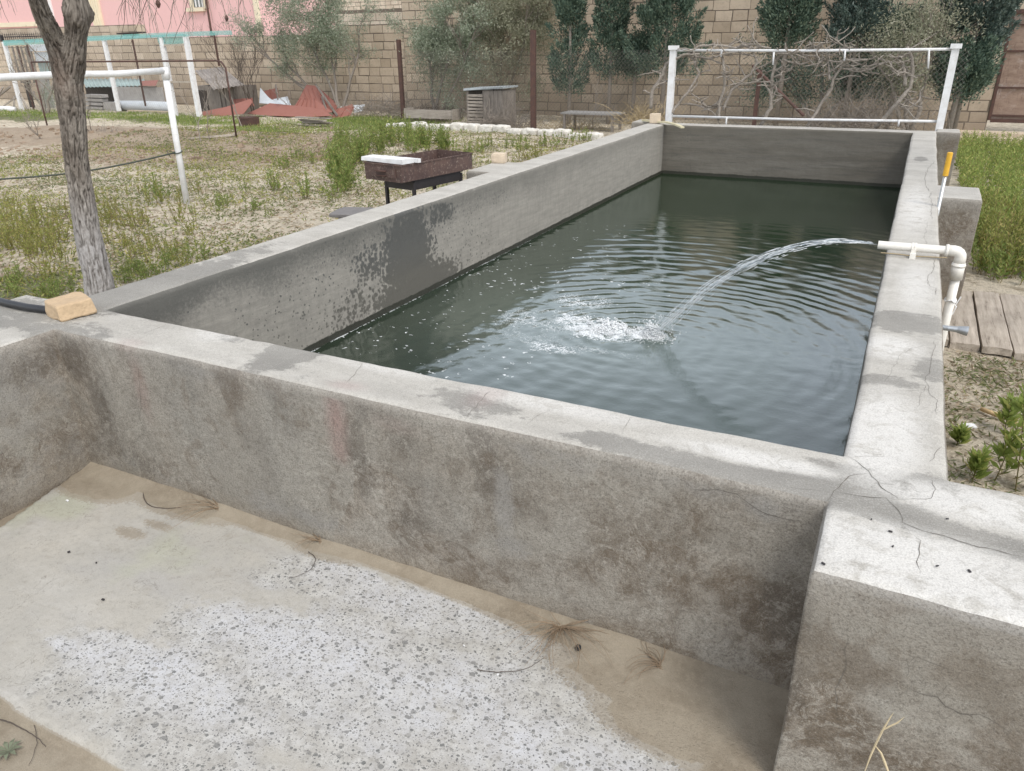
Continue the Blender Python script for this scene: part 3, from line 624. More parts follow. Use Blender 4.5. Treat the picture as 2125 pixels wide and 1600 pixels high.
f0 = blobs(V3, wb([(1250, 688, .22, .13, 1), (1330, 700, .14, .07, .95), (1180, 660, .2, .14, .62), (1130, 720, .25, .07, .50), (1210, 625, .22, .16, .48), (1120, 665, .35, .25, .36), (1100, 700, .5, .3, .26), (1345, 697, .06, .06, 1), (1250, 730, .3, .06, .3)]))
f1 = blobs(V3, wb([(1200, 670, .9, .7, 1), (1350, 620, .6, .5, .6)]))
f2 = blobs(V3, wb([(900, 680, .7, .9, .9), (1100, 600, .8, 1.2, .7), (750, 720, .6, .5, .9), (1000, 560, .5, .9, .8), (1250, 480, .4, .6, .35)]))
f0 = np.maximum(f0, .62*np.exp(-((Xf-XLI)/.012)**2)*(Yf < 7.5)*(1-.35*np.abs(pnoise(Yf, 0*Yf, 0, 4, 2)))*np.clip((8-Yf)/3, .3, 1))
ny = len(gy)
F4 = ((np.arange(len(gx)-1)*ny)[:, None, None]+np.arange(ny-1)[None, :, None]+np.array([0, ny, ny+1, 1])[None, None]).reshape(-1, 4)
wat = link('water', np_mesh('water', V3, F4, {'foam': np.stack([f0, f1, f2], 1)}), mat_water(), smooth=True, kind='structure')

# ------------------------------------------------------------------ ground
def mat_ground():
    n = NT('sandy garden soil'); A = n.rgb(n.attr('m1').outputs[0])       # brown soil, moss, dark
    a = n.noise(1.1, 5, .6); b = n.noise(5.5, 7, .72); c = n.noise(26, 6, .75); g = n.noise(190, 3, .7)
    sand = n.mix(n.mr(a, .35, .65), (.66, .585, .465), (.56, .49, .38))
    sand = n.mix(n.mr(c, .45, .7, 0, .7), sand, (.74, .68, .57))
    lit = n.mr(n.m('ADD', n.m('MULTIPLY', b, .6), n.m('MULTIPLY', c, .55)), .55, .66, smooth=True)
    col = n.mix(n.m('MULTIPLY', lit, .75), sand, (.24, .195, .13))
    col = n.mix(n.mr(n.m('ADD', A[0], n.m('MULTIPLY', n.m('SUBTRACT', b, .5), 1.0)), .35, .65, 0, .85), col, n.mix(c, (.25, .19, .14), (.46, .37, .28)))
    ms = n.mr(n.m('ADD', A[1], n.m('MULTIPLY', n.m('SUBTRACT', n.noise(8, 6, .7), .5), 1.3)), .42, .62, 0, .8)
    col = n.mix(ms, col, n.mix(c, (.065, .085, .03), (.14, .16, .065)))
    col = n.mix(n.mr(n.vor(55), .0, .35, .65, 0), col, (.10, .075, .05))
    col = n.mix(n.mr(g, .5, .8, 0, .4), col, (.15, .12, .085))
    h = n.m('ADD', n.m('MULTIPLY', b, .7), n.m('MULTIPLY', c, .6)); h = n.m('ADD', h, n.m('MULTIPLY', g, .12))
    return n.done(n.bsdf(col, .95, n.bump(h, 1.0, .04), Specular_IOR_Level=.15))
def ground_h(x, y):
    right = np.clip((x+.4)/.6, 0, 1)
    base = -.14*right+0*y
    lump = .035*pnoise(x, y, 0, .9, 3)+.015*pnoise(x, y, 2, 4.2, 3)
    mound = .22*np.exp(-(((x+14.6)/2.6)**2+((y-9.7)/1.7)**2))+.10*np.exp(-(((x+11.5)/1.8)**2+((y-11.2)/1.0)**2))
    tilled = .05*pnoise(x, y, 5, 2.4, 3)*np.clip((y-7)/3, 0, 1)*(x < -5)
    return base+lump*np.where(right > .5, .35, 1)+(mound+tilled)*(1-right)
E1 = np.concatenate([-np.geomspace(80, 26, 12), np.arange(-24, -14, .16), np.arange(-14, -3.5, .075), np.arange(-3.5, 3.0, .06), np.geomspace(3, 60, 14)])
E2 = np.concatenate([np.linspace(-30, -2, 8), np.arange(-1, 8, .07), np.arange(8, 17.6, .09), np.geomspace(17.8, 100, 14)])
X, Y = np.meshgrid(E1, E2, indexing='ij'); Xf, Yf = X.ravel(), Y.ravel()
Zf = ground_h(Xf, Yf)
def inside(x, y, m_=0.0): return ((x > XLO+.05+m_) & (x < XRO-.05-m_) & (y > YNO+.06) & (y < YFO-.05)) | ((x > -3.2) & (x < 2.55) & (y < 1.80) & (y > -.55))
Zf = np.where(inside(Xf, Yf), -.30, Zf)
V3 = np.stack([Xf, Yf, Zf], 1)
gb = lambda l, z=0: [(at_z(u, v, z).x, at_z(u, v, z).y, rx, ry, s) for u, v, rx, ry, s in l]
brown = blobs(V3, gb([(60, 290, 3.2, 1.8, 1), (330, 300, 3.5, 1.4, .9), (560, 320, 1.8, 1.5, .9), (650, 290, 1.8, .9, .8), (30, 560, .5, .4, .5), (230, 330, 2, .8, .7)]))
moss = blobs(V3, gb([(800, 255, 1.4, .8, .9), (30, 245, 1.8, .6, 1), (330, 250, 2, .6, .7), (540, 275, .8, .4, .6), (900, 300, 1.2, .6, .5), (200, 560, 1.0, .8, .5), (20, 600, .5, .5, .9), (300, 470, 1.4, .8, .35), (560, 400, 1.0, .8, .35)]))+np.where(Xf > .2, .25, 0)
ny = len(E2)
F4 = ((np.arange(len(E1)-1)*ny)[:, None, None]+np.arange(ny-1)[None, :, None]+np.array([0, ny, ny+1, 1])[None, None]).reshape(-1, 4)
link('ground', np_mesh('ground', V3, F4, {'m1': np.stack([brown, moss, 0*moss], 1)}), mat_ground(), smooth=True, kind='structure')
def gz(x, y): return float(ground_h(np.array([float(x)]), np.array([float(y)]))[0])
def on_ground(u, v, z=0.0):
    p = at_z(u, v, z)
    for _ in range(4): p = at_z(u, v, gz(p.x, p.y))
    return p

# ------------------------------------------------------------------ more materials
def mat_leaf(name, c1, c2, c3=None, trans=.25, rough=.55):
    n = NT(name); v = n.attr('v').outputs['Fac']
    c = n.mix(v, c1, c2)
    if c3: c = n.mix(n.mr(v, .8, .95), c, c3)
    c = n.mix(n.mr(n.noise(2.2, 3, .6), .35, .7, 0, .35), c, tuple(q*.62 for q in c1))
    b = n.bsdf(c, rough, Specular_IOR_Level=.3)
    t = n.N('ShaderNodeBsdfTranslucent'); n.set(t.inputs[0], c)
    m_ = n.N('ShaderNodeMixShader'); m_.inputs[0].default_value = trans; n.set(m_.inputs[1], b); n.set(m_.inputs[2], t.outputs[0])
    return n.done(m_.outputs[0])
M_OLIVE = mat_leaf('olive leaf', (.22, .27, .18), (.42, .46, .36), (.54, .56, .46), .35)
M_OLIVE2 = mat_leaf('dusty olive leaf', (.25, .27, .18), (.46, .45, .34), (.56, .54, .42), .35)
M_CON1 = mat_leaf('conifer spray', (.06, .105, .08), (.20, .275, .20), (.30, .37, .26), .25)
M_CON2 = mat_leaf('bluish conifer spray', (.06, .10, .085), (.20, .26, .225), (.29, .34, .30), .25)
M_WEED = mat_leaf('weed leaf', (.16, .23, .06), (.33, .40, .12), (.50, .50, .17), .38)
M_WEEDY = mat_leaf('yellow green weed leaf', (.22, .25, .06), (.42, .43, .13), (.48, .40, .15), .4)
M_WEEDD = mat_leaf('dull creeping weed', (.12, .15, .055), (.26, .29, .12), (.30, .25, .13), .3)
M_STALK = simple('dry stalk', (.38, .30, .18), .9, .3, 20)
M_STALKW = simple('pale dead grass', (.62, .52, .34), .85, .3, 20)
M_STEM = simple('weed stem', (.16, .15, .06), .8, .3, 20, col2=(.22, .10, .07))
M_TWIG = simple('grey bare twig', (.27, .235, .20), .9, .35, 25)
M_TWIGD = simple('dark bare twig', (.10, .08, .065), .9, .35, 25)
M_VINE = simple('grey vine wood', (.33, .295, .255), .95, .45, 30, col2=(.13, .11, .09), bump=.6, bscale=90)
M_PVC = simple('white plastic pipe', (.76, .74, .69), .38, .16, 14, col2=(.52, .47, .38), bump=.06)
M_WPAINT = simple('chalky white paint', (.78, .79, .80), .6, .22, 16, col2=(.45, .42, .38), bump=.15)
M_RUST = simple('rusty brown iron', (.115, .062, .048), .75, .4, 18, col2=(.05, .035, .035), bump=.3, metal=.2)
M_DARKIRON = simple('dark iron', (.055, .050, .052), .55, .3, 20, bump=.2, metal=.4)
M_GALV = simple('galvanised metal', (.52, .55, .57), .38, .25, 25, metal=.75, bump=.1)
M_ALU = simple('scuffed aluminium', (.60, .61, .60), .4, .2, 25, metal=.7, bump=.05)
M_YEL = simple('yellow plastic grip', (.74, .42, .035), .5, .2, 30, bump=.1)
M_BLK = simple('black rubber hose', (.022, .024, .028), .42, .15, 20, col2=(.05, .05, .055), bump=.08)
M_CABLE = simple('dark green cable', (.055, .065, .05), .6, .2, 20)
M_LIME = simple('tan limestone', (.50, .37, .235), .95, .35, 7, col2=(.42, .31, .20), bump=.8, bscale=75, dist=.006)
M_LIMEP = simple('pale limestone', (.60, .50, .38), .95, .35, 9, col2=(.42, .34, .26), bump=.7, bscale=60, dist=.006)
M_WASH = simple('whitewashed stone', (.70, .68, .63), .9, .4, 9, col2=(.40, .36, .30), bump=.6, bscale=50)
M_WOODG = None
def mat_wood(name, c1, c2, axis='y', sc=1.0):
    n = NT(name); st = {'y': (18*sc, 1.2, 18*sc), 'x': (1.2, 18*sc, 18*sc), 'z': (18*sc, 18*sc, 1.2)}[axis]
    g = n.noise(2.2, 7, .72, n.vec(*st, src=n.warp(.02, 4))); k = n.noise(3.5, 5, .6)
    c = n.mix(n.mr(g, .35, .66), c1, c2); c = n.mix(n.mr(k, .5, .75, 0, .5), c, tuple(q*.6 for q in c2))
    c = n.mix(n.mr(g, .60, .70, 0, .7), c, (.07, .055, .045))
    return n.done(n.bsdf(c, .9, n.bump(g, .8, .006), Specular_IOR_Level=.2))
M_WOODG = mat_wood('weathered grey board', (.52, .46, .39), (.33, .285, .235))
M_WOODZ = mat_wood('old grey upright board', (.30, .27, .24), (.16, .14, .125), 'z')
M_WOODX = mat_wood('old grey level board', (.42, .38, .33), (.24, .21, .18), 'x')
M_REDTIN = simple('faded red roofing tin', (.29, .125, .10), .7, .3, 5, col2=(.26, .10, .07), bump=.2)
M_TINW = simple('pale sheet metal', (.62, .66, .70), .5, .25, 5, col2=(.42, .44, .46))
M_TINT = simple('teal grey corrugated sheet', (.34, .44, .43), .7, .3, 4, col2=(.24, .25, .24))
M_TINB = simple('grey brown corrugated sheet', (.36, .32, .29), .85, .35, 4, col2=(.20, .18, .165))
M_DARKV = simple('dark timber and shade', (.06, .05, .045), .9, .3, 8)  # timber boards, also painted shade for the coop void and kennel opening
M_CBLOCK = simple('grey concrete block', (.40, .38, .36), .95, .3, 8, bump=.5)

def smooth_path(P, sub=5, jit=0.0):
    P = [Vector(p) for p in P]; o = []
    for i in range(len(P)-1):
        a, b, c, d = P[max(i-1, 0)], P[i], P[i+1], P[min(i+2, len(P)-1)]
        for k in range(sub):
            t = k/sub; o.append(.5*((2*b)+(c-a)*t+(2*a-5*b+4*c-d)*t*t+(-a+3*b-3*c+d)*t**3)+mn.noise_vector(Vector((len(o)*.6, P[0].x*9, 1)))*jit)
    return o+[P[-1]]
def stone(name, c, d, rz=0.0, mat=None, seed=0, amp=.006, tilt=(0, 0), taper=1.0, parent=None, sub=5, rnd=.16, **tags):
    """rough block whose base centre is at c"""
    n = sub+1; V = []; F = []; key = {}
    R = Matrix.Rotation(rz, 3, 'Z') @ Matrix.Rotation(tilt[0], 3, 'X') @ Matrix.Rotation(tilt[1], 3, 'Y')
    def vid(i, j, k):
        if (i, j, k) not in key:
            p = [2*q/sub-1 for q in (i, j, k)]
            m = sum(abs(q) > .99 for q in p)
            sh = 1-(.0, 0, rnd*.35, rnd*.7)[m]
            v = Vector((p[0]*d[0]/2*sh, p[1]*d[1]/2*sh, p[2]*d[2]/2*(sh if m < 3 else 1-rnd*.4)))
            if taper != 1: f = 1+(taper-1)*(p[2]+1)/2; v.x *= f; v.y *= f
            q = Vector((v.x*14+seed*3.1, v.y*14, v.z*14)); v += mn.noise_vector(q)*amp+mn.noise_vector(q*2.7)*amp*.5
            v.z += d[2]/2
            key[(i, j, k)] = len(V); V.append(tuple(Vector(c)+R@v))
        return key[(i, j, k)]
    for a in range(sub):
        for b in range(sub):
            F += [(vid(a, b, 0), vid(a, b+1, 0), vid(a+1, b+1, 0), vid(a+1, b, 0)), (vid(a, b, sub), vid(a+1, b, sub), vid(a+1, b+1, sub), vid(a, b+1, sub)),
                  (vid(a, 0, b), vid(a+1, 0, b), vid(a+1, 0, b+1), vid(a, 0, b+1)), (vid(a, sub, b), vid(a, sub, b+1), vid(a+1, sub, b+1), vid(a+1, sub, b)),
                  (vid(0, a, b), vid(0, a, b+1), vid(0, a+1, b+1), vid(0, a+1, b)), (vid(sub, a, b), vid(sub, a+1, b), vid(sub, a+1, b+1), vid(sub, a, b+1))]
    me = bpy.data.meshes.new(name); me.from_pydata(V, [], F); me.update()
    return link(name, me, mat, parent, **tags)

# ------------------------------------------------------------------ things on the tank
stone('limestone_chunk', (-2.965, 1.835, T+.002), (.165, .150, .066), math.radians(-16), M_LIME, 3, .006, (.05, -.04), .93, sub=9, rnd=.12,
      label='broken tan limestone block on the near left tank corner, the black hose', cat='stone block')
stone('limestone_brick', (-3.30, 6.27, T+.002), (.13, .11, .085), .25, M_LIMEP, 5, .004, label='pale limestone brick standing on the buttress beside the rusty brazier', cat='stone block')
stone('limestone_brick', (-3.04, 10.16, T+.002), (.14, .10, .12), .15, M_LIMEP, 8, .003, label='small pale stone block at the far left tank corner, on the cream strip', cat='stone block')
mb = MB(); P_ = [(-3.25, 10.30, T+.02), (-3.05, 10.19, T+.018), (-2.85, 10.03, T+.03), (-2.68, 9.86, T+.022), (-2.56, 9.74, T+.002)]
for a, b in zip(P_[:-1], P_[1:]): mb.beam(a, b, .05, .018)
mb.build('curved_strip', simple('cream plastic strip', (.66, .60, .40), .5, .2, 10), label='curved cream strip lying across the far left corner of the tank rim', cat='plastic strip')
mb = MB(); pts = [at_z(q, r, T+.018) for q, r in ((-160, 560), (-90, 595), (-30, 617), (20, 630), (60, 638), (100, 643), (135, 642))]
mb.tube(pts, .0155, 14); mb.build('black_hose', M_BLK, smooth=True, label='thick black rubber hose coming in from the left and ending under the limestone chunk', cat='hose')

# discharge pipe
wp = empty('discharge_pipe', (.27, 4.42, -.14), label='white plastic pipe bent over the right wall of the tank and pouring water', cat='pipe')
a0 = at_z(1822, 508, T+.045); a1 = at_z(1972, 520, T+.045)
d_ = (a1-a0).normalized(); a1 = a0+d_*(.275-a0.x)/d_.x
mb = MB(); mb.tube([a0, a0.lerp(a1, .5), a1], .0205, 20, cap=False); mb.tube([a0+d_*.001, a1], .0165, 20, cap=False); 
mb.build('spout_pipe', M_PVC, wp, True)
mb = MB(); el = [a1-d_*.035, a1]+[a1+d_*(.032*math.sin(t))+Vector((0, 0, -.032*(1-math.cos(t)))) for t in (.4, .8, 1.2, 1.57)]
el.append(el[-1]+Vector((0, 0, -.03))); mb.tube(el, .0265, 20); mb.tube([a1-d_*.038, a1-d_*.026], .0295, 20); mb.build('elbow', M_PVC, wp, True)
b0 = el[-1]; mb = MB(); mb.tube([b0+Vector((0, 0, .006)), b0-Vector((0, 0, .075))], .0295, 20); mb.tube([b0-Vector((0, 0, .002)), b0-Vector((0, 0, .012))], .0315, 20); mb.build('coupling', M_PVC, wp, True)
mb = MB(); mb.tube([b0-Vector((0, 0, .07)), Vector((b0.x, b0.y, .2)), Vector((b0.x, b0.y, -.2))], .0215, 18); mb.build('riser_pipe', M_PVC, wp, True)
q = a0+d_*(.10-a0.x)/d_.x; mb = MB()
for k in range(2): mb.tube([q+d_*(.012*k-.012), q+d_*(.012*k-.002)], .0245, 18)
mb.box((q.x, q.y-.033, T+.012), (.026, .035, .026)); mb.box((q.x, q.y-.024, T+.030), (.022, .012, .03)); mb.build('strap_clip', M_PVC, wp)
mb = MB(); e0 = a0+d_*.02+Vector((0, -.035, -.030)); mb.tube([e0, e0+d_*.08+Vector((0, -.004, .001)), q+Vector((0, -.038, -.033)), q+d_*.15+Vector((0, -.026, -.03))], .0028, 6); mb.build('tie_wire', M_STALK, wp)
mb = MB(); k0 = Vector((b0.x, b0.y-.02, T-.20)); ring = [k0+Vector((.025*math.cos(t), .025*math.sin(t)+.02, .006*math.sin(3*t))) for t in np.linspace(0, 6.28, 14)]
mb.tube(ring, .004, 6); mb.tube([ring[3], ring[3]+Vector((.03, -.01, -.03)), ring[3]+Vector((.02, -.015, -.07)), ring[3]+Vector((-.01, -.01, -.055))], .0035, 6)
mb.tube([ring[10], ring[10]+Vector((.02, -.03, -.01)), ring[10]+Vector((.035, -.02, .03))], .003, 6); mb.build('string_knot', M_WPAINT, wp)

# water jet
def mat_jet():
    n = NT('falling water'); v = n.attr('v').outputs['Fac']
    tp = n.N('ShaderNodeBsdfTransparent'); tp.inputs[0].default_value = (.985, .99, .99, 1)
    gs = n.N('ShaderNodeBsdfGlossy'); gs.inputs['Roughness'].default_value = .08; gs.inputs[0].default_value = (.9, .95, 1, 1)
    fz = n.N('ShaderNodeFresnel'); fz.inputs['IOR'].default_value = 1.33
    gm_ = n.N('ShaderNodeMixShader'); n.set(gm_.inputs[0], n.m('ADD', n.m('MULTIPLY', fz.outputs[0], .9), .03, clamp=True)); n.set(gm_.inputs[1], tp.outputs[0]); n.set(gm_.inputs[2], gs.outputs[0]); gl = gm_.outputs[0]
    wh = n.bsdf((.93, .95, .96), .3);  # white froth, and highlights of the jet painted as white diffuse
    m_ = n.N('ShaderNodeMixShader'); n.set(m_.inputs[0], n.mr(v, .1, 1, .0, .9)); n.set(m_.inputs[1], gl); n.set(m_.inputs[2], wh)
    return n.done(m_.outputs[0])
M_JET = mat_jet()
r = np.random.default_rng(3); j0 = np.array(a0); j1 = np.array(IMP)
def jetp(t, side=0, up=0, spr=1.0):
    p = j0+(j1-j0)*t; H = (j0[2]-j1[2]); k = .15
    z = j0[2]+k*t-(H+k)*t*t
    return np.array([p[0], p[1], z])+spr*(t**1.1)*np.array([side*.35, side*.9, up])+np.array([0, side*.12, up*.12])
Vs = []; Fs = []; vv = []; base = 0
def strand(ts, side, up, rad, v, m_=5, wig=.004):
    global base
    ph = r.random()*9; C = np.array([jetp(t, side, up)+wig*t*np.array([0, math.sin(t*17+ph), math.cos(t*13+ph)]) for t in ts])
    k = len(C); ang = np.linspace(0, 2*np.pi, m_, endpoint=False)
    for i, c in enumerate(C):
        rr = rad*(math.sin(math.pi*(i+.35)/(k-.3))**.6)*(1+.35*math.sin(i*1.7+ph))
        Vs.extend([c+rr*np.array([0, math.cos(a)*.8+.0, math.sin(a)]) for a in ang]); vv.extend([v]*m_)
    for i in range(k-1):
        for j in range(m_): Fs.append((base+i*m_+j, base+i*m_+(j+1) % m_, base+(i+1)*m_+(j+1) % m_, base+(i+1)*m_+j))
    base += k*m_
for i in range(6): strand(np.linspace(0, 1, 60), r.normal()*.012, r.normal()*.012, .0036, .05+.15*r.random(), 6, .009)
for i in range(300):
    t0 = r.random()**.8*.97; L = r.uniform(.02, .09); strand(np.linspace(t0, min(1, t0+L), 8), r.normal()*.028, r.normal()*.026, r.uniform(.0008, .0027), .15+.85*r.random()**1.1)
for i in range(150):
    t0 = r.uniform(.15, .98); L = r.uniform(.008, .03); strand(np.linspace(t0, min(1, t0+L), 4), r.normal()*.07, -abs(r.normal())*.04+.01, r.uniform(.001, .0022), .6+.4*r.random())
link('water_jet', np_mesh('water_jet', np.array(Vs), np.array(Fs), {'v': np.array(vv)}), M_JET, smooth=True, label='arching jet of water falling from the white pipe into the tank', cat='water jet')
# splash crown and froth heap where it lands
Vs = []; Fs = []; vv = []; base = 0
def blob_np(c, rad, sq=.6):
    global base
    m_ = 6
    for i in range(4):
        ph = math.pi*(i+.5)/4; rr = rad*math.sin(ph)
        for a in np.linspace(0, 2*math.pi, m_, endpoint=False): Vs.append((c[0]+rr*math.cos(a), c[1]+rr*math.sin(a), c[2]+rad*sq*math.cos(ph))); vv.append(.75+.25*r.random())
    for i in range(3):
        for j in range(m_): Fs.append((base+i*m_+j, base+(i+1)*m_+j, base+(i+1)*m_+(j+1) % m_, base+i*m_+(j+1) % m_))
    base += 4*m_
FC = at_z(1262, 684, WZ)
for i in range(7500):
    if i % 3 == 0: cx_, cy_ = IMP.x-.01+r.normal()*.045, IMP.y+r.normal()*.035
    else: cx_, cy_ = FC.x+r.normal()*.115, FC.y+r.normal()*.065
    e_ = math.hypot((cx_-FC.x)/.15, (cy_-FC.y)/.09)
    w_ = pnoise(cx_, cy_, 0, 15, 3)
    if i % 3 and w_ < -.30+.26*e_: continue
    hz = .030*math.exp(-e_**2*.7)*abs(r.normal()*.6)+.006*abs(r.normal()) if i % 3 else .055*math.exp(-(math.hypot(cx_-IMP.x, cy_-IMP.y)/.06)**2)*abs(r.normal()*.7)
    blob_np((cx_, cy_, WZ+.004+hz), r.uniform(.0022, .0075)*(1.25 if e_ < .8 else .9))
for i in range(260):
    a = r.uniform(0, 6.28); q_ = abs(r.normal())*.08; blob_np((IMP.x+.01+q_*math.cos(a), IMP.y+q_*math.sin(a), WZ+abs(r.normal())*.055), r.uniform(.0015, .0042), 1)
link('splash', np_mesh('splash', np.array(Vs), np.array(Fs), {'v': np.array(vv)}), M_JET, smooth=True, kind='stuff', label='white froth heaped where the jet strikes the water', cat='splash')

# pole with yellow grip, pipe stub
pl = empty('cleaning_pole', (.262, 5.62, -.14), label='slim metal pole with a yellow grip standing behind the right wall of the tank', cat='pole')
pt = at_y(1974, 316, 5.62); pm = at_y(1962, 363, 5.62)
mb = MB(); mb.tube([Vector((pm.x, 5.62, -.14)), Vector((pm.x, 5.62, pm.z))], .0115, 14); mb.build('shaft', M_ALU, pl, True)
mb = MB(); mb.tube([(pm.x, 5.62, pm.z-.005), (pm.x, 5.62, (pm.z+pt.z)/2-.001)], .0165, 14); mb.tube([(pm.x, 5.62, (pm.z+pt.z)/2), (pm.x, 5.62, pt.z-.004), (pm.x, 5.62, pt.z)], [.0165, .0165, .012], 14)
mb.build('grip', M_YEL, pl)
mb = MB(); s0 = at_z(1950, 679, .56); s0 = Vector((.20, s0.y, .56)); mb.tube([s0, s0+Vector((.085, 0, 0)), s0+Vector((.09, 0, 0)), s0+Vector((.125, .0, -.002))], [.0105, .0105, .0135, .0195], 18, cap=False)
mb.tube([s0+Vector((.124, 0, -.002)), s0+Vector((.09, 0, 0)), s0+Vector((.02, 0, 0))], [.0180, .012, .009], 18, cap=False)
mb.build('pipe_stub', M_GALV, smooth=True, label='short galvanised pipe stub with a flared end poking out of the right tank wall', cat='pipe')

# planks on the ground to the right
for i in range(6):
    x0 = .335+i*.168; ln = (1.16, 1.20, 1.23, 1.26, 1.2, 1.3)[i]; yf = 5.10-(.0, .01, .035, .05, .03, .0)[i]
    mb = MB(); n_ = 14
    for k in range(n_):
        pass
    xs_ = np.linspace(-.078, .078, 6); ys_ = np.linspace(0, ln, 16); vs = []; fs = []
    for s_, zt in ((0, -.045), (1, 0.0)):
        for xx in xs_:
            for yy in ys_:
                e = .010*mn.noise(Vector((xx*30, i*3.3, 1))) if yy == 0 else (.015*mn.noise(Vector((xx*30, i*5.3, 4))) if yy == ln else 0)
                sd_ = .004*mn.noise(Vector((yy*4, i, xx*9)))
                vs.append((x0+xx+(sd_ if abs(xx) > .07 else 0), yf+yy+e, -.085+zt+(.006*mn.noise(Vector((xx*8, yy*2+i, 0)))+(-.004 if abs(xx) > .07 else 0) if s_ else 0)-.01*(i % 2)))
    nx_, ny_ = 6, 16; o_ = nx_*ny_
    for a in range(nx_-1):
        for b in range(ny_-1): fs += [(o_+a*ny_+b, o_+(a+1)*ny_+b, o_+(a+1)*ny_+b+1, o_+a*ny_+b+1), (a*ny_+b, a*ny_+b+1, (a+1)*ny_+b+1, (a+1)*ny_+b)]
    for b in range(ny_-1): fs += [(b, o_+b, o_+b+1, b+1), ((nx_-1)*ny_+b, (nx_-1)*ny_+b+1, o_+(nx_-1)*ny_+b+1, o_+(nx_-1)*ny_+b)]
    for a in range(nx_-1): fs += [(a*ny_, (a+1)*ny_, o_+(a+1)*ny_, o_+a*ny_), (a*ny_+ny_-1, o_+a*ny_+ny_-1, o_+(a+1)*ny_+ny_-1, (a+1)*ny_+ny_-1)]
    mb.add(vs, fs)
    lab = ['weathered board beside the right tank wall, mostly hidden by it', 'weathered plank on the ground second from the right tank wall', 'weathered plank on the ground third from the right tank wall', 'weathered plank on the ground fourth from the right tank wall', 'weathered plank fifth from the tank wall, at the photo edge', 'weathered plank farthest from the right tank wall'][i]
    mb.build('plank', M_WOODG, label=lab, cat='plank', group='grey planks laid side by side on the ground')
rp = [at_z(u, v, -.12) for u, v in ((2036, 848), (2060, 858), (2085, 866), (2110, 880), (2150, 892), (2200, 900))]
mb = MB(); mb.tube(rp, .011, 8, wob=.3); mb.build('dry_stick', simple('pale tan stick', (.62, .45, .25), .8, .25, 20), smooth=True, label='pale tan stick lying among the weeds right of the tank', cat='stick')
p = at_z(2010, 886, -.14); stone('paint_flake', (p.x, p.y, -.14), (.07, .035, .012), .4, M_WPAINT, 2, .003, label='white flake of plaster on the sand right of the tank', cat='debris')

# dry tufts, cap, twigs in the basin
M_TUFT = simple('brown dead roots', (.26, .19, .125), .9, .4, 20)
def wisps(mb, c, n, L, spread, wd, seed, up=.35, dirv=None):
    q = random.Random(seed); c = Vector(c)
    for i in range(n):
        a = q.uniform(0, 6.28) if dirv is None else math.atan2(dirv[1], dirv[0])+q.gauss(0, spread)
        l = L*q.uniform(.4, 1); pts = [c+Vector((q.uniform(-.01, .01), q.uniform(-.01, .01), 0))]; h = up*l*q.uniform(.2, 1)
        bend = q.uniform(-.8, .8)
        for k in range(1, 7):
            t = k/6; aa = a+bend*t; pts.append(c+Vector((math.cos(aa)*l*t, math.sin(aa)*l*t, .004+h*math.sin(math.pi*min(1, t*1.02)))))
        mb.tube(pts, [wd*(1-.7*k/6) for k in range(7)], 4)
for k, (u, v, n_, L, dv, lab) in enumerate([(1165, 1302, 34, .20, (-.25, -1), 'largest dead grass tuft at the wall foot near the black cap'), (462, 1052, 14, .22, (-1, -.45), 'dead grass tuft at the wall foot below the left corner'), (672, 1122, 12, .12, (-1, .1), 'flattened straw bunch at the wall foot between the other tufts'), (1372, 1385, 12, .13, (-1, .25), 'thin dead wisps at the wall foot close to the right corner')]):
    c = at_z(u, v, .012); c.y = min(c.y, YNO-.015); mb = MB(); wisps(mb, c, n_, L, .75, .0013, 40+k, .25, dv); wisps(mb, c, n_//2, L*1.1, .35, .0012, 60+k, .12, (1 if k in (0,) else -1, -.12))
    mb.build('dead_grass_tuft', M_TUFT, label=lab, cat='dry grass', group='dead grass tufts in the basin')
for k, (pp, w_, m_) in enumerate([([(880//3+4, 985), (302, 1040), (340, 1055), (400, 1050), (425, 1042)], .0022, M_TWIGD), ([(640, 1145), (655, 1160), (640, 1185), (600, 1200)], .0013, M_TWIGD), ([(990, 1390), (1040, 1395), (1090, 1388), (1130, 1365)], .0012, M_TWIGD), ([(0, 1493), (40, 1508), (75, 1530), (95, 1549)], .0018, M_TWIGD), ([(1275, 1370), (1290, 1388), (1330, 1391), (1370, 1390)], .0013, M_TWIGD), ([(70, 1500), (76, 1540), (60, 1590)], .001, M_TWIGD)]):
    mb = MB(); P_ = smooth_path([at_z(u, v, .006 if k != 3 and k != 5 else -.02) for u, v in pp], 7, .003); mb.tube(P_, [w_*(1.15-.7*i/len(P_)) for i in range(len(P_))], 5, wob=.2)
    mb.build('twig', m_, label=['dark curved twig on the sand under the left corner of the tank', 'short thin twig below the straw bunch', 'long thin bent twig on the pebble floor by the large tuft', 'dark twig on the sand at the lower left corner', 'thin curled twig beside the black cap and the right wisps', 'faint thin twig lying lower left across the sand'][k], cat='twig', group='twigs in the basin')
c = at_z(1200, 1346, .012); mb = MB(); mb.tube([c, c+Vector((0, 0, .006)), c+Vector((0, 0, .009))], [.0085, .0085, .0084], 16); mb.build('bottle_cap', M_BLK, label='small round black cap on the sand near the foot of the wall', cat='cap')
mb = MB(); q = Vector((.135, 1.375, .0)); 
def blade(mb, pts, wd):
    pts = [Vector(p_) for p_ in pts]; vs = []
    for i, p_ in enumerate(pts):
        t = (pts[min(i+1, len(pts)-1)]-pts[max(i-1, 0)]).normalized(); s_ = t.cross(Vector((0, 1, 0.2))).normalized(); ww = wd*math.sin(math.pi*(.12+.86*i/(len(pts)-1))); vs += [p_-s_*ww, p_+Vector((0, -ww*.6, 0)), p_+s_*ww]
    mb.add(vs, [f for i in range(len(pts)-1) for f in ((3*i, 3*i+1, 3*i+4, 3*i+3), (3*i+1, 3*i+2, 3*i+5, 3*i+4))])
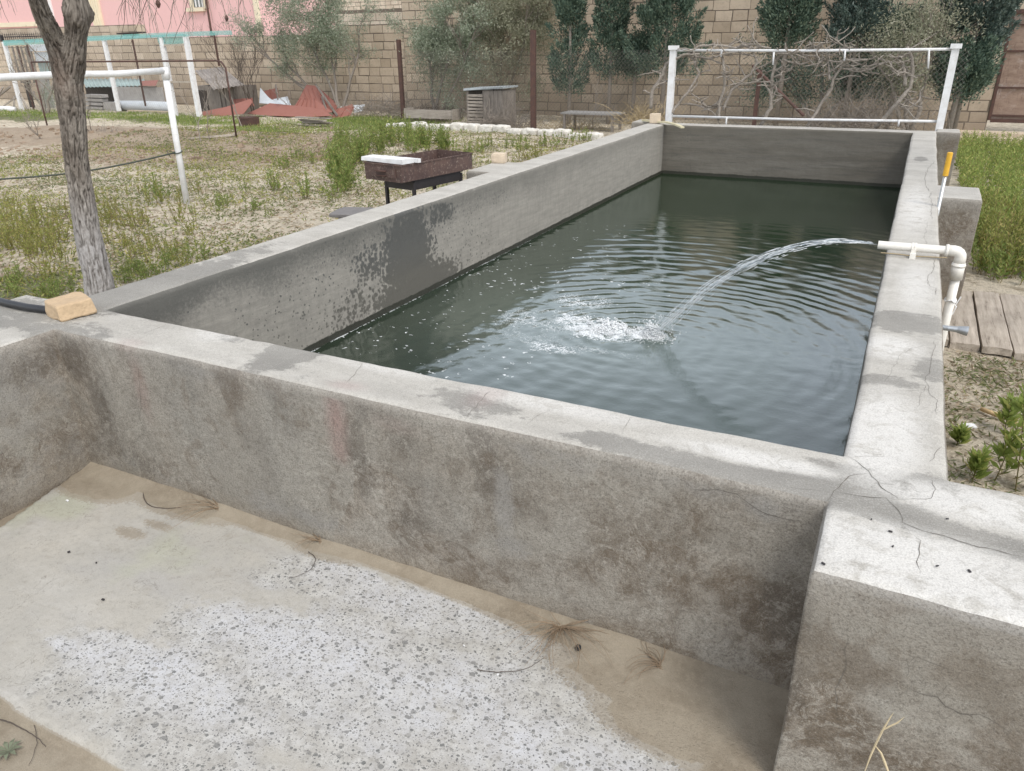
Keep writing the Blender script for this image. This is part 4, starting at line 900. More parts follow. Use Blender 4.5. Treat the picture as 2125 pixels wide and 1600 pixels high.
Y_ = 1.36; W_ = lambda u, v: tuple(at_y(u, v, Y_))
blade(mb, [W_(1795, 1600), W_(1806, 1570), W_(1817, 1545), W_(1832, 1515), W_(1848, 1488), W_(1855, 1478)], .0022)
blade(mb, [W_(1828, 1518), W_(1845, 1508), W_(1862, 1500), W_(1878, 1487)], .0024)
blade(mb, [W_(1817, 1548), W_(1828, 1562), W_(1836, 1582), W_(1846, 1610), W_(1856, 1660)], .003)
blade(mb, [W_(1795, 1600), W_(1786, 1640), W_(1780, 1700)], .002)
mb.build('dry_grass_stalk', M_STALKW, label='pale dry forked grass stalk in front of the right basin wall', cat='dry grass')
sdl = MB(); c = at_z(18, 1560, -.022)
for a in range(9):
    th = a*.7; L = .035; sdl.add([c+Vector((0, 0, .003)), c+Vector((math.cos(th-.28)*L*.6, math.sin(th-.28)*L*.6, .012)), c+Vector((math.cos(th)*L, math.sin(th)*L, .008)), c+Vector((math.cos(th+.28)*L*.6, math.sin(th+.28)*L*.6, .012))], [(0, 1, 2, 3)])
sdl.build('seedling', simple('grey green seedling', (.15, .17, .11), .8, .2, 30), label='tiny grey green seedling in the sand at the lower left', cat='weed')
for k, (u, v, s_, m_) in enumerate([(140, 1040, .010, M_WPAINT), (143, 1146, .009, M_DARKIRON), (200, 1168, .006, M_DARKIRON), (214, 1245, .009, M_DARKIRON), (1033, 1401, .007, M_WPAINT), (963, 1340, .005, M_WPAINT)]):
    c = at_z(u, v, .004); stone('pebble', c, (s_*1.1, s_*.7, s_*.5), k*1.1, m_, k, .001, sub=3, label=['white crumb near the left end of the sand strip', 'dark crumb on the smooth floor, uppermost of three', 'tiny dark crumb, middle one of three on the smooth floor', 'dark crumb lowest of three on the smooth floor', 'white chip between the tuft twig and the pebbled floor', 'tiny white chip above the bent twig'][k], cat='pebble', group='crumbs on the basin floor')
for k, (u, v, s_) in enumerate([(1848, 1104, .008), (1852, 1134, .006), (1708, 1170, .008), (1945, 1175, .006), (2012, 1186, .008), (1965, 1077, .006), (1808, 1078, .005)]):
    c = at_z(u, v, T+.003); stone('seed_crumb', c, (s_*1.1, s_*.55, s_*.35), k*1.3, M_DARKIRON, k, .001, sub=3, label='small dark seed on the broad pale top of the right basin wall', cat='seed', group='dark seeds on the pale wall top')

# ------------------------------------------------------------------ brazier beside the left wall
bz = empty('charcoal_brazier', (-3.63, 5.48, 0), label='rusty brown box brazier on a dark iron stand beyond the left tank wall', cat='brazier')
RZ = math.radians(-10); RM = Matrix.Rotation(RZ, 3, 'Z'); BC = Vector((-3.635, 5.49, 0)); BZ = .755; BW, BL, BD = .40, .87, .135
def L2W(x, y, z): return BC+RM@Vector((x, y, 0))+Vector((0, 0, z))
def wbox(mb, x, y, z, dx, dy, dz, **k): mb.box(L2W(x, y, z), (dx, dy, dz), rot=RM, **k)
def mat_brz():
    n = NT('rusted brazier plate'); a = n.noise(9, 7, .7); b = n.noise(45, 5, .75)
    c = n.mix(n.mr(a, .35, .65), (.075, .048, .044), (.125, .078, .064)); c = n.mix(n.mr(b, .55, .68), c, (.30, .24, .20)); c = n.mix(n.mr(n.noise(6, 5, .7), .58, .68, 0, .7), c, (.035, .03, .032))
    return n.done(n.bsdf(c, .7, n.bump(b, .5, .004), Metallic=.15))
M_BRZ = mat_brz()
mb = MB(); t_ = .004
wbox(mb, 0, -BL/2, BZ-BD/2, BW, t_, BD); wbox(mb, 0, BL/2, BZ-BD/2, BW, t_, BD); wbox(mb, -BW/2, 0, BZ-BD/2, t_, BL-.006, BD); wbox(mb, BW/2, 0, BZ-BD/2, t_, BL-.006, BD); wbox(mb, 0, 0, BZ-BD+.004, BW-.01, BL-.01, t_)
for sx_ in (-1, 1): wbox(mb, sx_*(BW/2+.004), 0, BZ-.006, .008, BL+.01, .008)
wbox(mb, 0, -BL/2-.006, BZ-.006, BW, .006, .008)
mb.build('fire_box', M_BRZ, bz)
mb = MB(); wbox(mb, .0, -BL/2-.008, BZ-BD*.50, BW*.74, .008, BD*.52); mb.build('ash_drawer', M_BRZ, bz)
mb = MB(); wbox(mb, .0, -BL/2-.026, BZ-BD*.40, .11, .028, .009); wbox(mb, .0, -BL/2-.024, BZ-BD*.66, .10, .024, .007); mb.build('drawer_handle', M_RUST, bz)
mb = MB()
for y_ in (-.27, .30): wbox(mb, .02, y_, BZ-BD-.045, .30, .03, .075)
for x_ in (-.13, .17): wbox(mb, x_, .015, BZ-BD-.045, .025, .57, .07)
wbox(mb, .02, .015, BZ-BD-.006, .335, .62, .008); mb.build('stand_frame', M_DARKIRON, bz)
for x_, y_ in ((-.135, -.275), (.175, -.275), (-.135, .305), (.175, .305)):
    mb = MB(); wbox(mb, x_, y_, (BZ-BD)/2-.02, .024, .024, BZ-BD+.0); mb.build('leg', M_DARKIRON, bz)
mb = MB(); mb.box(L2W(-.02, -.355, BZ+.020), (.46, .13, .032), rot=RM, jit=.003); mb.build('white_board', M_WPAINT, label='white painted board laid over the near end of the brazier', cat='board', group='white boards on the brazier')
mb = MB(); mb.box(L2W(.16, -.27, BZ+.018), (.17, .030, .030), rot=RM@Matrix.Rotation(.08, 3, 'Z'), jit=.002); mb.box(L2W(.02, -.262, BZ+.016), (.36, .05, .024), rot=RM, jit=.002); mb.build('white_board', M_WPAINT, label='narrow white board tucked behind the wider board on the brazier', cat='board', group='white boards on the brazier')
p = at_x(735, 437, -3.55)
stone('stone_stub', (p.x, p.y, -.03), (.20, .20, p.z), .2, M_CBLOCK, 5, .008, label='short pale stone post under a dark slab beside the left tank wall', cat='stone post')
stone('dark_slab', (p.x-.0, p.y, p.z-.028), (.30, .27, .028), .25, simple('dark slate slab', (.19, .18, .175), .8, .3, 9), 6, .004, label='dark flat slab capping the short stone post left of the brazier', cat='slab')

# ------------------------------------------------------------------ white pipe frame and cable on the left
g0 = on_ground(388, 424); top_ = at_y(341, 143, g0.y); zt = top_.z
wf = empty('white_pipe_frame', (g0.x, g0.y, 0), label='white pipe goalpost-like vine frame standing in the left garden', cat='pipe frame')
mb = MB(); mb.tube([(g0.x, g0.y, -.1), (top_.x*.5+g0.x*.5, g0.y, zt/2), (top_.x, g0.y, zt)], .033, 14); mb.tube([(top_.x, g0.y, zt-.10), (top_.x, g0.y, zt+.015)], .041, 14); mb.build('post', M_WPAINT, wf, True)
L0 = at_z(-60, 164, zt-.005); mb = MB(); tp = Vector((top_.x, g0.y, zt-.015)); mb.tube([tp+(tp-L0).normalized()*.03, tp.lerp(L0, .3)+Vector((0, 0, -.012)), tp.lerp(L0, .6)+Vector((0, 0, .004)), L0, L0+(L0-tp)*.5], .031, 14); mb.build('crossbar', M_WPAINT, wf, True)
L1 = L0+(L0-tp)*.5; mb = MB(); mb.tube([(L1.x, L1.y, -.1), (L1.x, L1.y, zt)], .033, 12); mb.build('post', M_WPAINT, wf, True)
c0 = at_y(358, 315, g0.y); c0 = Vector((g0.x*.75+top_.x*.25, g0.y-.035, c0.z)); e = at_z(-40, 374, c0.z-.12)
mb = MB(); P_ = [c0.lerp(e, t)+Vector((0, 0, -.16*math.sin(math.pi*t)*.35)) for t in np.linspace(0, 1, 9)]
P_[0] = c0; P_.append(e+(e-c0)*.4+Vector((0, 0, .1)))
mb.tube(P_, .009, 7); mb.tube([c0+Vector((.045*math.cos(t), .035+.045*math.sin(t), .012*math.sin(t))) for t in np.linspace(0, 12.5, 26)], .006, 6); mb.tube([c0, c0+Vector((-.09, -.03, .02)), c0+Vector((-.05, -.03, -.05))], .005, 5)
mb.build('garden_cable', M_CABLE, smooth=True, label='dark green cable tied to the white post and running off to the left', cat='cable')
# second, thin dark frame behind
g1 = on_ground(491, 287); tb = at_y(452, 126, g1.y); mb = MB(); zb = tb.z; kn_ = at_z(455, 131, zb)
lf = at_z(172, 147, zb-.02); mb.tube([(g1.x, g1.y, -.1), (g1.x, g1.y, zb-.12), (g1.x-.08, g1.y, zb-.02), (g1.x-.2, g1.y, zb)], .016, 8)
df = Vector((-1, -.12, 0)).normalized(); en = Vector((g1.x-.2, g1.y, zb))+df*4.4; mb.tube([(g1.x-.22, g1.y, zb), tuple(en)], .015, 8); mb.tube([(en.x, en.y, zb), (en.x, en.y, -.1)], .015, 8)
mb.build('rusty_pipe_frame', M_RUST, smooth=True, label='thin rusty bent pipe frame standing behind the white one', cat='pipe frame')

# ------------------------------------------------------------------ trellis behind the far wall
TY = 10.62
tr = empty('vine_trellis', (-1.4, TY, 0), label='white square-post trellis with two rails behind the far end of the tank', cat='trellis')
tl = at_y(1398, 101, TY); tR = at_y(1984, 98, TY)
for (tx, tz_) in ((tl.x, tl.z), (tR.x, tR.z)):
    mb = MB(); mb.box((tx, TY, (tz_)/2-.1), (.078, .078, tz_+.2)); pb = mb.build('post', M_WPAINT, tr)
    mb = MB(); mb.box((tx, TY, tz_+.012), (.115, .115, .05)); mb.build('post_cap', M_WPAINT, pb)
for (ua, va, ub, vb, nm) in ((1402, 104, 1980, 102, 'top_rail'), (1400, 241, 1955, 252, 'bottom_rail')):
    A_ = at_y(ua, va, TY); B_ = at_y(ub, vb, TY); zz = (A_.z+B_.z)/2; mb = MB(); mb.tube([(tl.x, TY, A_.z), ((tl.x+tR.x)/2, TY, zz-.012), (tR.x, TY, B_.z)], .016, 10); mb.build(nm, M_WPAINT, tr, True)
for u, v0, v1 in ((1754, 104, 126), (1498, 104, 118), (1928, 104, 142), (1606, 108, 135), (1508, 243, 262), (1866, 248, 262)):
    A_ = at_y(u, v0, TY-.02); B_ = at_y(u-2, v1, TY-.02); mb = MB(); mb.tube([A_, (A_+B_)/2, B_], .011, 8); mb.build('hanger', M_WPAINT, tr, True)
def vine(paths, spurs, seed, label, y0=TY+.03):
    q = random.Random(seed); mb = MB()
    for pp, ra, rb in paths:
        P0 = [at_y(u, v, y0+q.uniform(-.05, .05)) for u, v in pp]; P = []
        for a, b in zip(P0[:-1], P0[1:]):
            for k in range(4): P.append(a.lerp(b, k/4)+mn.noise_vector(Vector((len(P)*.7, seed, 2)))*.018)
        P.append(P0[-1]); mb.tube(P, [.95*(ra+(rb-ra)*i/(len(P)-1)) for i in range(len(P))], 8, wob=.35, seed=seed)
        for s_ in range(spurs):
            b = P[int(len(P)*q.uniform(.45, 1))-1] if q.random() < .75 else P[int(len(P)*q.uniform(.1, .5))]
            L = q.uniform(.10, .36); d = Vector((q.uniform(-1, 1), q.uniform(-.6, .6), q.uniform(-.35, .6))).normalized(); S_ = [b]
            for k in range(4): d = (d+Vector((q.uniform(-.5, .5), q.uniform(-.4, .4), q.uniform(-.35, .35)))).normalized(); S_.append(S_[-1]+d*L/4)
            mb.tube(S_, [.009, .0085, .0075, .0065, .005], 6, wob=.3, seed=s_)
            if q.random() < .7:
                d2 = Vector((q.uniform(-1, 1), q.uniform(-.6, .6), q.uniform(-.5, .6))).normalized(); mb.tube([S_[2], S_[2]+d2*L*.25, S_[2]+d2*L*.42+Vector((0, 0, q.uniform(-.04, .04)))], [.008, .007, .005], 6)
    mb.build('grape_vine', M_VINE, smooth=True, label=label, cat='grape vine', group='bare grape vines on the trellis')
vine([([(1351, 225), (1353, 190), (1376, 152), (1383, 133), (1417, 114), (1452, 112)], .026, .014), ([(1335, 188), (1353, 195), (1365, 170), (1395, 165)], .01, .006)], 6, 31, 'bare gnarled vine curling round the left white post of the trellis')
vine([([(1396, 235), (1400, 224), (1427, 193), (1452, 152), (1440, 125), (1425, 112), (1470, 104)], .020, .012)], 7, 32, 'thin bare vine slanting up just right of the left post')
vine([([(1490, 250), (1493, 216), (1503, 178), (1503, 142), (1496, 110), (1520, 98)], .022, .014), ([(1497, 216), (1470, 222), (1455, 230)], .012, .007)], 9, 33, 'bare vine with many low spurs, second clump from the left post')
vine([([(1500, 230), (1518, 188), (1559, 153), (1570, 129), (1562, 100), (1540, 92), (1529, 98)], .020, .013)], 9, 34, 'bare vine leaning right and hooking over the top rail left of centre')
vine([([(1577, 262), (1599, 223), (1601, 165), (1610, 125), (1625, 108)], .025, .017), ([(1601, 170), (1580, 170), (1560, 163)], .012, .007), ([(1606, 160), (1640, 145), (1665, 105)], .013, .008)], 10, 35, 'bare vine with a dense fan of spurs at the middle of the top rail')
vine([([(1676, 262), (1700, 222), (1723, 188), (1729, 165), (1747, 137), (1765, 123), (1800, 124)], .021, .013), ([(1723, 165), (1718, 130), (1700, 108), (1740, 88)], .014, .009), ([(1745, 140), (1780, 150), (1805, 145)], .010, .006)], 8, 36, 'bare vine forking widely under the rail right of the centre')
vine([([(1815, 265), (1865, 212), (1888, 182), (1896, 150), (1890, 120), (1882, 98)], .026, .019), ([(1862, 216), (1885, 228), (1910, 207)], .014, .008), ([(1877, 178), (1878, 150), (1873, 128)], .022, .016)], 7, 37, 'thick twin bare vine nearest the right white post')
vine([([(1425, 112), (1450, 96), (1490, 93), (1530, 100), (1560, 92), (1600, 100)], .016, .011), ([(1440, 118), (1475, 122), (1505, 112), (1540, 106)], .013, .009)], 10, 41, 'thick bare vine arms lying along the left part of the top rail')
vine([([(1590, 108), (1640, 112), (1680, 100), (1720, 104), (1770, 98)], .013, .009), ([(1625, 125), (1660, 133), (1700, 122), (1735, 128), (1790, 126)], .012, .008)], 11, 42, 'bare vine arms tangled under the middle of the top rail')
vine([([(1755, 123), (1800, 138), (1850, 128), (1885, 112)], .011, .008), ([(1690, 98), (1725, 86), (1760, 98)], .011, .008)], 6, 43, 'short bare vine arms hanging right of the middle of the top rail')
# ------------------------------------------------------------------ the block wall and what stands behind it
WY = 17.3
def mat_block(name, c1, c2, c3, dirt=True):
    n = NT(name); v = n.attr('v').outputs['Fac']; x, y, z = n.xyz()
    c = n.mix(v, c1, c2); c = n.mix(n.mr(n.noise(2.5, 6, .65), .45, .7, 0, .6), c, c3); c = n.mix(n.mr(n.noise(24, 5, .7), .5, .75, 0, .4), c, tuple(q*.55 for q in c1))
    if dirt: c = n.mix(n.mr(n.m('ADD', z, n.m('MULTIPLY', n.noise(.8, 4, .6), 1.2)), 1.7, .6, 0, .5), c, (.15, .125, .10))
    return n.done(n.bsdf(c, .95, n.bump(n.noise(50, 5, .7), .5, .008), Specular_IOR_Level=.2))
M_BLOCK = mat_block('tan shell-stone block', (.46, .375, .285), (.62, .52, .41), (.38, .31, .235))
M_BLOCKL = mat_block('pale shell-stone block', (.56, .47, .37), (.68, .59, .48), (.46, .38, .30), False)
M_MORT = simple('dark recessed mortar', (.20, .165, .13), .95, .4, 9)
def block_wall(name, x0, x1, z0, top, y, bw, bh, mat, seed, thick=.35, gap=.0075, ragged=False, parent=None, **tags):
    q = random.Random(seed); V = []; F = []; att = []; MI = []
    def addq(vs, v, mi=0):
        k = len(V); V.extend(vs); att.extend([v]*len(vs))
        return k
    z = z0; row = 0
    topf = top if callable(top) else (lambda x: top)
    while z < max(topf(x0), topf(x1), topf((x0+x1)/2))-.03:
        h = bh*q.uniform(.93, 1.06); x = x0+(-bw*.5 if row % 2 else 0)+q.uniform(-.08, 0)*bw
        while x < x1:
            w_ = bw*q.uniform(.72, 1.15); a, b = max(x, x0), min(x+w_, x1)
            if b-a > .04 and z+h*.5 < topf((a+b)/2):
                g = gap*q.uniform(.4, 1.5); pr = q.uniform(.002, .006); j = lambda: q.uniform(-.006, .006)
                e = .005
                o = [(a+g+j(), z+g+j()), (b-g+j(), z+g+j()), (b-g+j(), z+h-g+j()), (a+g+j(), z+h-g+j())]
                cx_, cz_ = (a+b)/2, z+h/2
                inn = [(px+(e if px < cx_ else -e), pz+(e if pz < cz_ else -e)) for px, pz in o]
                k = addq([(px, y+.002, pz) for px, pz in o]+[(px, y-pr+j()*.4, pz) for px, pz in inn], q.random())
                F.append((k+4, k+5, k+6, k+7)); F += [(k+i, k+(i+1) % 4, k+4+(i+1) % 4, k+4+i) for i in range(4)]; MI.extend([0]*5)
            x += w_
        z += h; row += 1
    # body behind the faces
    n_ = 24; xs_ = np.linspace(x0, x1, n_+1)
    for a, b in zip(xs_[:-1], xs_[1:]):
        t = topf((a+b)/2); k = addq([(a, y, z0), (b, y, z0), (b, y, t), (a, y, t), (a, y+thick, z0), (b, y+thick, z0), (b, y+thick, t), (a, y+thick, t)], .5)
        F += [(k, k+1, k+2, k+3), (k+3, k+2, k+6, k+7), (k+5, k+4, k+7, k+6)]; MI.extend([1, 0, 1])
    k = addq([(x0, y, z0), (x0, y, topf(x0)), (x0, y+thick, topf(x0)), (x0, y+thick, z0), (x1, y, z0), (x1, y, topf(x1)), (x1, y+thick, topf(x1)), (x1, y+thick, z0)], .5)
    F += [(k, k+1, k+2, k+3), (k+7, k+6, k+5, k+4)]; MI.extend([0, 0])
    me = np_mesh(name, V, F, {'v': np.array(att)}, MI); return link(name, me, [mat, M_MORT], parent, **tags)
XH = at_y(836, 40, WY).x; XD = at_y(2046, 262, WY).x; zlow = at_y(540, 74, WY).z; zmid = at_y(790, 50, WY).z; XM = at_y(690, 50, WY).x
block_wall('block_wall', -34, XH, -.15, lambda x: zlow if x < XM else zmid, WY+.02, .40, .20, M_BLOCK, 1, label='lower tan stone block wall behind the poultry run and the olive tree', cat='wall', group='stone block garden walls')
block_wall('block_wall', XH, XD, -.3, 3.7, WY-.02, .41, .20, M_BLOCK, 2, label='tall tan stone block wall behind the trellis and conifers', cat='wall', group='stone block garden walls')
xa, xb = at_y(735, 30, 19.3).x, at_y(850, 30, 19.3).x
block_wall('block_wall', xa-.6, xb+1, -.1, at_y(790, 19, 19.3).z, 19.3, .42, .21, M_BLOCKL, 3, label='bright pale block wall piece seen above the garden wall beside the olive', cat='wall')
xa2, xb2 = at_y(150, 60, 18.6).x, at_y(283, 60, 18.6).x
block_wall('block_wall', xa2-4.5, xb2, -.1, at_y(240, 52, 18.6).z, 18.6, .42, .2, M_BLOCK, 4, label='short raised block wall piece in front of the pink house', cat='wall')
block_wall('brick_house', -19.5, -9, -.1, 5.5, 24.5, .30, .13, M_BLOCKL, 5, label='pale small-brick house wall rising behind the olive tree', cat='house')
# door in the wall at the right
dr = empty('metal_door', (XD+.75, WY, -.14), label='rusty brown metal door in the stone wall at the right edge', cat='door')
n = NT('rust streaked door'); x, y, z = n.xyz(); a = n.noise(3, 6, .7, n.vec(1, 1, 3)); c = n.mix(n.mr(a, .35, .65), (.22, .15, .115), (.35, .26, .205)); c = n.mix(n.mr(n.noise(2.3, 5, .7), .52, .66), c, (.46, .39, .36)); c = n.mix(n.mr(n.noise(14, 5, .75, n.vec(3, 3, .5)), .55, .7, 0, .6), c, (.10, .05, .035))
M_DOOR = n.done(n.bsdf(c, .8, n.bump(n.noise(30, 5, .7), .4, .005)))
zd0 = at_y(2046, 246, WY).z; zd1 = at_y(2100, 28, WY).z
mb = MB(); mb.box((XD+.75, WY+.06, (zd0+zd1)/2), (1.50, .04, zd1-zd0)); dp = mb.build('door_panel', M_DOOR, dr)
mb = MB()
for v in (52, 106, 182, 240):
    zz = at_y(2080, v, WY).z; mb.box((XD+.75, WY+.03, zz), (1.48, .03, .03))
mb.build('cross_bar', M_RUST, dp)
mb = MB(); mb.box((XD+.025, WY+.0, (zd0+zd1)/2), (.05, .08, zd1-zd0+.05)); mb.box((XD+.80, WY-.0, zd1+.03), (1.5, .08, .06)); mb.box((XD+.80, WY, zd0-.03), (1.5, .10, .06)); mb.build('door_frame', M_RUST, dr)
block_wall('block_wall', XD, XD+6, zd1+.06, 3.7, WY-.0, .41, .20, M_BLOCK, 6, label='courses of block wall above the rusty metal door', cat='wall')
block_wall('block_wall', XD+1.6, XD+6, -.3, zd1+.06, WY-.0, .41, .20, M_BLOCK, 7, label='block wall piece right of the rusty metal door', cat='wall')
mb = MB(); mb.box((XD+1.8, WY-.25, -.10), (4.6, .5, .16)); mb.build('door_step', M_LIMEP, label='low stone threshold in front of the rusty metal door', cat='step')
for i in range(7):
    stone('kerb_block', (1.0+i*.36-.35, 15.95+.01*i, -.2), (.33, .2, .20), random.uniform(-.05, .05), M_LIMEP, 70+i, .008, label=['first', 'second', 'third', 'fourth', 'fifth', 'sixth', 'seventh'][i]+' pale block from the left in the row edging the right grass', cat='kerb block', group='pale blocks edging the right grass')
# pink house
PY = 27.0
M_PINK = simple('pink render', (.72, .46, .45), .9, .12, 1.2, col2=(.66, .42, .41), bump=.15)
M_CREAM = simple('cream trim', (.74, .66, .50), .85, .12, 3)
ph = empty('pink_house', (at_y(270, 60, PY).x, PY, 0), label='pink rendered house with cream pilaster and trim behind the garden wall', cat='house')
px0, px1 = at_y(-260, 60, PY).x, at_y(543, 60, PY).x
mb = MB(); mb.box(((px0+px1)/2, PY+4, 3.5), (px1-px0, 8, 7.2)); mb.build('wall', M_PINK, ph)
def facade(name, u0, u1, v0, v1, mat, prow=.08, par=ph):
    A_, B_ = at_y(u0, (v0+v1)/2, PY), at_y(u1, (v0+v1)/2, PY); z1, z0 = at_y((u0+u1)/2, v0, PY).z, at_y((u0+u1)/2, v1, PY).z
    mb = MB(); mb.box(((A_.x+B_.x)/2, PY-prow/2+.01, (z0+z1)/2), (abs(B_.x-A_.x), prow, abs(z1-z0))); return mb.build(name, mat, par)
pz1 = at_y(190, 0, PY); A_ = at_y(205, 40, PY).x
mb = MB(); mb.box((A_, PY-.05, 3.5), (.62, .12, 7)); mb.build('pilaster', M_CREAM, ph)
for k in range(4):
    mb = MB(); mb.box((A_-.225+k*.15, PY-.125, 3.5), (.09, .03, 7)); mb.build('pilaster_rib', M_CREAM, ph)
mb = MB(); mb.box((px1-.08, PY-.05, 3.5), (.20, .14, 7.1)); mb.build('corner_trim', M_CREAM, ph)
mb = MB(); A2 = at_y(108, 20, PY).x; mb.box((A2, PY-.03, 4.5), (.16, .08, 5)); mb.build('downpipe', M_WPAINT, ph)
facade('string_course', -260, 84, 51, 60, M_CREAM, .10)
wn = facade('window', 396, 425, -60, 15, simple('dark window glass', (.16, .17, .16), .15, .2, 3), .04)
facade('window_frame', 392, 398, -60, 18, M_CREAM, .10, wn); facade('window_frame', 421, 427, -60, 18, M_CREAM, .10, wn); facade('window_sill', 391, 428, 16, 24, M_CREAM, .16, wn)
for k in range(3): facade('window_bar', 402+k*7, 404+k*7, -60, 15, M_WPAINT, .07, wn)
mb = MB(); a, b = at_y(423, -40, PY-.15), at_y(441, 66, PY-.15); x_ = (a.x+b.x)/2; mb.tube([(at_y(431, 20, PY-.15).x, PY-.15, 7), (at_y(431, 20, PY-.15).x, PY-.15, b.z-1)], .045, 8); mb.build('drainpipe', M_RUST, ph)
# iron picket fence at far left
pf = empty('picket_fence', (-26, 18.2, 0), label='thin iron picket railing above the wall at the far left', cat='fence')
zr = at_y(40, 76, 18.2).z; mb = MB(); mb.tube([(-31, 18.2, zr), (at_y(98, 76, 18.2).x, 18.2, zr)], .018, 6); mb.tube([(-31, 18.2, zr-.5), (at_y(98, 76, 18.2).x, 18.2, zr-.5)], .018, 6); mb.build('rail', M_DARKIRON, pf)
for k in range(30):
    x_ = at_y(98, 76, 18.2).x-k*.115; mb = MB(); mb.tube([(x_, 18.2, zr-.8), (x_, 18.2, zr+.08), (x_, 18.2, zr+.14)], [.010, .010, .002], 5); mb.build('picket', M_DARKIRON, pf)
mb = MB(); x_ = at_y(4, 80, 18.1).x; mb.box((x_, 18.1, zr/2), (.08, .08, zr+.1)); mb.build('post', M_DARKIRON, pf)

# ------------------------------------------------------------------ trees and bushes in front of the wall
def bare(mb, p, d, L, r_, depth, q, spread=.55, tip=.003, up=.12):
    P = [Vector(p)]; d = Vector(d).normalized(); n_ = 4
    for k in range(n_):
        d = (d+Vector((q.gauss(0, .12), q.gauss(0, .12), q.gauss(0, .08)+up*.3))).normalized(); P.append(P[-1]+d*L/n_)
    mb.tube(P, [r_*(1-.35*k/n_) for k in range(n_+1)], 6 if r_ > .01 else 4, cap=False)
    if depth == 0: return [P[-1]]
    out = []
    for k in range(q.choice((2, 3)) if depth > 1 else 2):
        nd = (d+Vector((q.gauss(0, spread), q.gauss(0, spread), q.gauss(0, spread*.5)+up))).normalized()
        s_ = P[-1] if k == 0 else P[q.choice((2, 3))]
        out += bare(mb, s_, nd, L*q.uniform(.6, .85), max(tip, r_*.6), depth-1, q, spread, tip, up)
    return out+[P[-1]]
def crown_leaves(C, R, nclump, per, cr, L, seed, upb=.2, hang=False, core=.35):
    r = np.random.default_rng(seed); d = unit(r.normal(size=(nclump, 3))); rad = r.random(nclump)**.45
    P = np.array(C)+d*rad[:, None]*np.array(R)
    cs = cr*r.uniform(.5, 1.25, nclump); out = []
    for p, c in zip(P, cs):
        n_ = int(per*(c/cr)**1.5); q = r.normal(size=(n_, 3))*c*.55; out.append(p+q)
    P = np.concatenate(out); D = r.normal(size=P.shape); D[:, 2] += upb
    return P, D
def olive(name, base, stems, C, R, seed, mat, n=9000, L=.07, label='', cat='tree', nclump=90):
    n = int(n*2.4); L *= .8
    q = random.Random(seed); root = empty(name, base, label=label, cat=cat); mb = MB(); tips = []
    for s_ in stems:
        P = [Vector(base)+Vector((q.uniform(-.06, .06), q.uniform(-.04, .04), -.05))]; T_ = Vector(s_)
        for k in range(1, 6): P.append(P[0].lerp(T_, k/5)+Vector((math.sin(k*.8)*.05*q.uniform(-1, 1), .04*q.uniform(-1, 1), 0)))
        mb.tube(P, [.045-.005*k for k in range(6)], 8, wob=.2)
        for _ in range(3): tips += bare(mb, P[q.choice((3, 4, 5))], (T_-P[0])+Vector((q.gauss(0, .6), q.gauss(0, .5), q.uniform(-.1, .8))), .5, .018, 3, q, .5, .004)
    mb.build('trunk', M_TWIG, root, True)
    P, D = crown_leaves(C, R, nclump, n//nclump, .27, L, seed)
    tp = np.array([tuple(t) for t in tips]); r = np.random.default_rng(seed+1); k = r.integers(0, len(tp), n//3); P2 = tp[k]+r.normal(size=(n//3, 3))*.09
    P = np.concatenate([P, P2]); D = np.concatenate([D, r.normal(size=P2.shape)]); r2 = np.random.default_rng(seed+2)
    keep = pnoise(P[:, 0], P[:, 1], P[:, 2], 2.4, 2) > -.28; P, D = P[keep], D[keep]
    leaf_obj('crown', P, D, L*r2.uniform(.6, 1.2, len(P)), L*.30, mat, root, seed); return root
YT = 15.9
def A(u, v, y=YT): return tuple(at_y(u, v, y))
pxm = (at_y(700, 100, YT)-at_y(600, 100, YT)).length/100      # metres per photo pixel at the trees
olive('olive_tree', tuple(on_ground(708, 243)), [A(600, 140), A(690, 130), A(745, 110), A(560, 125), A(650, 100)], A(637, 30), (1.20, .7, 1.25), 11, M_OLIVE, 17000, .075, 'grey green olive tree with forked stems above the red sheets', 'olive tree', 120)
olive('olive_tree', tuple(on_ground(905, 246)), [A(890, 120), A(930, 120), A(960, 140)], A(930, 55), (.95, .6, 1.75), 12, M_OLIVE, 15000, .075, 'greyish olive tree between the two rusty fence posts', 'olive tree', 100)
olive('olive_tree', tuple(on_ground(1045, 235)), [A(1040, 100, 16.5), A(1090, 80, 16.5), A(1010, 60, 16.5)], A(1055, 45, 16.5), (1.05, .6, 1.8), 13, M_OLIVE2, 15000, .075, 'dusty beige green olive tree behind the right rusty post', 'olive tree', 100)
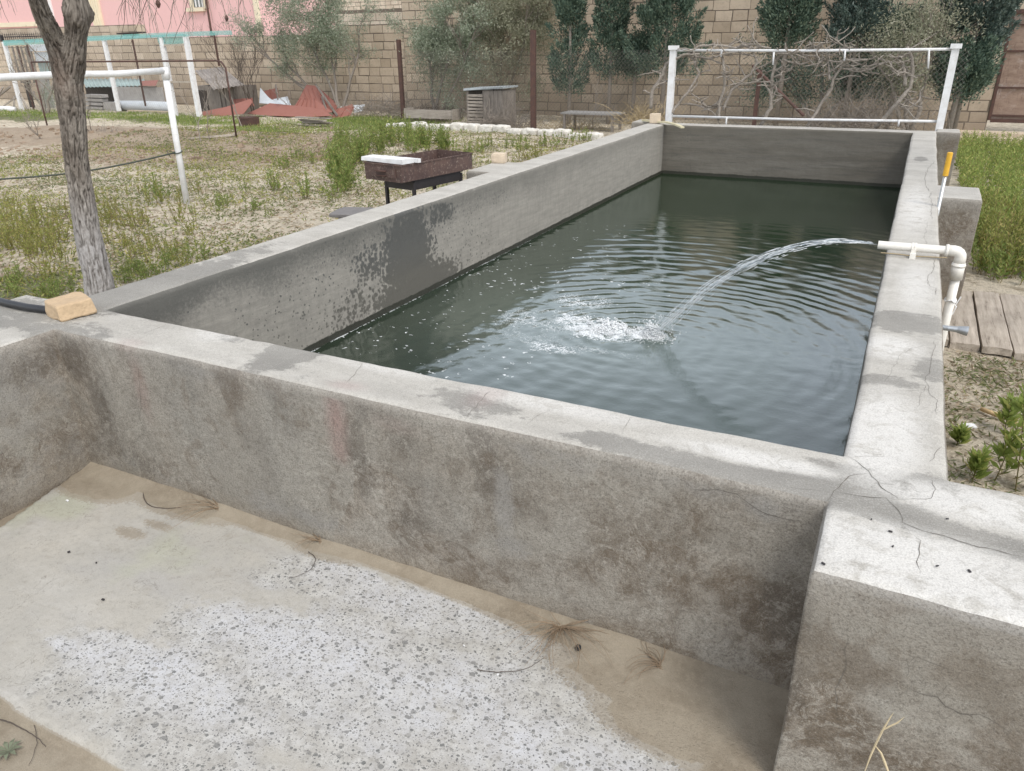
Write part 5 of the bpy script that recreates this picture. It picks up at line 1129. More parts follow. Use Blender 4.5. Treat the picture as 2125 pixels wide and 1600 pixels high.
def conifer(name, u, v0, vtop, wpx, seed, mat, y=16.2, n=9000, label='', shape=None, base_v=238, L=.062):
    n = int(n*1.6); wpx *= .80
    b = at_y(u, base_v, y); b.z = 0; r = np.random.default_rng(seed); root = empty(name, (b.x, y, 0), label=label, cat='conifer', group='conifers along the block wall')
    z0 = at_y(u, v0, y).z; z1 = at_y(u, vtop, y).z; s = (at_y(u+50, 100, y)-at_y(u-50, 100, y)).length/100; Wm = wpx*s/2
    mb = MB(); mb.tube([(b.x, y, -.1), (b.x+.02, y, z0+.2), (b.x, y, z1-.3)], [.05, .04, .015], 8); mb.build('trunk', M_TWIG, root, True)
    nc = 130; t = r.random(nc)**.9; a = r.random(nc)*6.283; prof = shape(t) if shape is not None else np.sin(np.pi*np.clip(t*.85+.12, 0, 1))**.7
    rr = Wm*prof*r.random(nc)**.4*r.uniform(.75, 1.15, nc)
    C = np.stack([b.x+rr*np.cos(a), y+rr*np.sin(a)*.7, z0+(z1-z0)*t], 1); out = []; Ds = []
    for c, ai, ri in zip(C, a, rr):
        m_ = n//nc; ax = unit(np.array([math.cos(ai)*.8, math.sin(ai)*.8, .75+.4*r.random()])); ln = .34*r.uniform(.5, 1.5)
        tt = r.random(m_); q = c+ax*(tt*ln)[:, None]+r.normal(size=(m_, 3))*(.075*(1.15-tt))[:, None]; out.append(q); Ds.append(ax+r.normal(size=(m_, 3))*.45)
    P = np.concatenate(out); D = np.concatenate(Ds); leaf_obj('crown', P, D, L*r.uniform(.6, 1.2, len(P)), L*.34, mat, root, seed)
colu = lambda t: np.clip(1.15-1.05*t, .25, 1)*np.clip(t*5+.5, 0, 1)
conifer('conifer', 1180, 192, -40, 88, 21, M_CON1, 15.9, 11000, 'narrow dark conifer just right of the right rusty post', lambda t: np.where(t < .52, .55+.45*np.sin(np.pi*np.clip(t/.55, 0, 1)), .30))
conifer('conifer', 1262, 172, -60, 74, 22, M_CON1, 16.0, 11000, 'slim dark conifer second right of the rusty posts', lambda t: np.clip(.9-.35*t, .3, 1))
conifer('conifer', 1372, 165, -80, 160, 23, M_CON1, 15.9, 21000, 'broad dense conifer above the left end of the trellis', lambda t: .85+.2*np.sin(t*7))
conifer('conifer', 1312, 162, 90, 50, 33, M_CON1, 16.2, 5000, 'small conifer filling the gap left of the broad one')
conifer('conifer', 1612, 102, -70, 118, 24, M_CON1, 15.9, 15000, 'rounded conifer crown left above the trellis middle', lambda t: .9+.1*np.sin(t*9))
conifer('conifer', 1752, 106, -80, 128, 25, M_CON2, 16.0, 16000, 'bluish conifer crown above the trellis right of the middle', lambda t: .8+.25*np.sin(t*8+1))
conifer('conifer', 1985, 112, -90, 165, 26, M_CON2, 15.8, 21000, 'large bluish conifer above the right post of the trellis', lambda t: .72+.35*t)
conifer('conifer', 1975, 205, 118, 120, 27, M_CON1, 15.6, 10000, 'low dark conifer bush behind the right trellis post', None)
conifer('conifer', 1845, 100, 45, 40, 28, M_CON1, 16.1, 2500, 'small loose conifer sprig left of the large bluish conifer')
olive('olive_bush', tuple(at_y(1900, 240, 15.4).xy)+(0.,), [A(1880, 150, 15.4), A(1930, 130, 15.4), A(1850, 170, 15.4)], A(1895, 115, 15.4), (.72, .4, .75), 14, M_OLIVE2, 4200, .07, 'pale leafed olive bush behind the right end of the trellis', 'olive bush', 40)
olive('dark_bush', tuple(at_y(1690, 245, 16.3).xy)+(0.,), [A(1640, 170, 16.3), A(1710, 150, 16.3), A(1790, 160, 16.3)], A(1715, 168, 16.3), (1.5, .35, .38), 15, M_CON1, 7000, .075, 'dark green low bush behind the middle of the trellis', 'bush', 60)
olive('green_bush', tuple(on_ground(95, 238)), [A(85, 180, 13.6), A(110, 160, 13.6), A(70, 190, 13.6)], A(100, 200, 13.6), (.30, .3, .28), 16, M_OLIVE, 900, .05, 'small leafy shrub by the left end of the poultry run', 'shrub', 14)
# bare saplings and dry brush
def sapling(u, v, vt, seed, label, mat=M_TWIG, r0=.014, depth=4, lean=(0, 0), spread=.45, y=None, name='bare_sapling', cat='sapling', n=1, group=None, L=None):
    b = on_ground(u, v); q = random.Random(seed); mb = MB(); hgt = at_y(u, vt, b.y).z
    for k in range(n): bare(mb, (b.x+q.uniform(-.03, .03)*n, b.y, -.03), (lean[0]+q.uniform(-.12, .12)*n, lean[1], 1), (L or hgt*.40)*q.uniform(.85, 1.1), r0, depth, q, spread, .003, .15)
    mb.build(name, mat, label=label, cat=cat, group=group)
sapling(92, 291, 195, 51, 'thin bare grey sapling beside the big trunk at the left', lean=(-.05, 0))
sapling(417, 296, 160, 52, 'pale bare many-branched sapling in front of the dog house', r0=.012, lean=(.05, 0), spread=.6)
sapling(440, 302, 190, 53, 'pale bare sapling leaning right beside the thin rusty frame', r0=.010, lean=(.1, 0), spread=.6)
sapling(502, 265, 120, 54, 'bare dark stems rising beside the brown crate', M_TWIG, .013, 5, (.02, 0), .35)
sapling(528, 238, 95, 55, 'dark upright bare shrub in front of the white sheet', M_TWIGD, .016, 5, (-.05, 0), .3, n=3)
sapling(512, 232, 60, 56, 'tall dark bare shrub behind the dog house roof', M_TWIGD, .016, 5, (-.08, 0), .3, n=3)
sapling(605, 240, 155, 57, 'thin bare sapling rising out of the red roofing sheets', M_TWIG, .012, 4, (-.1, 0), .4)
sapling(1230, 265, 150, 58, 'pale bare sapling behind the metal table frame', M_TWIG, .014, 4, (0, 0), .5, n=1)
sapling(1267, 255, 160, 59, 'short bare sapling by the right end of the table frame', M_TWIG, .013, 3, (0, 0), .5)
sapling(198, 276, 190, 60, 'thin leaning bare stem right of the big trunk', M_TWIGD, .012, 3, (-.35, 0), .3)
def brush(name, C, R, n, seed, label, mat, L=.35, wd=.0045, up=.6, cat='dry bush', kind=None):
    r = random.Random(seed); mb = MB()
    for i in range(n):
        p = Vector((C[0]+r.gauss(0, R[0]*.5), C[1]+r.gauss(0, R[1]*.5), C[2]+abs(r.gauss(0, R[2]*.25)))); d = Vector((r.gauss(0, .7), r.gauss(0, .7), up+r.gauss(0, .4))).normalized(); P = [p]
        l = L*r.uniform(.5, 1.3)
        for k in range(4): d = (d+Vector((r.gauss(0, .25), r.gauss(0, .25), r.gauss(0, .2)-.05))).normalized(); P.append(P[-1]+d*l/4)
        mb.tube(P, [wd, wd*.85, wd*.7, wd*.55, wd*.4], 3, cap=False)
    mb.build(name, mat, label=label, cat=cat, kind=kind)
brush('dry_bush', A(800, 235, 15.6)[:2]+(.05,), (1.1, .3, .6), 420, 61, 'tangle of dry brown brush at the wall foot left of the first rusty post', M_TWIG, .45)
brush('dry_bush', A(1040, 240, 14.45)[:2]+(.0,), (.75, .15, .42), 380, 62, 'dry brush heaped against the slatted hutch', M_TWIG, .4)
brush('dry_bush', A(1330, 248, 14.0)[:2]+(.2,), (.45, .3, .5), 180, 63, 'dry twiggy bush behind the far left corner of the tank', M_STALK, .35, .006)
brush('dry_bush', A(1785, 238, 15.0)[:2]+(.1,), (.9, .3, .7), 420, 64, 'grey tangle of dry stems behind the right half of the trellis', M_TWIG, .6, .005)
brush('dry_bush', A(225, 315, 9.8)[:2]+(.0,), (.55, .35, .25), 420, 65, 'low grey dead bush on the tilled soil right of the big trunk', M_TWIG, .22, .003, 1.0)
brush('dry_bush', A(1180, 262, 14.6)[:2]+(.0,), (1.0, .25, .2), 260, 66, 'brown dry brush under the metal table frame', M_STALK, .25, .004)
brush('dry_bush', A(900, 236, 15.4)[:2]+(.0,), (.7, .3, .4), 260, 67, 'dark dry brush round the foot of the second olive tree', M_TWIGD, .4, .005)

# ------------------------------------------------------------------ chain-link fence with rusty posts
fe = empty('chain_link_fence', (-7, 14.5, 0), label='fine chain-link fence on tall rusty posts across the back of the garden', cat='fence')
p1 = on_ground(838, 250); p2 = on_ground(1107, 270); p3 = at_y(1567, 240, 13.7); p3.z = 0; p4 = at_y(1985, 250, 13.7); p4.z = 0
hts = [at_y(829, 82, p1.y).z, at_y(1107, 62, p2.y).z, at_y(1567, 145, p3.y).z]
for p_, h_, w_ in ((p1, hts[0], .085), (p2, hts[1], .095), (p3, hts[2]+.0, .06)):
    mb = MB(); mb.box((p_.x, p_.y, h_/2-.1), (w_, w_*.8, h_+.2), jit=.004); mb.build('post', M_RUST, fe)
br0 = at_y(1562, 136, 13.65); br1 = at_y(1668, 240, 13.4); mb = MB(); mb.tube([br0, br1], .024, 8); mb.build('brace', M_RUST, fe)
def chain(pa, pb, h, sp=.075):
    mb = MB(); d = (pb-pa); Ld = math.hypot(d.x, d.y); ux, uy = d.x/Ld, d.y/Ld; n_ = int(Ld/sp)
    for s_ in (1, -1):
        for k in range(-int(h/sp), n_+int(h/sp)):
            x0, x1 = k*sp, k*sp+s_*h; z0, z1 = 0.02, h
            lo, hi = 0, 1
            for (va, vb) in ((x0, x1),):
                if va < 0 and vb < 0 or va > Ld and vb > Ld: lo = 2
                else:
                    for lim in (0, Ld):
                        if vb != va:
                            t = (lim-va)/(vb-va)
                            if 0 < t < 1:
                                if (lim == 0) == (va < vb): lo = max(lo, t)
                                else: hi = min(hi, t)
            if lo >= hi: continue
            a_ = x0+(x1-x0)*lo; b_ = x0+(x1-x0)*hi
            P_ = [(pa.x+ux*q, pa.y+uy*q, z0+(z1-z0)*t) for q, t in ((a_, lo), (b_, hi))]
            w_ = .0016; A_, B_ = Vector(P_[0]), Vector(P_[1]); mb.add([A_+Vector((w_, 0, 0)), A_+Vector((-w_, 0, w_)), A_+Vector((-w_, w_, -w_)), B_+Vector((w_, 0, 0)), B_+Vector((-w_, 0, w_)), B_+Vector((-w_, w_, -w_))], [(0, 1, 4, 3), (1, 2, 5, 4), (2, 0, 3, 5)])
    return mb
M_WIRE = simple('dull fence wire', (.20, .19, .175), .6, .2, 10, metal=.3)
chain(p1, p2, 1.45).build('wire_mesh', M_WIRE, fe); chain(p2, p3, 1.45).build('wire_mesh', M_WIRE, fe); chain(p3, p4, 1.45).build('wire_mesh', M_WIRE, fe)

# kerb of whitewashed stones
ka = on_ground(806, 266); kb = on_ground(1250, 290); n_ = 15
for i in range(n_):
    c = ka.lerp(kb, (i+.5)/n_); L = (kb-ka).length/n_
    stone('kerb_stone', (c.x, c.y+random.uniform(-.03, .03), gz(c.x, c.y)-.05), (L*.96, .22, .17+random.uniform(-.02, .02)), math.atan2(kb.y-ka.y, kb.x-ka.x)+random.uniform(-.05, .05), M_WASH, 100+i, .014, sub=6, rnd=.25,
          label='%s whitewashed stone from the left in the kerb before the rusty posts' % ['first', 'second', 'third', 'fourth', 'fifth', 'sixth', 'seventh', 'eighth', 'ninth', 'tenth', 'eleventh', 'twelfth', 'thirteenth', 'fourteenth', 'fifteenth'][i], cat='kerb stone', group='whitewashed kerb stones')
# long wooden trough behind the kerb
tc = on_ground(898, 258); bx = empty('wooden_trough', (tc.x, tc.y, 0), label='long weathered wooden trough lying behind the whitewashed kerb', cat='trough')
for nm, dx, dy, dz, c_ in (('side_board', 1.15, .025, .16, (0, -.14, .17)), ('side_board', 1.15, .025, .15, (0, .14, .17)), ('bottom_board', 1.12, .27, .02, (0, 0, .10)), ('end_board', .025, .34, .22, (-.60, 0, .18)), ('end_board', .025, .34, .22, (.60, 0, .18))):
    mb = MB(); mb.box((tc.x+c_[0], tc.y+c_[1], c_[2]+.04), (dx, dy, dz), rz=.02, jit=.006); mb.build(nm, M_WOODX, bx)
# slatted hutch
hc = Vector((at_y(1018, 260, 15.0).x, 15.0, 0)); hu = empty('slatted_hutch', tuple(hc), label='small old wooden hutch with a slatted side and grey flat roof', cat='hutch')
zr_ = at_y(1015, 184, 14.7).z; w2 = .40
for k in range(9):
    mb = MB(); z_ = .08+k*(zr_-.15)/9; mb.box((hc.x-.19, hc.y-.30, z_), (.36, .02, .045), jit=.004); mb.build('slat', M_WOODX, hu)
for k in range(5):
    mb = MB(); mb.box((hc.x+.04+k*.088, hc.y-.30, zr_/2-.02), (.08, .025, zr_-.03), jit=.004); mb.build('upright_board', M_WOODZ, hu)
for sx_ in (-1, 1):
    mb = MB(); mb.box((hc.x+sx_*w2+.03, hc.y, zr_/2-.02), (.05, .60, zr_-.03)); mb.build('side_panel', M_WOODZ, hu)
mb = MB(); mb.box((hc.x+.03, hc.y+.30, zr_/2-.02), (.78, .03, zr_-.05)); mb.build('back_panel', M_DARKV, hu)
mb = MB(); mb.box((hc.x+.03, hc.y, zr_+.0), (.92, .70, .04), rot=Matrix.Rotation(-.05, 3, 'Y'), jit=.006); mb.build('roof', simple('blue grey roof slab', (.36, .40, .42), .8, .35, 7), hu)
# table frame
ta = on_ground(1180, 270); tz0 = at_y(1180, 233, ta.y).z; tb_ = at_y(1282, 231, ta.y); tf = empty('table_frame', (ta.x+.3, ta.y, 0), label='bare grey metal table frame standing behind the kerb', cat='table')
mb = MB(); mb.box(((ta.x+tb_.x)/2, ta.y, tz0), (tb_.x-ta.x+.15, .5, .03)); mb.build('top', simple('dull grey board', (.30, .29, .28), .8, .3, 6), tf)
for x_, y_ in ((ta.x, -.22), (ta.x+.04, .22), (tb_.x-.02, -.22), (tb_.x-.02, .22)):
    mb = MB(); mb.box((x_, ta.y+y_, tz0/2-.02), (.045, .045, tz0+.0), jit=.003); mb.build('leg', M_WOODZ, tf)

# ------------------------------------------------------------------ red sheets, white sheets
def sheet(name, pts, mat, label, y0, dy=0, cat='metal sheet', group=None, rib=None, thick=.012):
    """flat or ribbed sheet metal with real thickness leaning back: outline in photo points at depth y0, leaning dy towards the wall at the top"""
    z_ = [at_y(u, v, y0).z for u, v in pts]; zt_, zb_ = max(z_), min(z_); P = []
    for u, v in pts:
        t = (at_y(u, v, y0).z-zb_)/max(zt_-zb_, .01); P.append(at_y(u, v, y0+dy*t))
    c = sum(P, Vector())/len(P); nrm = Vector((0, -1, .35)).normalized()
    mb = MB(); k = len(P); vs = [p for p in P]+[p-nrm*thick for p in P]+[c]
    fs = [(i, (i+1) % k, 2*k) for i in range(k)]+[tuple(range(2*k-1, k-1, -1))]+[(i, k+i, k+(i+1) % k, (i+1) % k) for i in range(k)]
    # make sure front faces the camera
    mb.add(vs, fs)
    if rib:
        a, b = P[rib[0]], P[rib[1]]; c2, d2 = P[rib[2]], P[rib[3]]
        for t in np.linspace(.08, .92, rib[4]): mb.beam(a.lerp(b, t)+nrm*.012, d2.lerp(c2, t)+nrm*.012, .022, .02, up=nrm)
    return mb.build(name, mat, label=label, cat=cat, group=group)
RG = 'red roofing sheets heaped by the wall'
sheet('red_sheet', [(512, 236), (560, 214), (640, 222), (668, 226), (690, 240), (640, 243), (560, 240)], M_REDTIN, 'long flat red roofing sheet lying lowest in the heap', 14.9, .5, group=RG, rib=(0, 1, 3, 4, 0))
sheet('red_sheet', [(612, 222), (628, 190), (636, 176), (658, 178), (668, 205), (672, 232), (640, 230)], M_REDTIN, 'upright red roofing sheet left of the olive stems', 15.4, .4, group=RG, rib=(1, 3, 4, 6, 4))
sheet('red_sheet', [(622, 204), (655, 206), (690, 232), (660, 240), (608, 224)], M_REDTIN, 'ribbed red sheet leaning in the middle of the heap', 15.1, .5, group=RG, rib=(0, 1, 3, 4, 5))
sheet('red_sheet', [(664, 184), (688, 206), (700, 214), (697, 232), (672, 228), (660, 200)], M_REDTIN, 'tall red sheet piece touching the olive stems', 15.6, .3, group=RG, rib=(0, 2, 3, 5, 3))
sheet('red_sheet', [(688, 243), (700, 226), (730, 216), (735, 222), (726, 240), (700, 245)], M_REDTIN, 'red sheet at the right end of the heap', 15.2, .4, group=RG, rib=(1, 3, 4, 0, 3))
sheet('red_sheet', [(545, 190), (575, 182), (580, 205), (560, 212), (546, 208)], M_REDTIN, 'dull red sheet behind the torn white sheet', 15.9, .2, group=RG, rib=(0, 1, 2, 4, 3))
sheet('red_sheet', [(418, 232), (468, 222), (520, 205), (524, 212), (505, 236), (420, 245)], M_REDTIN, 'low red sheet in front of the dog house', 14.6, .3, group=RG, rib=(0, 2, 4, 5, 0))
sheet('red_sheet', [(484, 206), (524, 203), (527, 220), (486, 226)], M_REDTIN, 'small red sheet end beside the dog house', 15.2, .2, group=RG, rib=(0, 1, 2, 3, 3))
sheet('white_sheet', [(540, 182), (552, 198), (572, 213), (600, 219), (538, 214)], M_TINW, 'torn pointed white sheet leaning by the red heap', 15.5, .3, group='white sheets in the heap', rib=(0, 1, 2, 3, 0))
sheet('white_sheet', [(566, 206), (596, 200), (604, 219), (590, 219)], M_TINW, 'smaller white sheet between the red ones', 15.45, .3, group='white sheets in the heap')
sheet('white_sheet', [(733, 218), (757, 217), (752, 230), (735, 234)], M_TINW, 'white sheet at the right end of the red heap', 15.6, .3, group='white sheets in the heap')
sheet('white_sheet', [(705, 221), (722, 218), (722, 224), (704, 226)], M_WPAINT, 'small cream panel behind the right red sheet', 15.9, .1, group='white sheets in the heap')
for k, (u0, v0, u1, v1, lab) in enumerate([(572, 176, 577, 206, 'short upright board behind the white sheet'), (655, 175, 700, 240, 'grey board leaning from the heap to the olive stem'), (668, 200, 680, 238, 'short grey stake beside the olive stem')]):
    mb = MB(); mb.beam(at_y(u0, v0, 15.6), at_y(u1, v1, 15.2), .05, .02, up=(0, -1, 0)); mb.build('loose_board', M_WOODZ, label=lab, cat='board', group='loose boards in the heap')
# brown crate, plank pile, loose plank
cc = on_ground(518, 264); cb = empty('brown_crate', tuple(cc), label='small rust brown box standing on the tilled soil', cat='box')
mb = MB()
mb.box((cc.x, cc.y, .10), (.33, .28, .22), jit=.006); mb.build('box_body', M_RUST, cb); mb = MB(); mb.box((cc.x, cc.y-.145, .19), (.335, .014, .03)); mb.build('rim', M_RUST, cb)
for k in range(7):
    c = on_ground(650+(k % 3-1)*9, 263); mb = MB(); a_ = random.uniform(-.12, .12); mb.box((c.x, c.y+(k % 2)*.12, .03+k*.026), (.75+random.uniform(-.2, .1), .10, .022), rz=a_, jit=.008)
    mb.build('stacked_plank', M_WOODX, label=['bottom plank', 'second plank from the bottom', 'third plank from the bottom', 'fourth plank from the bottom', 'fifth plank from the bottom', 'plank below the topmost one', 'topmost plank'][k]+' of the small grey pile on the soil', cat='plank', group='pile of grey planks on the soil')
mb = MB(); mb.beam(on_ground(396, 291)+Vector((0, 0, .03)), on_ground(488, 283)+Vector((0, 0, .03)), .10, .03, jit=.006); mb.build('loose_plank', M_WOODG, label='single pale plank lying on the tilled soil', cat='plank')

# ------------------------------------------------------------------ dog house
dh = empty('dog_house', (at_y(465, 230, 15.6).x, 15.6, 0), label='small dark kennel under a grey corrugated asbestos roof', cat='kennel')
def corr(name, Pa, Pb, Pc, Pd, n_, amp, mat, parent=None, **tags):
    """corrugated sheet spanned by corners a-b (top edge) and d-c (bottom edge)"""
    V = []; F = []; m_ = n_*6
    for j in range(2):
        for i in range(m_+1):
            t = i/m_; top = Pa.lerp(Pb, t); bot = Pd.lerp(Pc, t); nrm = (Pb-Pa).cross(Pd-Pa).normalized(); o = nrm*amp*math.sin(t*n_*2*math.pi)
            V += [top+o+nrm*(.004 if j else 0), bot+o+nrm*(.004 if j else 0)]
    for j in range(2):
        for i in range(m_):
            k = j*2*(m_+1)+2*i; F.append((k, k+1, k+3, k+2) if j == 0 else (k, k+2, k+3, k+1))
    k2 = 2*(m_+1)
    for i in range(m_): F.append((2*i, 2*i+2, k2+2*i+2, k2+2*i)); F.append((2*i+1, k2+2*i+1, k2+2*i+3, 2*i+3))
    me = bpy.data.meshes.new(name); me.from_pydata(V, [], F); me.update(); return link(name, me, mat, parent, smooth=True, **tags)
y_ = 15.6
corr('roof', at_y(403, 146, y_+.5), at_y(462, 139, y_+.5), at_y(492, 165, y_-.1), at_y(430, 173, y_-.1), 8, .014, M_TINB, dh)
corr('roof', at_y(425, 163, y_), at_y(484, 158, y_), at_y(508, 176, y_-.55), at_y(443, 186, y_-.55), 8, .014, M_TINB, dh)
x0, x1 = at_y(420, 220, y_).x, at_y(503, 220, y_).x; zt_ = at_y(460, 178, y_).z
mb = MB(); mb.box(((x0+x1)/2, y_+.2, zt_/2), (x1-x0, .8, zt_)); mb.build('body', M_WOODZ, dh)
mb = MB(); mb.box((x0+.25, y_-.22, .28), (.42, .04, .56)); mb.build('doorway_shade', M_DARKV, dh)  # dark slab on the front stands in for the shaded opening
for k in range(4):
    mb = MB(); mb.box((x1-.10-k*.15, y_-.22, zt_/2), (.12, .03, zt_*.96), jit=.005); mb.build('board', M_WOODZ, dh)

# ------------------------------------------------------------------ poultry run
py = 14.35
pr = empty('poultry_run', (at_y(240, 235, py).x, py, 0), label='white framed poultry run with a teal net strip along its top', cat='poultry run')
def stick(u0, v0, u1, v1, y, wd, mat, nm, th=None, par=pr, base=True):
    a_, b_ = at_y(u0, v0, y), at_y(u1, v1, y); x_ = (a_.x+b_.x)/2
    mb = MB(); mb.box((x_, y, (a_.z+max(-.05, b_.z-.1))/2), (wd, th or wd, a_.z-max(-.05, b_.z-.1))); return mb.build(nm, mat, par)
for (u0, v0, u1, v1, w_) in ((5, 89, 50, 229, .09), (212, 81, 249, 222, .085), (325, 78, 350, 140, .06), (333, 76, 367, 238, .09), (383, 71, 416, 243, .10)): stick(u0, v0, u1, v1, py+(.25 if u0 == 325 else 0), w_, M_WPAINT, 'post')
a_, b_ = at_y(-30, 93, py), at_y(383, 71, py); zt_ = (a_.z+b_.z)/2; ztop = at_y(383, 72, py).z
mb = MB(); mb.beam((at_y(5, 89, py).x, py, at_y(5, 89, py).z), (at_y(383, 71, py).x, py, ztop), .05, .05); mb.build('top_beam', M_TINW, pr)
n = NT('teal shade net'); d1 = n.bsdf((.22, .55, .52), .6); tr_ = n.N('ShaderNodeBsdfTransparent'); ms_ = n.N('ShaderNodeMixShader'); ms_.inputs[0].default_value = .42; n.set(ms_.inputs[1], tr_.outputs[0]); n.set(ms_.inputs[2], d1)
M_NET = n.done(ms_.outputs[0])
def strip(P, Q, mat, nm, par): # P upper line, Q lower line
    mb = MB(); k = len(P); off = Vector((0, .006, 0)); mb.add(P+Q+[p+off for p in P]+[p+off for p in Q], [(i, k+i, k+i+1, i+1) for i in range(k-1)]+[(2*k+i, 2*k+i+1, 3*k+i+1, 3*k+i) for i in range(k-1)]); return mb.build(nm, mat, par)
strip([at_y(u, v, py-.06) for u, v in ((5, 84), (100, 79), (230, 73), (330, 68), (384, 66), (480, 63))], [at_y(u, v, py-.06) for u, v in ((8, 95), (100, 91), (230, 83), (330, 78), (384, 76), (482, 72))], M_NET, 'shade_net', pr)
strip([at_y(u, v, py+.0) for u, v in ((325, 78), (350, 77), (384, 76))], [at_y(u, v, py+.0) for u, v in ((330, 92), (352, 92), (386, 90))], M_NET, 'shade_net', pr)
mb = MB(); mb.beam(at_y(342, 94, py), at_y(383, 93, py), .05, .04); mb.build('door_head', M_WOODG, pr)
mb = MB(); mb.beam(at_y(352, 170, py), at_y(396, 170, py), .05, .04); mb.build('door_rail', M_WOODG, pr)
for (u0, v0, u1, v1, yy) in ((272, 82, 303, 212, 14.9), (445, 68, 452, 128, 15.0), (60, 92, 85, 225, 14.8), (40, 95, 66, 225, 14.8)): stick(u0, v0, u1, v1, yy, .035, M_RUST, 'inner_post')
A1, B1 = Vector((at_y(8, 200, py).x, py, 0)), Vector((at_y(398, 200, py).x, py, 0)); chain(A1, B1, at_y(200, 90, py).z, .07).build('wire_mesh', M_WIRE, pr)
# things in the run
def boxat(name, u0, v0, u1, v1, y, dep, mat, label, cat, group=None, z0=None, jit=.004):
    a_, b_ = at_y(u0, v0, y), at_y(u1, v1, y); zb = b_.z if z0 is None else z0
    mb = MB(); mb.box(((a_.x+b_.x)/2, y+dep/2, (a_.z+zb)/2), (b_.x-a_.x, dep, a_.z-zb), jit=jit); return mb.build(name, mat, label=label, cat=cat, group=group)
corr('corrugated_roof', at_y(170, 163, 16.3), at_y(300, 164, 16.3), at_y(300, 178, 15.3), at_y(178, 181, 15.3), 15, .016, M_TINT, label='grey teal corrugated roof of the low coop inside the run', cat='roof sheet')
sheet('rusty_sheet', [(292, 168), (328, 166), (322, 178), (292, 178)], M_REDTIN, 'rusty curled sheet at the right end of the coop roof', 15.2, .4)
boxat('coop', 176, 180, 300, 236, 15.7, .6, M_DARKV, 'dark box filling the shaded void of the low coop under the corrugated roof', 'coop', z0=-.05)  # solid dark box put in for the shade below the roof
boxat('pale_panel', 242, 180, 342, 214, 15.3, .03, M_CBLOCK, 'pale grey panel closing the front of the coop', 'panel', z0=at_y(290, 214, 15.3).z)
for k in range(5): boxat('stacked_block', 176+k*.3, 196+k*8.2, 212, 203+k*8.2, 15.0, .2, M_CBLOCK, ['topmost', 'second', 'third', 'fourth', 'lowest'][k]+' grey block of the narrow stack beside the coop', 'block', 'grey blocks stacked beside the coop')
boxat('grey_block', 213, 212, 241, 238, 14.9, .2, M_CBLOCK, 'single broad grey block right of the narrow block stack', 'block', z0=-.03)
tg = on_ground(300, 232); mb = MB(); tx0, tx1 = at_y(243, 228, tg.y).x, at_y(362, 228, tg.y).x
mb.tube([(tx0, tg.y, .12), (tx0+.02, tg.y, .13), ((tx0+tx1)/2, tg.y, .14), (tx1-.02, tg.y, .13), (tx1, tg.y, .12)], [.10, .13, .135, .13, .10], 14, wob=.1); mb.build('white_trough', M_TINW, smooth=True, label='long rounded white trough on the ground in the poultry run', cat='trough')
mb = MB(); mb.beam((tx0+.8, tg.y-.25, .03), (tx1+.05, tg.y-.22, .03), .10, .03); mb.build('loose_board', M_LIMEP, label='pale board lying in front of the white trough', cat='board')
for k, (u0, v0, u1, v1, m_, lab) in enumerate([(60, 93, 104, 106, M_TINW, 'upper pale panel of the left end of the run'), (70, 108, 112, 128, M_TINW, 'second pale panel down at the left of the run'), (78, 130, 118, 160, M_TINT, 'blue grey panel low at the left of the run'), (76, 162, 116, 232, M_CBLOCK, 'tall grey panel at the left foot of the run'), (48, 168, 74, 232, M_DARKV, 'dark panel next to the tall grey one')]):
    boxat('wall_panel', u0, v0, u1, v1, 14.9+.05*k, .03, m_, lab, 'panel', 'panels at the left end of the run')
for k in range(5):
    stick(24+k*9, 96, 44+k*9, 165, 15.2, .04, M_WOODZ, 'upright_slat')
for k in range(9):
    u0, v0 = random.uniform(-40, 45), random.uniform(180, 205); mb = MB(); P0 = at_y(u0, v0, 14.3+.05*k); P1 = at_y(u0+random.uniform(-50, 40), 228, 14.1+.05*k); P1.z = .05; mb.beam(P0, P1, .05, .04, jit=.01)
    mb.build('firewood_stick', M_WOODX, label='grey stick in the heap of old wood at the left edge of the photo', cat='stick', group='heap of old wood at the left edge')
mb = MB(); a_ = on_ground(15, 232); mb.tube([(a_.x-.9, a_.y, .08), (a_.x, a_.y, .10), (a_.x+.35, a_.y, .09)], .07, 10); mb.build('white_tube', M_WPAINT, smooth=True, label='white rounded tube on the grass at the left photo edge', cat='tube')
mb = MB(); a_ = at_y(250, 70, 18.5); b_ = at_y(296, 67, 18.5); mb.beam(a_, b_, .3, .04); mb.build('dark_board', M_DARKV, label='dark board lying on the short raised block wall', cat='board')

# ------------------------------------------------------------------ big tree on the left
bt = empty('old_tree', tuple(at_y(212, 640, 2.95).xy)+(0,), label='old rough-barked grey tree leaning left beside the near left tank corner', cat='tree')
def mat_bark():
    n = NT('furrowed bark'); x, y, z = n.xyz(); v = n.attr('v').outputs['Fac']
    w_ = n.warp(.03, 9); a = n.noise(11, 7, .7, n.vec(1, 1, .28, src=w_)); b = n.noise(60, 5, .75, n.vec(1, 1, .5)); 
    c = n.mix(n.mr(a, .32, .62), (.105, .085, .070), (.30, .27, .235)); c = n.mix(v, (.05, .042, .036), c)
    low = n.mr(n.m('ADD', z, n.m('MULTIPLY', n.noise(3, 5, .6), .6)), .75, 1.25); c = n.mix(n.m('MULTIPLY', n.m('SUBTRACT', 1, low), n.m('MULTIPLY', v, .75)), c, (.40, .39, .385))
    c = n.mix(n.mr(b, .5, .72, 0, .5), c, (.08, .065, .055)); c = n.mix(n.mr(n.noise(2.5, 4, .6), .55, .7, 0, .3), c, (.26, .18, .14))
    return n.done(n.bsdf(c, .95, n.bump(n.m('ADD', a, n.m('MULTIPLY', b, .4)), .9, .012), Specular_IOR_Level=.15))
M_BARK = mat_bark()
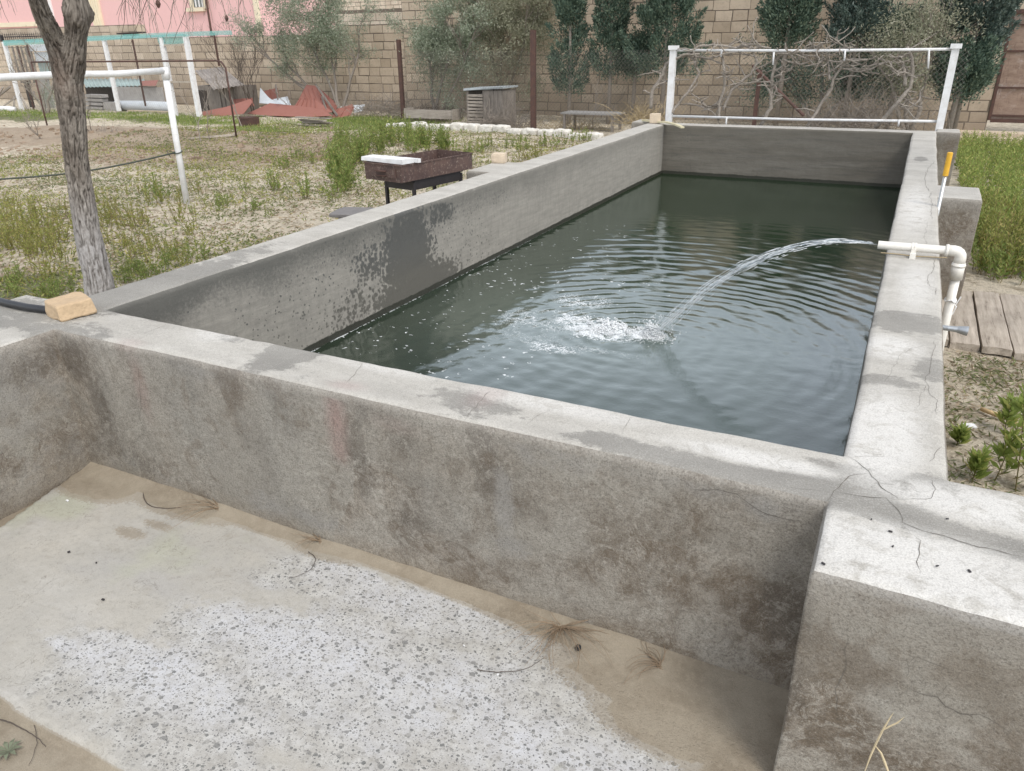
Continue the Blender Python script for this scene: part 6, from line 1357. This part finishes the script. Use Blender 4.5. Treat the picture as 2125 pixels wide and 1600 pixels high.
def bark_tube(cent, wid, y, seed, nang=120, cap=True, burl=None):
    pts = [at_y(u, v, yy) for (u, v), yy in zip(cent, y)]; n0 = len(pts)
    s = [w_/FPX*(p_-Vector((0, 0, EYE))).dot(_f)/2*.90 for p_, w_ in zip(pts, wid)]
    C = []; Rr = []; per = 34
    for i in range(n0-1):
        for k in range(per):
            t = k/per; p0, p1, p2, p3 = pts[max(i-1, 0)], pts[i], pts[i+1], pts[min(i+2, n0-1)]
            C.append(.5*((2*p1)+(p2-p0)*t+(2*p0-5*p1+4*p2-p3)*t*t+(-p0+3*p1-3*p2+p3)*t**3)); Rr.append(s[i]*(1-t)+s[i+1]*t)
    C.append(pts[-1]); Rr.append(s[-1]); m_ = len(C); V = []; A_ = np.linspace(0, 2*np.pi, nang, endpoint=False); vv = []
    dist = np.concatenate([[0], np.cumsum([(C[i+1]-C[i]).length for i in range(m_-1)])])
    for i, c in enumerate(C):
        t = (C[min(i+1, m_-1)]-C[max(i-1, 0)]).normalized(); nx = t.cross(Vector((0, 1, 0))).normalized(); ny_ = t.cross(nx); d = dist[i]
        r0 = Rr[i]; wv = .35*pnoise(np.cos(A_)*2, np.sin(A_)*2, d*2.2+seed, 1, 2)
        k1 = np.abs(pnoise(np.cos(A_+wv*.4)*4.6, np.sin(A_+wv*.4)*4.6, d*10+seed, 1, 2)); ridge = np.clip(k1*4.6, 0, 1)
        k2 = np.abs(pnoise(np.cos(A_)*8+3, np.sin(A_)*8, d*26+seed, 1, 2)); ridge2 = np.clip(k2*4.5, 0, 1)
        lump = pnoise(np.cos(A_)*1.1, np.sin(A_)*1.1, d*3.5+seed*2, 1, 2)
        rr = r0*(1+.07*lump)+.011*(ridge-1)+.005*(ridge2-1)
        if burl is not None: rr = rr+burl[1]*np.exp(-((d-burl[0])/.06)**2)*np.clip(.5+pnoise(np.cos(A_)*3, np.sin(A_)*3, d*10, 1, 2), 0, 1.5)
        V.append(np.array(c)[None]+rr[:, None]*(np.cos(A_)[:, None]*np.array(nx)+np.sin(A_)[:, None]*np.array(ny_))); vv.append(np.clip(ridge*.75+ridge2*.3, 0, 1))
    V = np.concatenate(V); F = (np.arange(m_-1)*nang)[:, None, None]+np.stack([np.arange(nang), (np.arange(nang)+1) % nang, (np.arange(nang)+1) % nang+nang, np.arange(nang)+nang], 1)[None]
    return np_mesh('bark', V, F.reshape(-1, 4), {'v': np.concatenate(vv)})
ty_ = [2.95, 2.97, 3.0, 3.02, 3.05, 3.08, 3.1, 3.12, 3.13, 3.13, 3.12, 3.08, 3.0, 2.95, 2.9, 2.9]
cen = [(222, 690), (210, 630), (203, 575), (192, 530), (180, 470), (168, 400), (158, 330), (152, 260), (146, 205), (138, 155), (126, 112), (108, 70), (85, 20), (70, -30), (60, -80)]
link('trunk', bark_tube(cen, [78, 68, 62, 60, 57, 54, 53, 56, 62, 60, 52, 44, 40, 36, 34, 30], ty_, 1), M_BARK, bt, smooth=True)
link('limb', bark_tube([(148, 240), (147, 185), (151, 130), (157, 80), (160, 25), (154, -30), (150, -80)], [30, 52, 56, 47, 52, 46, 40], [3.13, 3.15, 3.15, 3.15, 3.15, 3.15, 3.15], 9, burl=(.60, .03)), M_BARK, bt, smooth=True)
q = random.Random(5)
for i in range(26):
    u = [240, 252, 262, 270, 282, 292, 300, 310, 322, 335, 348, 360, 372, 388, 400, 425, 455, 470, 498, 515, 530, 30, 12, 60, 300, 440][i]; mb = MB(); yy_ = 3.2+q.uniform(-.2, .3); P = [at_y(u+q.uniform(-10, 10), -90, yy_)]
    w_ = q.uniform(-22, 22); l = q.choice((90, 110, 125, 145, 165)); ph_ = q.uniform(-.6, .6)
    for k in range(1, 9): P.append(at_y(u+w_*math.sin(k*.45+ph_)-w_*math.sin(ph_)+q.uniform(-1.2, 1.2), -90+l*k/8*1.1, yy_))
    mb.tube(P, [.0028, .0026, .0024, .0022, .002, .0017, .0014, .0012, .0009], 5)
    for b_ in range(3):
        j_ = q.choice((3, 4, 5, 6)); dx_ = q.uniform(-.09, .09); mb.tube([P[j_], P[j_]+Vector((dx_*.5, 0, -.03)), P[j_]+Vector((dx_, 0, -.09)), P[j_]+Vector((dx_*1.1, 0, -.14))], [.0014, .0012, .001, .0008], 4)
    mb.build('twig', M_TWIG if i % 3 else M_TWIGD, bt)
mb = MB(); mb.tube([at_y(250, -88, 3.2), at_y(380, -96, 3.3), at_y(525, -88, 3.4)], [.014, .011, .008], 8); mb.tube([at_y(150, -80, 3.15), at_y(250, -88, 3.2)], [.02, .014], 8); mb.tube([at_y(60, -80, 2.95), at_y(-10, -92, 3.1)], [.02, .012], 8); mb.tube([at_y(38, -85, 3.1), at_y(-5, -92, 3.1)], .01, 6); mb.build('branch', M_BARK and M_TWIGD, bt)
for u, v, s_ in ((328, 8, .014), (470, 38, .010)):
    P = at_y(u, v, 3.25); mb = MB(); mb.tube([P+Vector((0, 0, s_*1.6)), P+Vector((0, 0, s_*.9)), P, P-Vector((0, 0, s_)), P-Vector((0, 0, s_*1.6))], [.002, s_*.7, s_, s_*.6, .001], 8); mb.tube([P+Vector((0, 0, s_*1.5)), P+Vector((-.02, 0, .10)), P+Vector((-.05, 0, .30))], .0015, 4); mb.build('dry_fruit', M_RUST, bt)
# ------------------------------------------------------------------ weeds
def weed_mesh(seed, h=.35, stems=5, lp=26, L=.05, spread=.10, lean=.25):
    r = np.random.default_rng(seed); mb = MB(); P = []; D = []; Ls = []
    for s_ in range(stems):
        a = r.random()*6.283; b = np.array([r.normal()*spread*.4, r.normal()*spread*.4, -.01]); hh = h*r.uniform(.6, 1.05); d = np.array([math.cos(a)*lean*r.random(), math.sin(a)*lean*r.random(), 1.0]); d /= np.linalg.norm(d); S_ = [b]
        for k in range(5): d = d+r.normal(size=3)*.09; d /= np.linalg.norm(d); S_.append(S_[-1]+d*hh/5)
        mb.tube([Vector(q_) for q_ in S_], [.0032, .0028, .0024, .002, .0016, .001], 4, cap=False); S_ = np.array(S_)
        t = np.sort(r.uniform(.12, 1.0, lp)); i = np.minimum((t*5).astype(int), 4); fr_ = t*5-i; p = S_[i]*(1-fr_)[:, None]+S_[i+1]*fr_[:, None]
        ph = np.arange(lp)*2.4+r.random()*6; dd = np.stack([np.cos(ph), np.sin(ph), .75+.5*t+0*ph], 1)+r.normal(size=(lp, 3))*.25
        P.append(p); D.append(dd); Ls.append(L*(1.15-.55*t)*r.uniform(.7, 1.2, lp))
    V, F, v = leaves(np.concatenate(P), np.concatenate(D), np.concatenate(Ls), np.concatenate(Ls)*.34, seed)
    ms = bpy.data.meshes.new('stem'); ms.from_pydata(mb.v, [], mb.f); ms.update(); ms.materials.append(M_STEM)
    return ms, np_mesh('foliage', V, F, {'v': v})
protos = {}
def weed_proto(kind, mat, n_, **k):
    protos[kind] = []
    for i in range(n_):
        ms, mf = weed_mesh(hash(kind) % 97+i*7 if False else (sum(map(ord, kind))+i*7), **k); mf.materials.append(mat); protos[kind].append((ms, mf))
weed_proto('tall', M_WEED, 5, h=.42, stems=5, lp=34, L=.055, spread=.10)
weed_proto('small', M_WEED, 5, h=.22, stems=5, lp=22, L=.040, spread=.08)
weed_proto('yellow', M_WEEDY, 5, h=.28, stems=5, lp=26, L=.034, spread=.12, lean=.35)
def put_weed(kind, x, y, z, s, label, group, cat='weed'):
    ms, mf = random.choice(protos[kind]); e = empty('weed_plant', (x, y, z), random.uniform(0, 6.28), label=label, cat=cat, group=group); e.scale = (s, s, s*random.uniform(.85, 1.15))
    for nm, me in (('stem', ms), ('foliage', mf)):
        o = bpy.data.objects.new(nm, me); COL.objects.link(o); o.parent = e
def scatter_px(u0, u1, v0, v1, n_):
    out = []
    while len(out) < n_:
        p = on_ground(random.uniform(u0, u1), random.uniform(v0, v1))
        if not (p.x > XLO-.1 and p.x < XRO+.1) : out.append(p)
    return out
G1 = 'tall bright green weeds behind the brazier'
for (ua, ub, va, vb, m_) in ((690, 760, 300, 345, 26), (760, 860, 290, 320, 26), (850, 935, 288, 315, 16), (690, 720, 340, 385, 10), (700, 740, 345, 398, 8)):
    for p in scatter_px(ua, ub, va, vb, m_): put_weed('tall', p.x, p.y, p.z, random.uniform(.75, 1.15), 'bright green leafy weed in the dense clump left of the brazier', G1)
for (u, v, s_) in ((612, 330, .9), (605, 350, .9), (585, 352, .8), (650, 340, .7), (632, 412, .9), (640, 400, .8), (575, 395, 1.0), (566, 388, .7), (515, 400, .6), (520, 440, .7), (535, 430, .5), (472, 430, .6), (455, 425, .6), (330, 410, 1.0), (318, 400, .9), (342, 412, .8), (455, 440, .5), (398, 445, .5), (560, 452, .5), (690, 420, .8), (700, 410, 1.0), (712, 402, .9)):
    p = on_ground(u, v); put_weed('small', p.x, p.y, p.z, s_*1.35, 'separate small green weed on the open sand between the tree and the brazier', 'single green weeds on the sand')
for (u, v, s_) in ((1000, 312, .9), (1015, 300, .9), (1060, 300, .9), (1075, 310, 1), (1095, 305, .9), (1130, 298, 1), (1150, 300, .9), (1170, 295, .9), (1190, 290, 1), (1205, 288, .9), (1220, 286, .8), (945, 320, .9), (960, 325, .9), (975, 315, .8), (1105, 325, .9), (1085, 328, .8), (1110, 318, .8), (1120, 322, .7)):
    p = on_ground(u, v+6); put_weed('small' if not 1080 < u < 1125 or v < 312 else 'yellow', p.x, p.y, p.z, s_*1.3, 'small green weed along the outside of the left tank wall', 'weeds outside the left tank wall')
for (ua, ub, va, vb, m_) in ((0, 150, 430, 530, 46), (200, 270, 400, 520, 16), (270, 420, 400, 560, 24), (60, 150, 520, 590, 10)):
    for p in scatter_px(ua, ub, va, vb, m_): put_weed('yellow', p.x, p.y, p.z, random.uniform(.6, 1.05), 'yellowish green thin weed on the sand around the big tree', 'yellow green weeds around the big tree')
for (ua, ub, va, vb, m_) in ((0, 50, 570, 620, 9), (90, 160, 590, 625, 8), (255, 330, 555, 590, 12), (330, 420, 530, 560, 6)):
    for p in scatter_px(ua, ub, va, vb, m_): put_weed('small', p.x, p.y, p.z, random.uniform(.45, .8), 'low green weed close to the near left corner of the tank', 'low weeds by the near left corner')
# ground cover: uncountable creeping weeds, straw and leaf litter
def cover(name, n_, fx, mat, L, W_, seed, label, up=.5, cat='ground cover'):
    r = np.random.default_rng(seed); x, y = fx(r, n_); z = ground_h(x, y)+.004
    D = np.stack([r.normal(size=len(x)), r.normal(size=len(x)), np.abs(r.normal(size=len(x)))*up], 1); P = np.stack([x, y, z], 1)
    o = leaf_obj(name, P, D, L*r.uniform(.5, 1.4, len(x)), W_, mat, None, seed, label=label, cat=cat, kind='stuff'); return o
def left_fx(dens_sc, thr, x0=-13, x1=-3.25, y0=1.9, y1=13.5, cl=None):
    def f(r, n_):
        u = r.random(n_*3); y = y0+(y1-y0)*u**1.25; x = r.uniform(x0, x1, n_*3)
        k = pnoise(x, y, 1, dens_sc, 3) > thr+.25*r.normal(size=len(x)); x, y = x[k], y[k]
        k = x > -(3.3+y*1.6)
        return x[k][:n_], y[k][:n_]
    return f
cover('creeping_weeds', 42000, left_fx(1.6, .12), M_WEEDD, .045, .011, 81, 'low creeping weeds spread over the left sandy ground', .6)
cover('creeping_weeds', 24000, left_fx(.9, .12), M_WEEDY, .05, .012, 82, 'patches of fresh green ground weeds on the left ground', .8)
M_LIT = mat_leaf('dry leaf litter', (.26, .20, .13), (.44, .36, .25), (.58, .50, .37), .05)
cover('leaf_litter', 32000, left_fx(2.2, .0), M_LIT, .04, .013, 83, 'dry brown leaf litter and straw on the left ground', .15, 'leaf litter')
def far_fx(lst):
    def f(r, n_):
        xs_, ys_ = [], []
        for u, v, rx, ry, w_ in lst:
            p = at_z(u, v, 0); m_ = int(n_*w_); xs_.append(p.x+r.normal(size=m_)*rx); ys_.append(p.y+r.normal(size=m_)*ry)
        x, y = np.concatenate(xs_), np.concatenate(ys_); k = (y < 16.9) & ((x < XLO-.15) | (y > 11)); return x[k], y[k]
    return f
cover('short_grass', 26000, far_fx([(60, 238, 2.2, .5, .25), (330, 245, 1.8, .5, .2), (770, 255, .9, .7, .3), (830, 270, .8, .5, .1), (545, 275, .5, .4, .05), (430, 255, 1, .4, .1)]), M_WEED, .075, .010, 84, 'short fresh grass along the foot of the back wall', 1.6, 'grass')
# clods of tilled soil
r = random.Random(9); 
# right-hand strip
def right_fx(x0, x1, y0, y1, thr=-.1, sc=1.5):
    def f(r, n_):
        x = r.uniform(x0, x1, n_*2); y = r.uniform(y0, y1, n_*2); k = (pnoise(x, y, 3, sc, 3) > thr+.2*r.normal(size=len(x))) & ~((x < .52) & (y > 5.9) & (y < 6.5)) & ~((x < 1.3) & (y > 5.05) & (y < 6.4)) & (x > .27) & ((y > 2.2)); return x[k][:n_], y[k][:n_]
    return f
cover('creeping_weeds', 3800, right_fx(.28, 1.6, 2.0, 5.0, .05, 3), M_WEEDD, .045, .008, 85, 'grey green creeping weeds on the sand right of the tank', .5)
cover('leaf_litter', 2600, right_fx(.28, 1.6, 2.0, 5.2, -.1, 3), M_LIT, .03, .010, 86, 'dry litter on the sand right of the tank', .15, 'leaf litter')
def field(name, n_, reg, hgt, mat, seed, label, L=.06):
    r = np.random.default_rng(seed); x0, x1, y0, y1 = reg; x = r.uniform(x0, x1, n_); y = y0+(y1-y0)*r.random(n_)**1.2
    h = hgt*(.75+.35*pnoise(x, y, 0, 1.1, 2))*r.uniform(.6, 1.05, n_); gz_ = ground_h(x, y); lp = 20; P = []; D = []; LL = []; SV = []; SF = []
    a = r.random(n_)*6.283; ln = r.random(n_)*.3
    for k in range(lp):
        t = .10+.9*(k+r.random(n_))/lp; px_ = x+np.cos(a)*ln*h*t; py_ = y+np.sin(a)*ln*h*t; P.append(np.stack([px_, py_, gz_+h*t], 1)); ph_ = k*2.4+a*3; D.append(np.stack([np.cos(ph_), np.sin(ph_), .7+.6*t], 1)+r.normal(size=(n_, 3))*.25); LL.append(L*(1.15-.5*t)*r.uniform(.7, 1.2, n_))
    top = np.stack([x+np.cos(a)*ln*h, y+np.sin(a)*ln*h, gz_+h], 1); bot = np.stack([x, y, gz_-.01], 1); w_ = np.array([[.003, 0, 0], [-.0015, .0026, 0], [-.0015, -.0026, 0]])
    for j in range(3): SV += [bot+w_[j], top+w_[j]*.4]
    SV = np.stack(SV, 1).reshape(-1, 3); b6 = (np.arange(n_)*6)[:, None, None]; SF = (b6+np.array([[0, 2, 3, 1], [2, 4, 5, 3], [4, 0, 1, 5]])[None]).reshape(-1, 4)
    P, D, LL = np.concatenate(P), np.concatenate(D), np.concatenate(LL); V, F, v = leaves(P, D, LL, LL*.32, seed)
    me = np_mesh(name, np.concatenate([V, SV]), np.concatenate([F, SF+len(V)]), {'v': np.concatenate([v, np.zeros(len(SV))])}, np.concatenate([np.zeros(len(F)), np.ones(len(SF))]).astype(int))
    return link(name, me, [mat, M_STEM], label=label, cat='weeds', kind='stuff')
M_FIELD = mat_leaf('lightened field weed leaf', (.22, .30, .08), (.42, .50, .14), (.58, .56, .20), .45)  # weed greens lightened in the colour to offset the leaves' self-shadow
field('weed_field', 2300, (.62, 3.2, 8.2, 15.4), .42, M_FIELD, 91, 'dense bright green weeds filling the strip right of the tank')
field('weed_field', 900, (.66, 2.6, 6.9, 9.4), .46, M_WEEDY, 92, 'yellow green near part of the weeds right of the tank', .05)
field('weed_field', 420, (.62, 2.0, 6.75, 8.2), .30, M_WEED, 93, 'lower green weeds behind the grey planks', .05)
# the leafy shoots at the lower right
def shoot(u, v, vt, seed, label, lean=0.0, z=-.14):
    p = at_z(u, v, z); h = at_y(u, vt, p.y).z-z; r = np.random.default_rng(seed); e = empty('leafy_shoot', tuple(p), label=label, cat='weed', group='leafy shoots right of the tank'); mb = MB(); P = []; D = []; L = []
    def stem(b, d, hh, wd, lv, depth):
        S_ = [b]; 
        for k in range(7): d = d+r.normal(size=3)*.05+np.array([0, 0, .03]); d = d/np.linalg.norm(d); S_.append(S_[-1]+d*hh/7)
        mb.tube([Vector(q_) for q_ in S_], [wd*(1-.1*k) for k in range(8)], 5, cap=False); S2 = np.array(S_)
        for j in range(lv):
            t = .22+.78*(j+r.random()*.5)/lv; i = min(int(t*7), 6); q_ = S2[i]*(1-(t*7-i))+S2[i+1]*(t*7-i); ph_ = j*2.4+r.random()*.5
            for m_ in range(3 if t > .6 else 2):
                P.append(q_); aa = ph_+m_*.6-.3; D.append([math.cos(aa), math.sin(aa), .55+.8*t]); L.append(.034*(1.25-.35*t)*r.uniform(.75, 1.2))
        if depth:
            for j in range(5):
                t = .2+.14*j; i = int(t*7); aa = j*2.1+r.random(); stem(S2[i], np.array([math.cos(aa)*.8, math.sin(aa)*.8, .9]), hh*.32*(1.1-t), wd*.55, 9, 0)
    stem(np.array(tuple(p))-np.array([0, 0, .01]), np.array([lean, 0, 1.0]), h, .0032, 22, 1)
    mb.build('stem', simple('green brown stem', (.17, .15, .06), .7, .2, 20) if 'stem_m' not in globals() else stem_m, e, True)
    P, D, L = np.array(P), np.array(D), np.array(L); kp = np.random.default_rng(seed+5).random(len(P)) < .62; P, D, L = P[kp], D[kp], L[kp]; L = L*1.75; V, F, v = leaves(P, D, L, L*.28, seed); link('foliage', np_mesh('foliage', V, F, {'v': v}), M_FIELD, e)
for k, (u, v, vt, ln, lab) in enumerate([(2108, 1020, 785, -.15, 'tallest leafy green shoot at the lower right beyond the wall'), (2062, 1000, 870, .05, 'middle leafy shoot left of the tallest one'), (2016, 1003, 930, -.05, 'short leafy shoot closest to the right tank wall'), (2128, 940, 770, .05, 'leafy shoot cut by the right photo edge, upper one'), (2135, 1025, 880, -.1, 'leafy shoot cut by the right photo edge, lower one'), (2085, 900, 820, -.1, 'small leafy shoot behind the tan stick'), (1985, 925, 885, 0, 'tiny leafy sprout against the right tank wall')]):
    shoot(u, v, vt, 200+k, lab, ln)
# clods on the tilled patch
V = []; 
rr_ = random.Random(4); mb = MB()
for i in range(900):
    p = on_ground(rr_.uniform(-10, 720) if i % 3 else rr_.uniform(-10, 300), rr_.uniform(262, 340)); s_ = abs(rr_.gauss(0, .018))+.008
    mb.box((p.x, p.y, p.z+s_*.2), (s_*1.6, s_*1.2, s_), rz=rr_.uniform(0, 3), jit=s_*.3)
mb.build('soil_clods', simple('dry soil clod', (.33, .25, .18), .95, .4, 20, bump=.5), kind='stuff', label='loose clods on the tilled soil of the left garden', cat='soil')


# ------------------------------------------------------------------ foliage hanging high over the tank (seen mirrored in the water)
oh = empty('overhanging_branch', (1.6, 7.5, 0), label='leafy tree whose high branches hang over the tank, seen only mirrored in the water', cat='tree')
mb = MB(); mb.tube([(2.9, 4.4, -.2), (2.8, 4.5, 2.2), (2.5, 4.9, 4.6)], [.14, .11, .08], 10); mb.build('trunk', M_TWIG, oh, True)
r = np.random.default_rng(77); P = []; HB = MB()
for u, v, zz, s_, m_ in ((1765, 765, 4.4, .13, 50), (1757, 800, 4.4, .10, 30), (1600, 722, 4.6, .10, 22), (1535, 742, 4.6, .09, 14), (1500, 630, 4.8, .16, 40), (1560, 600, 4.8, .18, 50), (1640, 640, 4.7, .16, 44), (1700, 615, 4.7, .14, 34), (1700, 690, 4.6, .12, 26), (1745, 942, 4.2, .06, 16), (1420, 655, 4.7, .14, 16), (1755, 880, 4.3, .06, 14), (1800, 640, 4.5, .14, 40), (1780, 700, 4.5, .09, 20), (1590, 560, 5.0, .2, 60), (1720, 545, 5.0, .2, 60), (1450, 560, 5.0, .2, 40), (1350, 860, 4.4, .06, 8), (1330, 820, 4.4, .05, 6)):
    p = at_z(u, v, WZ); d = ray(u, v); d = Vector((d.x, d.y, -d.z)); c = p+d*((zz-WZ)/d.z)
    q_ = r.normal(size=(m_, 3))*s_*np.array([1, 1, .6])+np.array(tuple(c)); P.append(q_)
    HB.tube([(2.5, 4.9, 4.6), tuple(Vector((2.5, 4.9, 4.6)).lerp(c, .5)+Vector((0, 0, .25))), tuple(c)], [.02, .010, .004], 5)
HB.build('branch', M_TWIGD, oh)
P = np.concatenate(P); leaf_obj('crown', P, r.normal(size=P.shape), .11, .05, M_CON1, oh, 77)
# ------------------------------------------------------------------ origins at the base of one-mesh things
for o in list(COL.objects):
    if o.parent is None and o.type == 'MESH' and o.location.length < 1e-6 and o.get('kind') != 'structure' and not o.get('_keep'):
        me = o.data; n_ = len(me.vertices); co = np.empty(n_*3, np.float32); me.vertices.foreach_get('co', co); co = co.reshape(-1, 3)
        b = np.array([(co[:, 0].min()+co[:, 0].max())/2, (co[:, 1].min()+co[:, 1].max())/2, co[:, 2].min()]); co -= b
        me.vertices.foreach_set('co', co.ravel()); me.update(); o.location = Vector([float(q) for q in b])
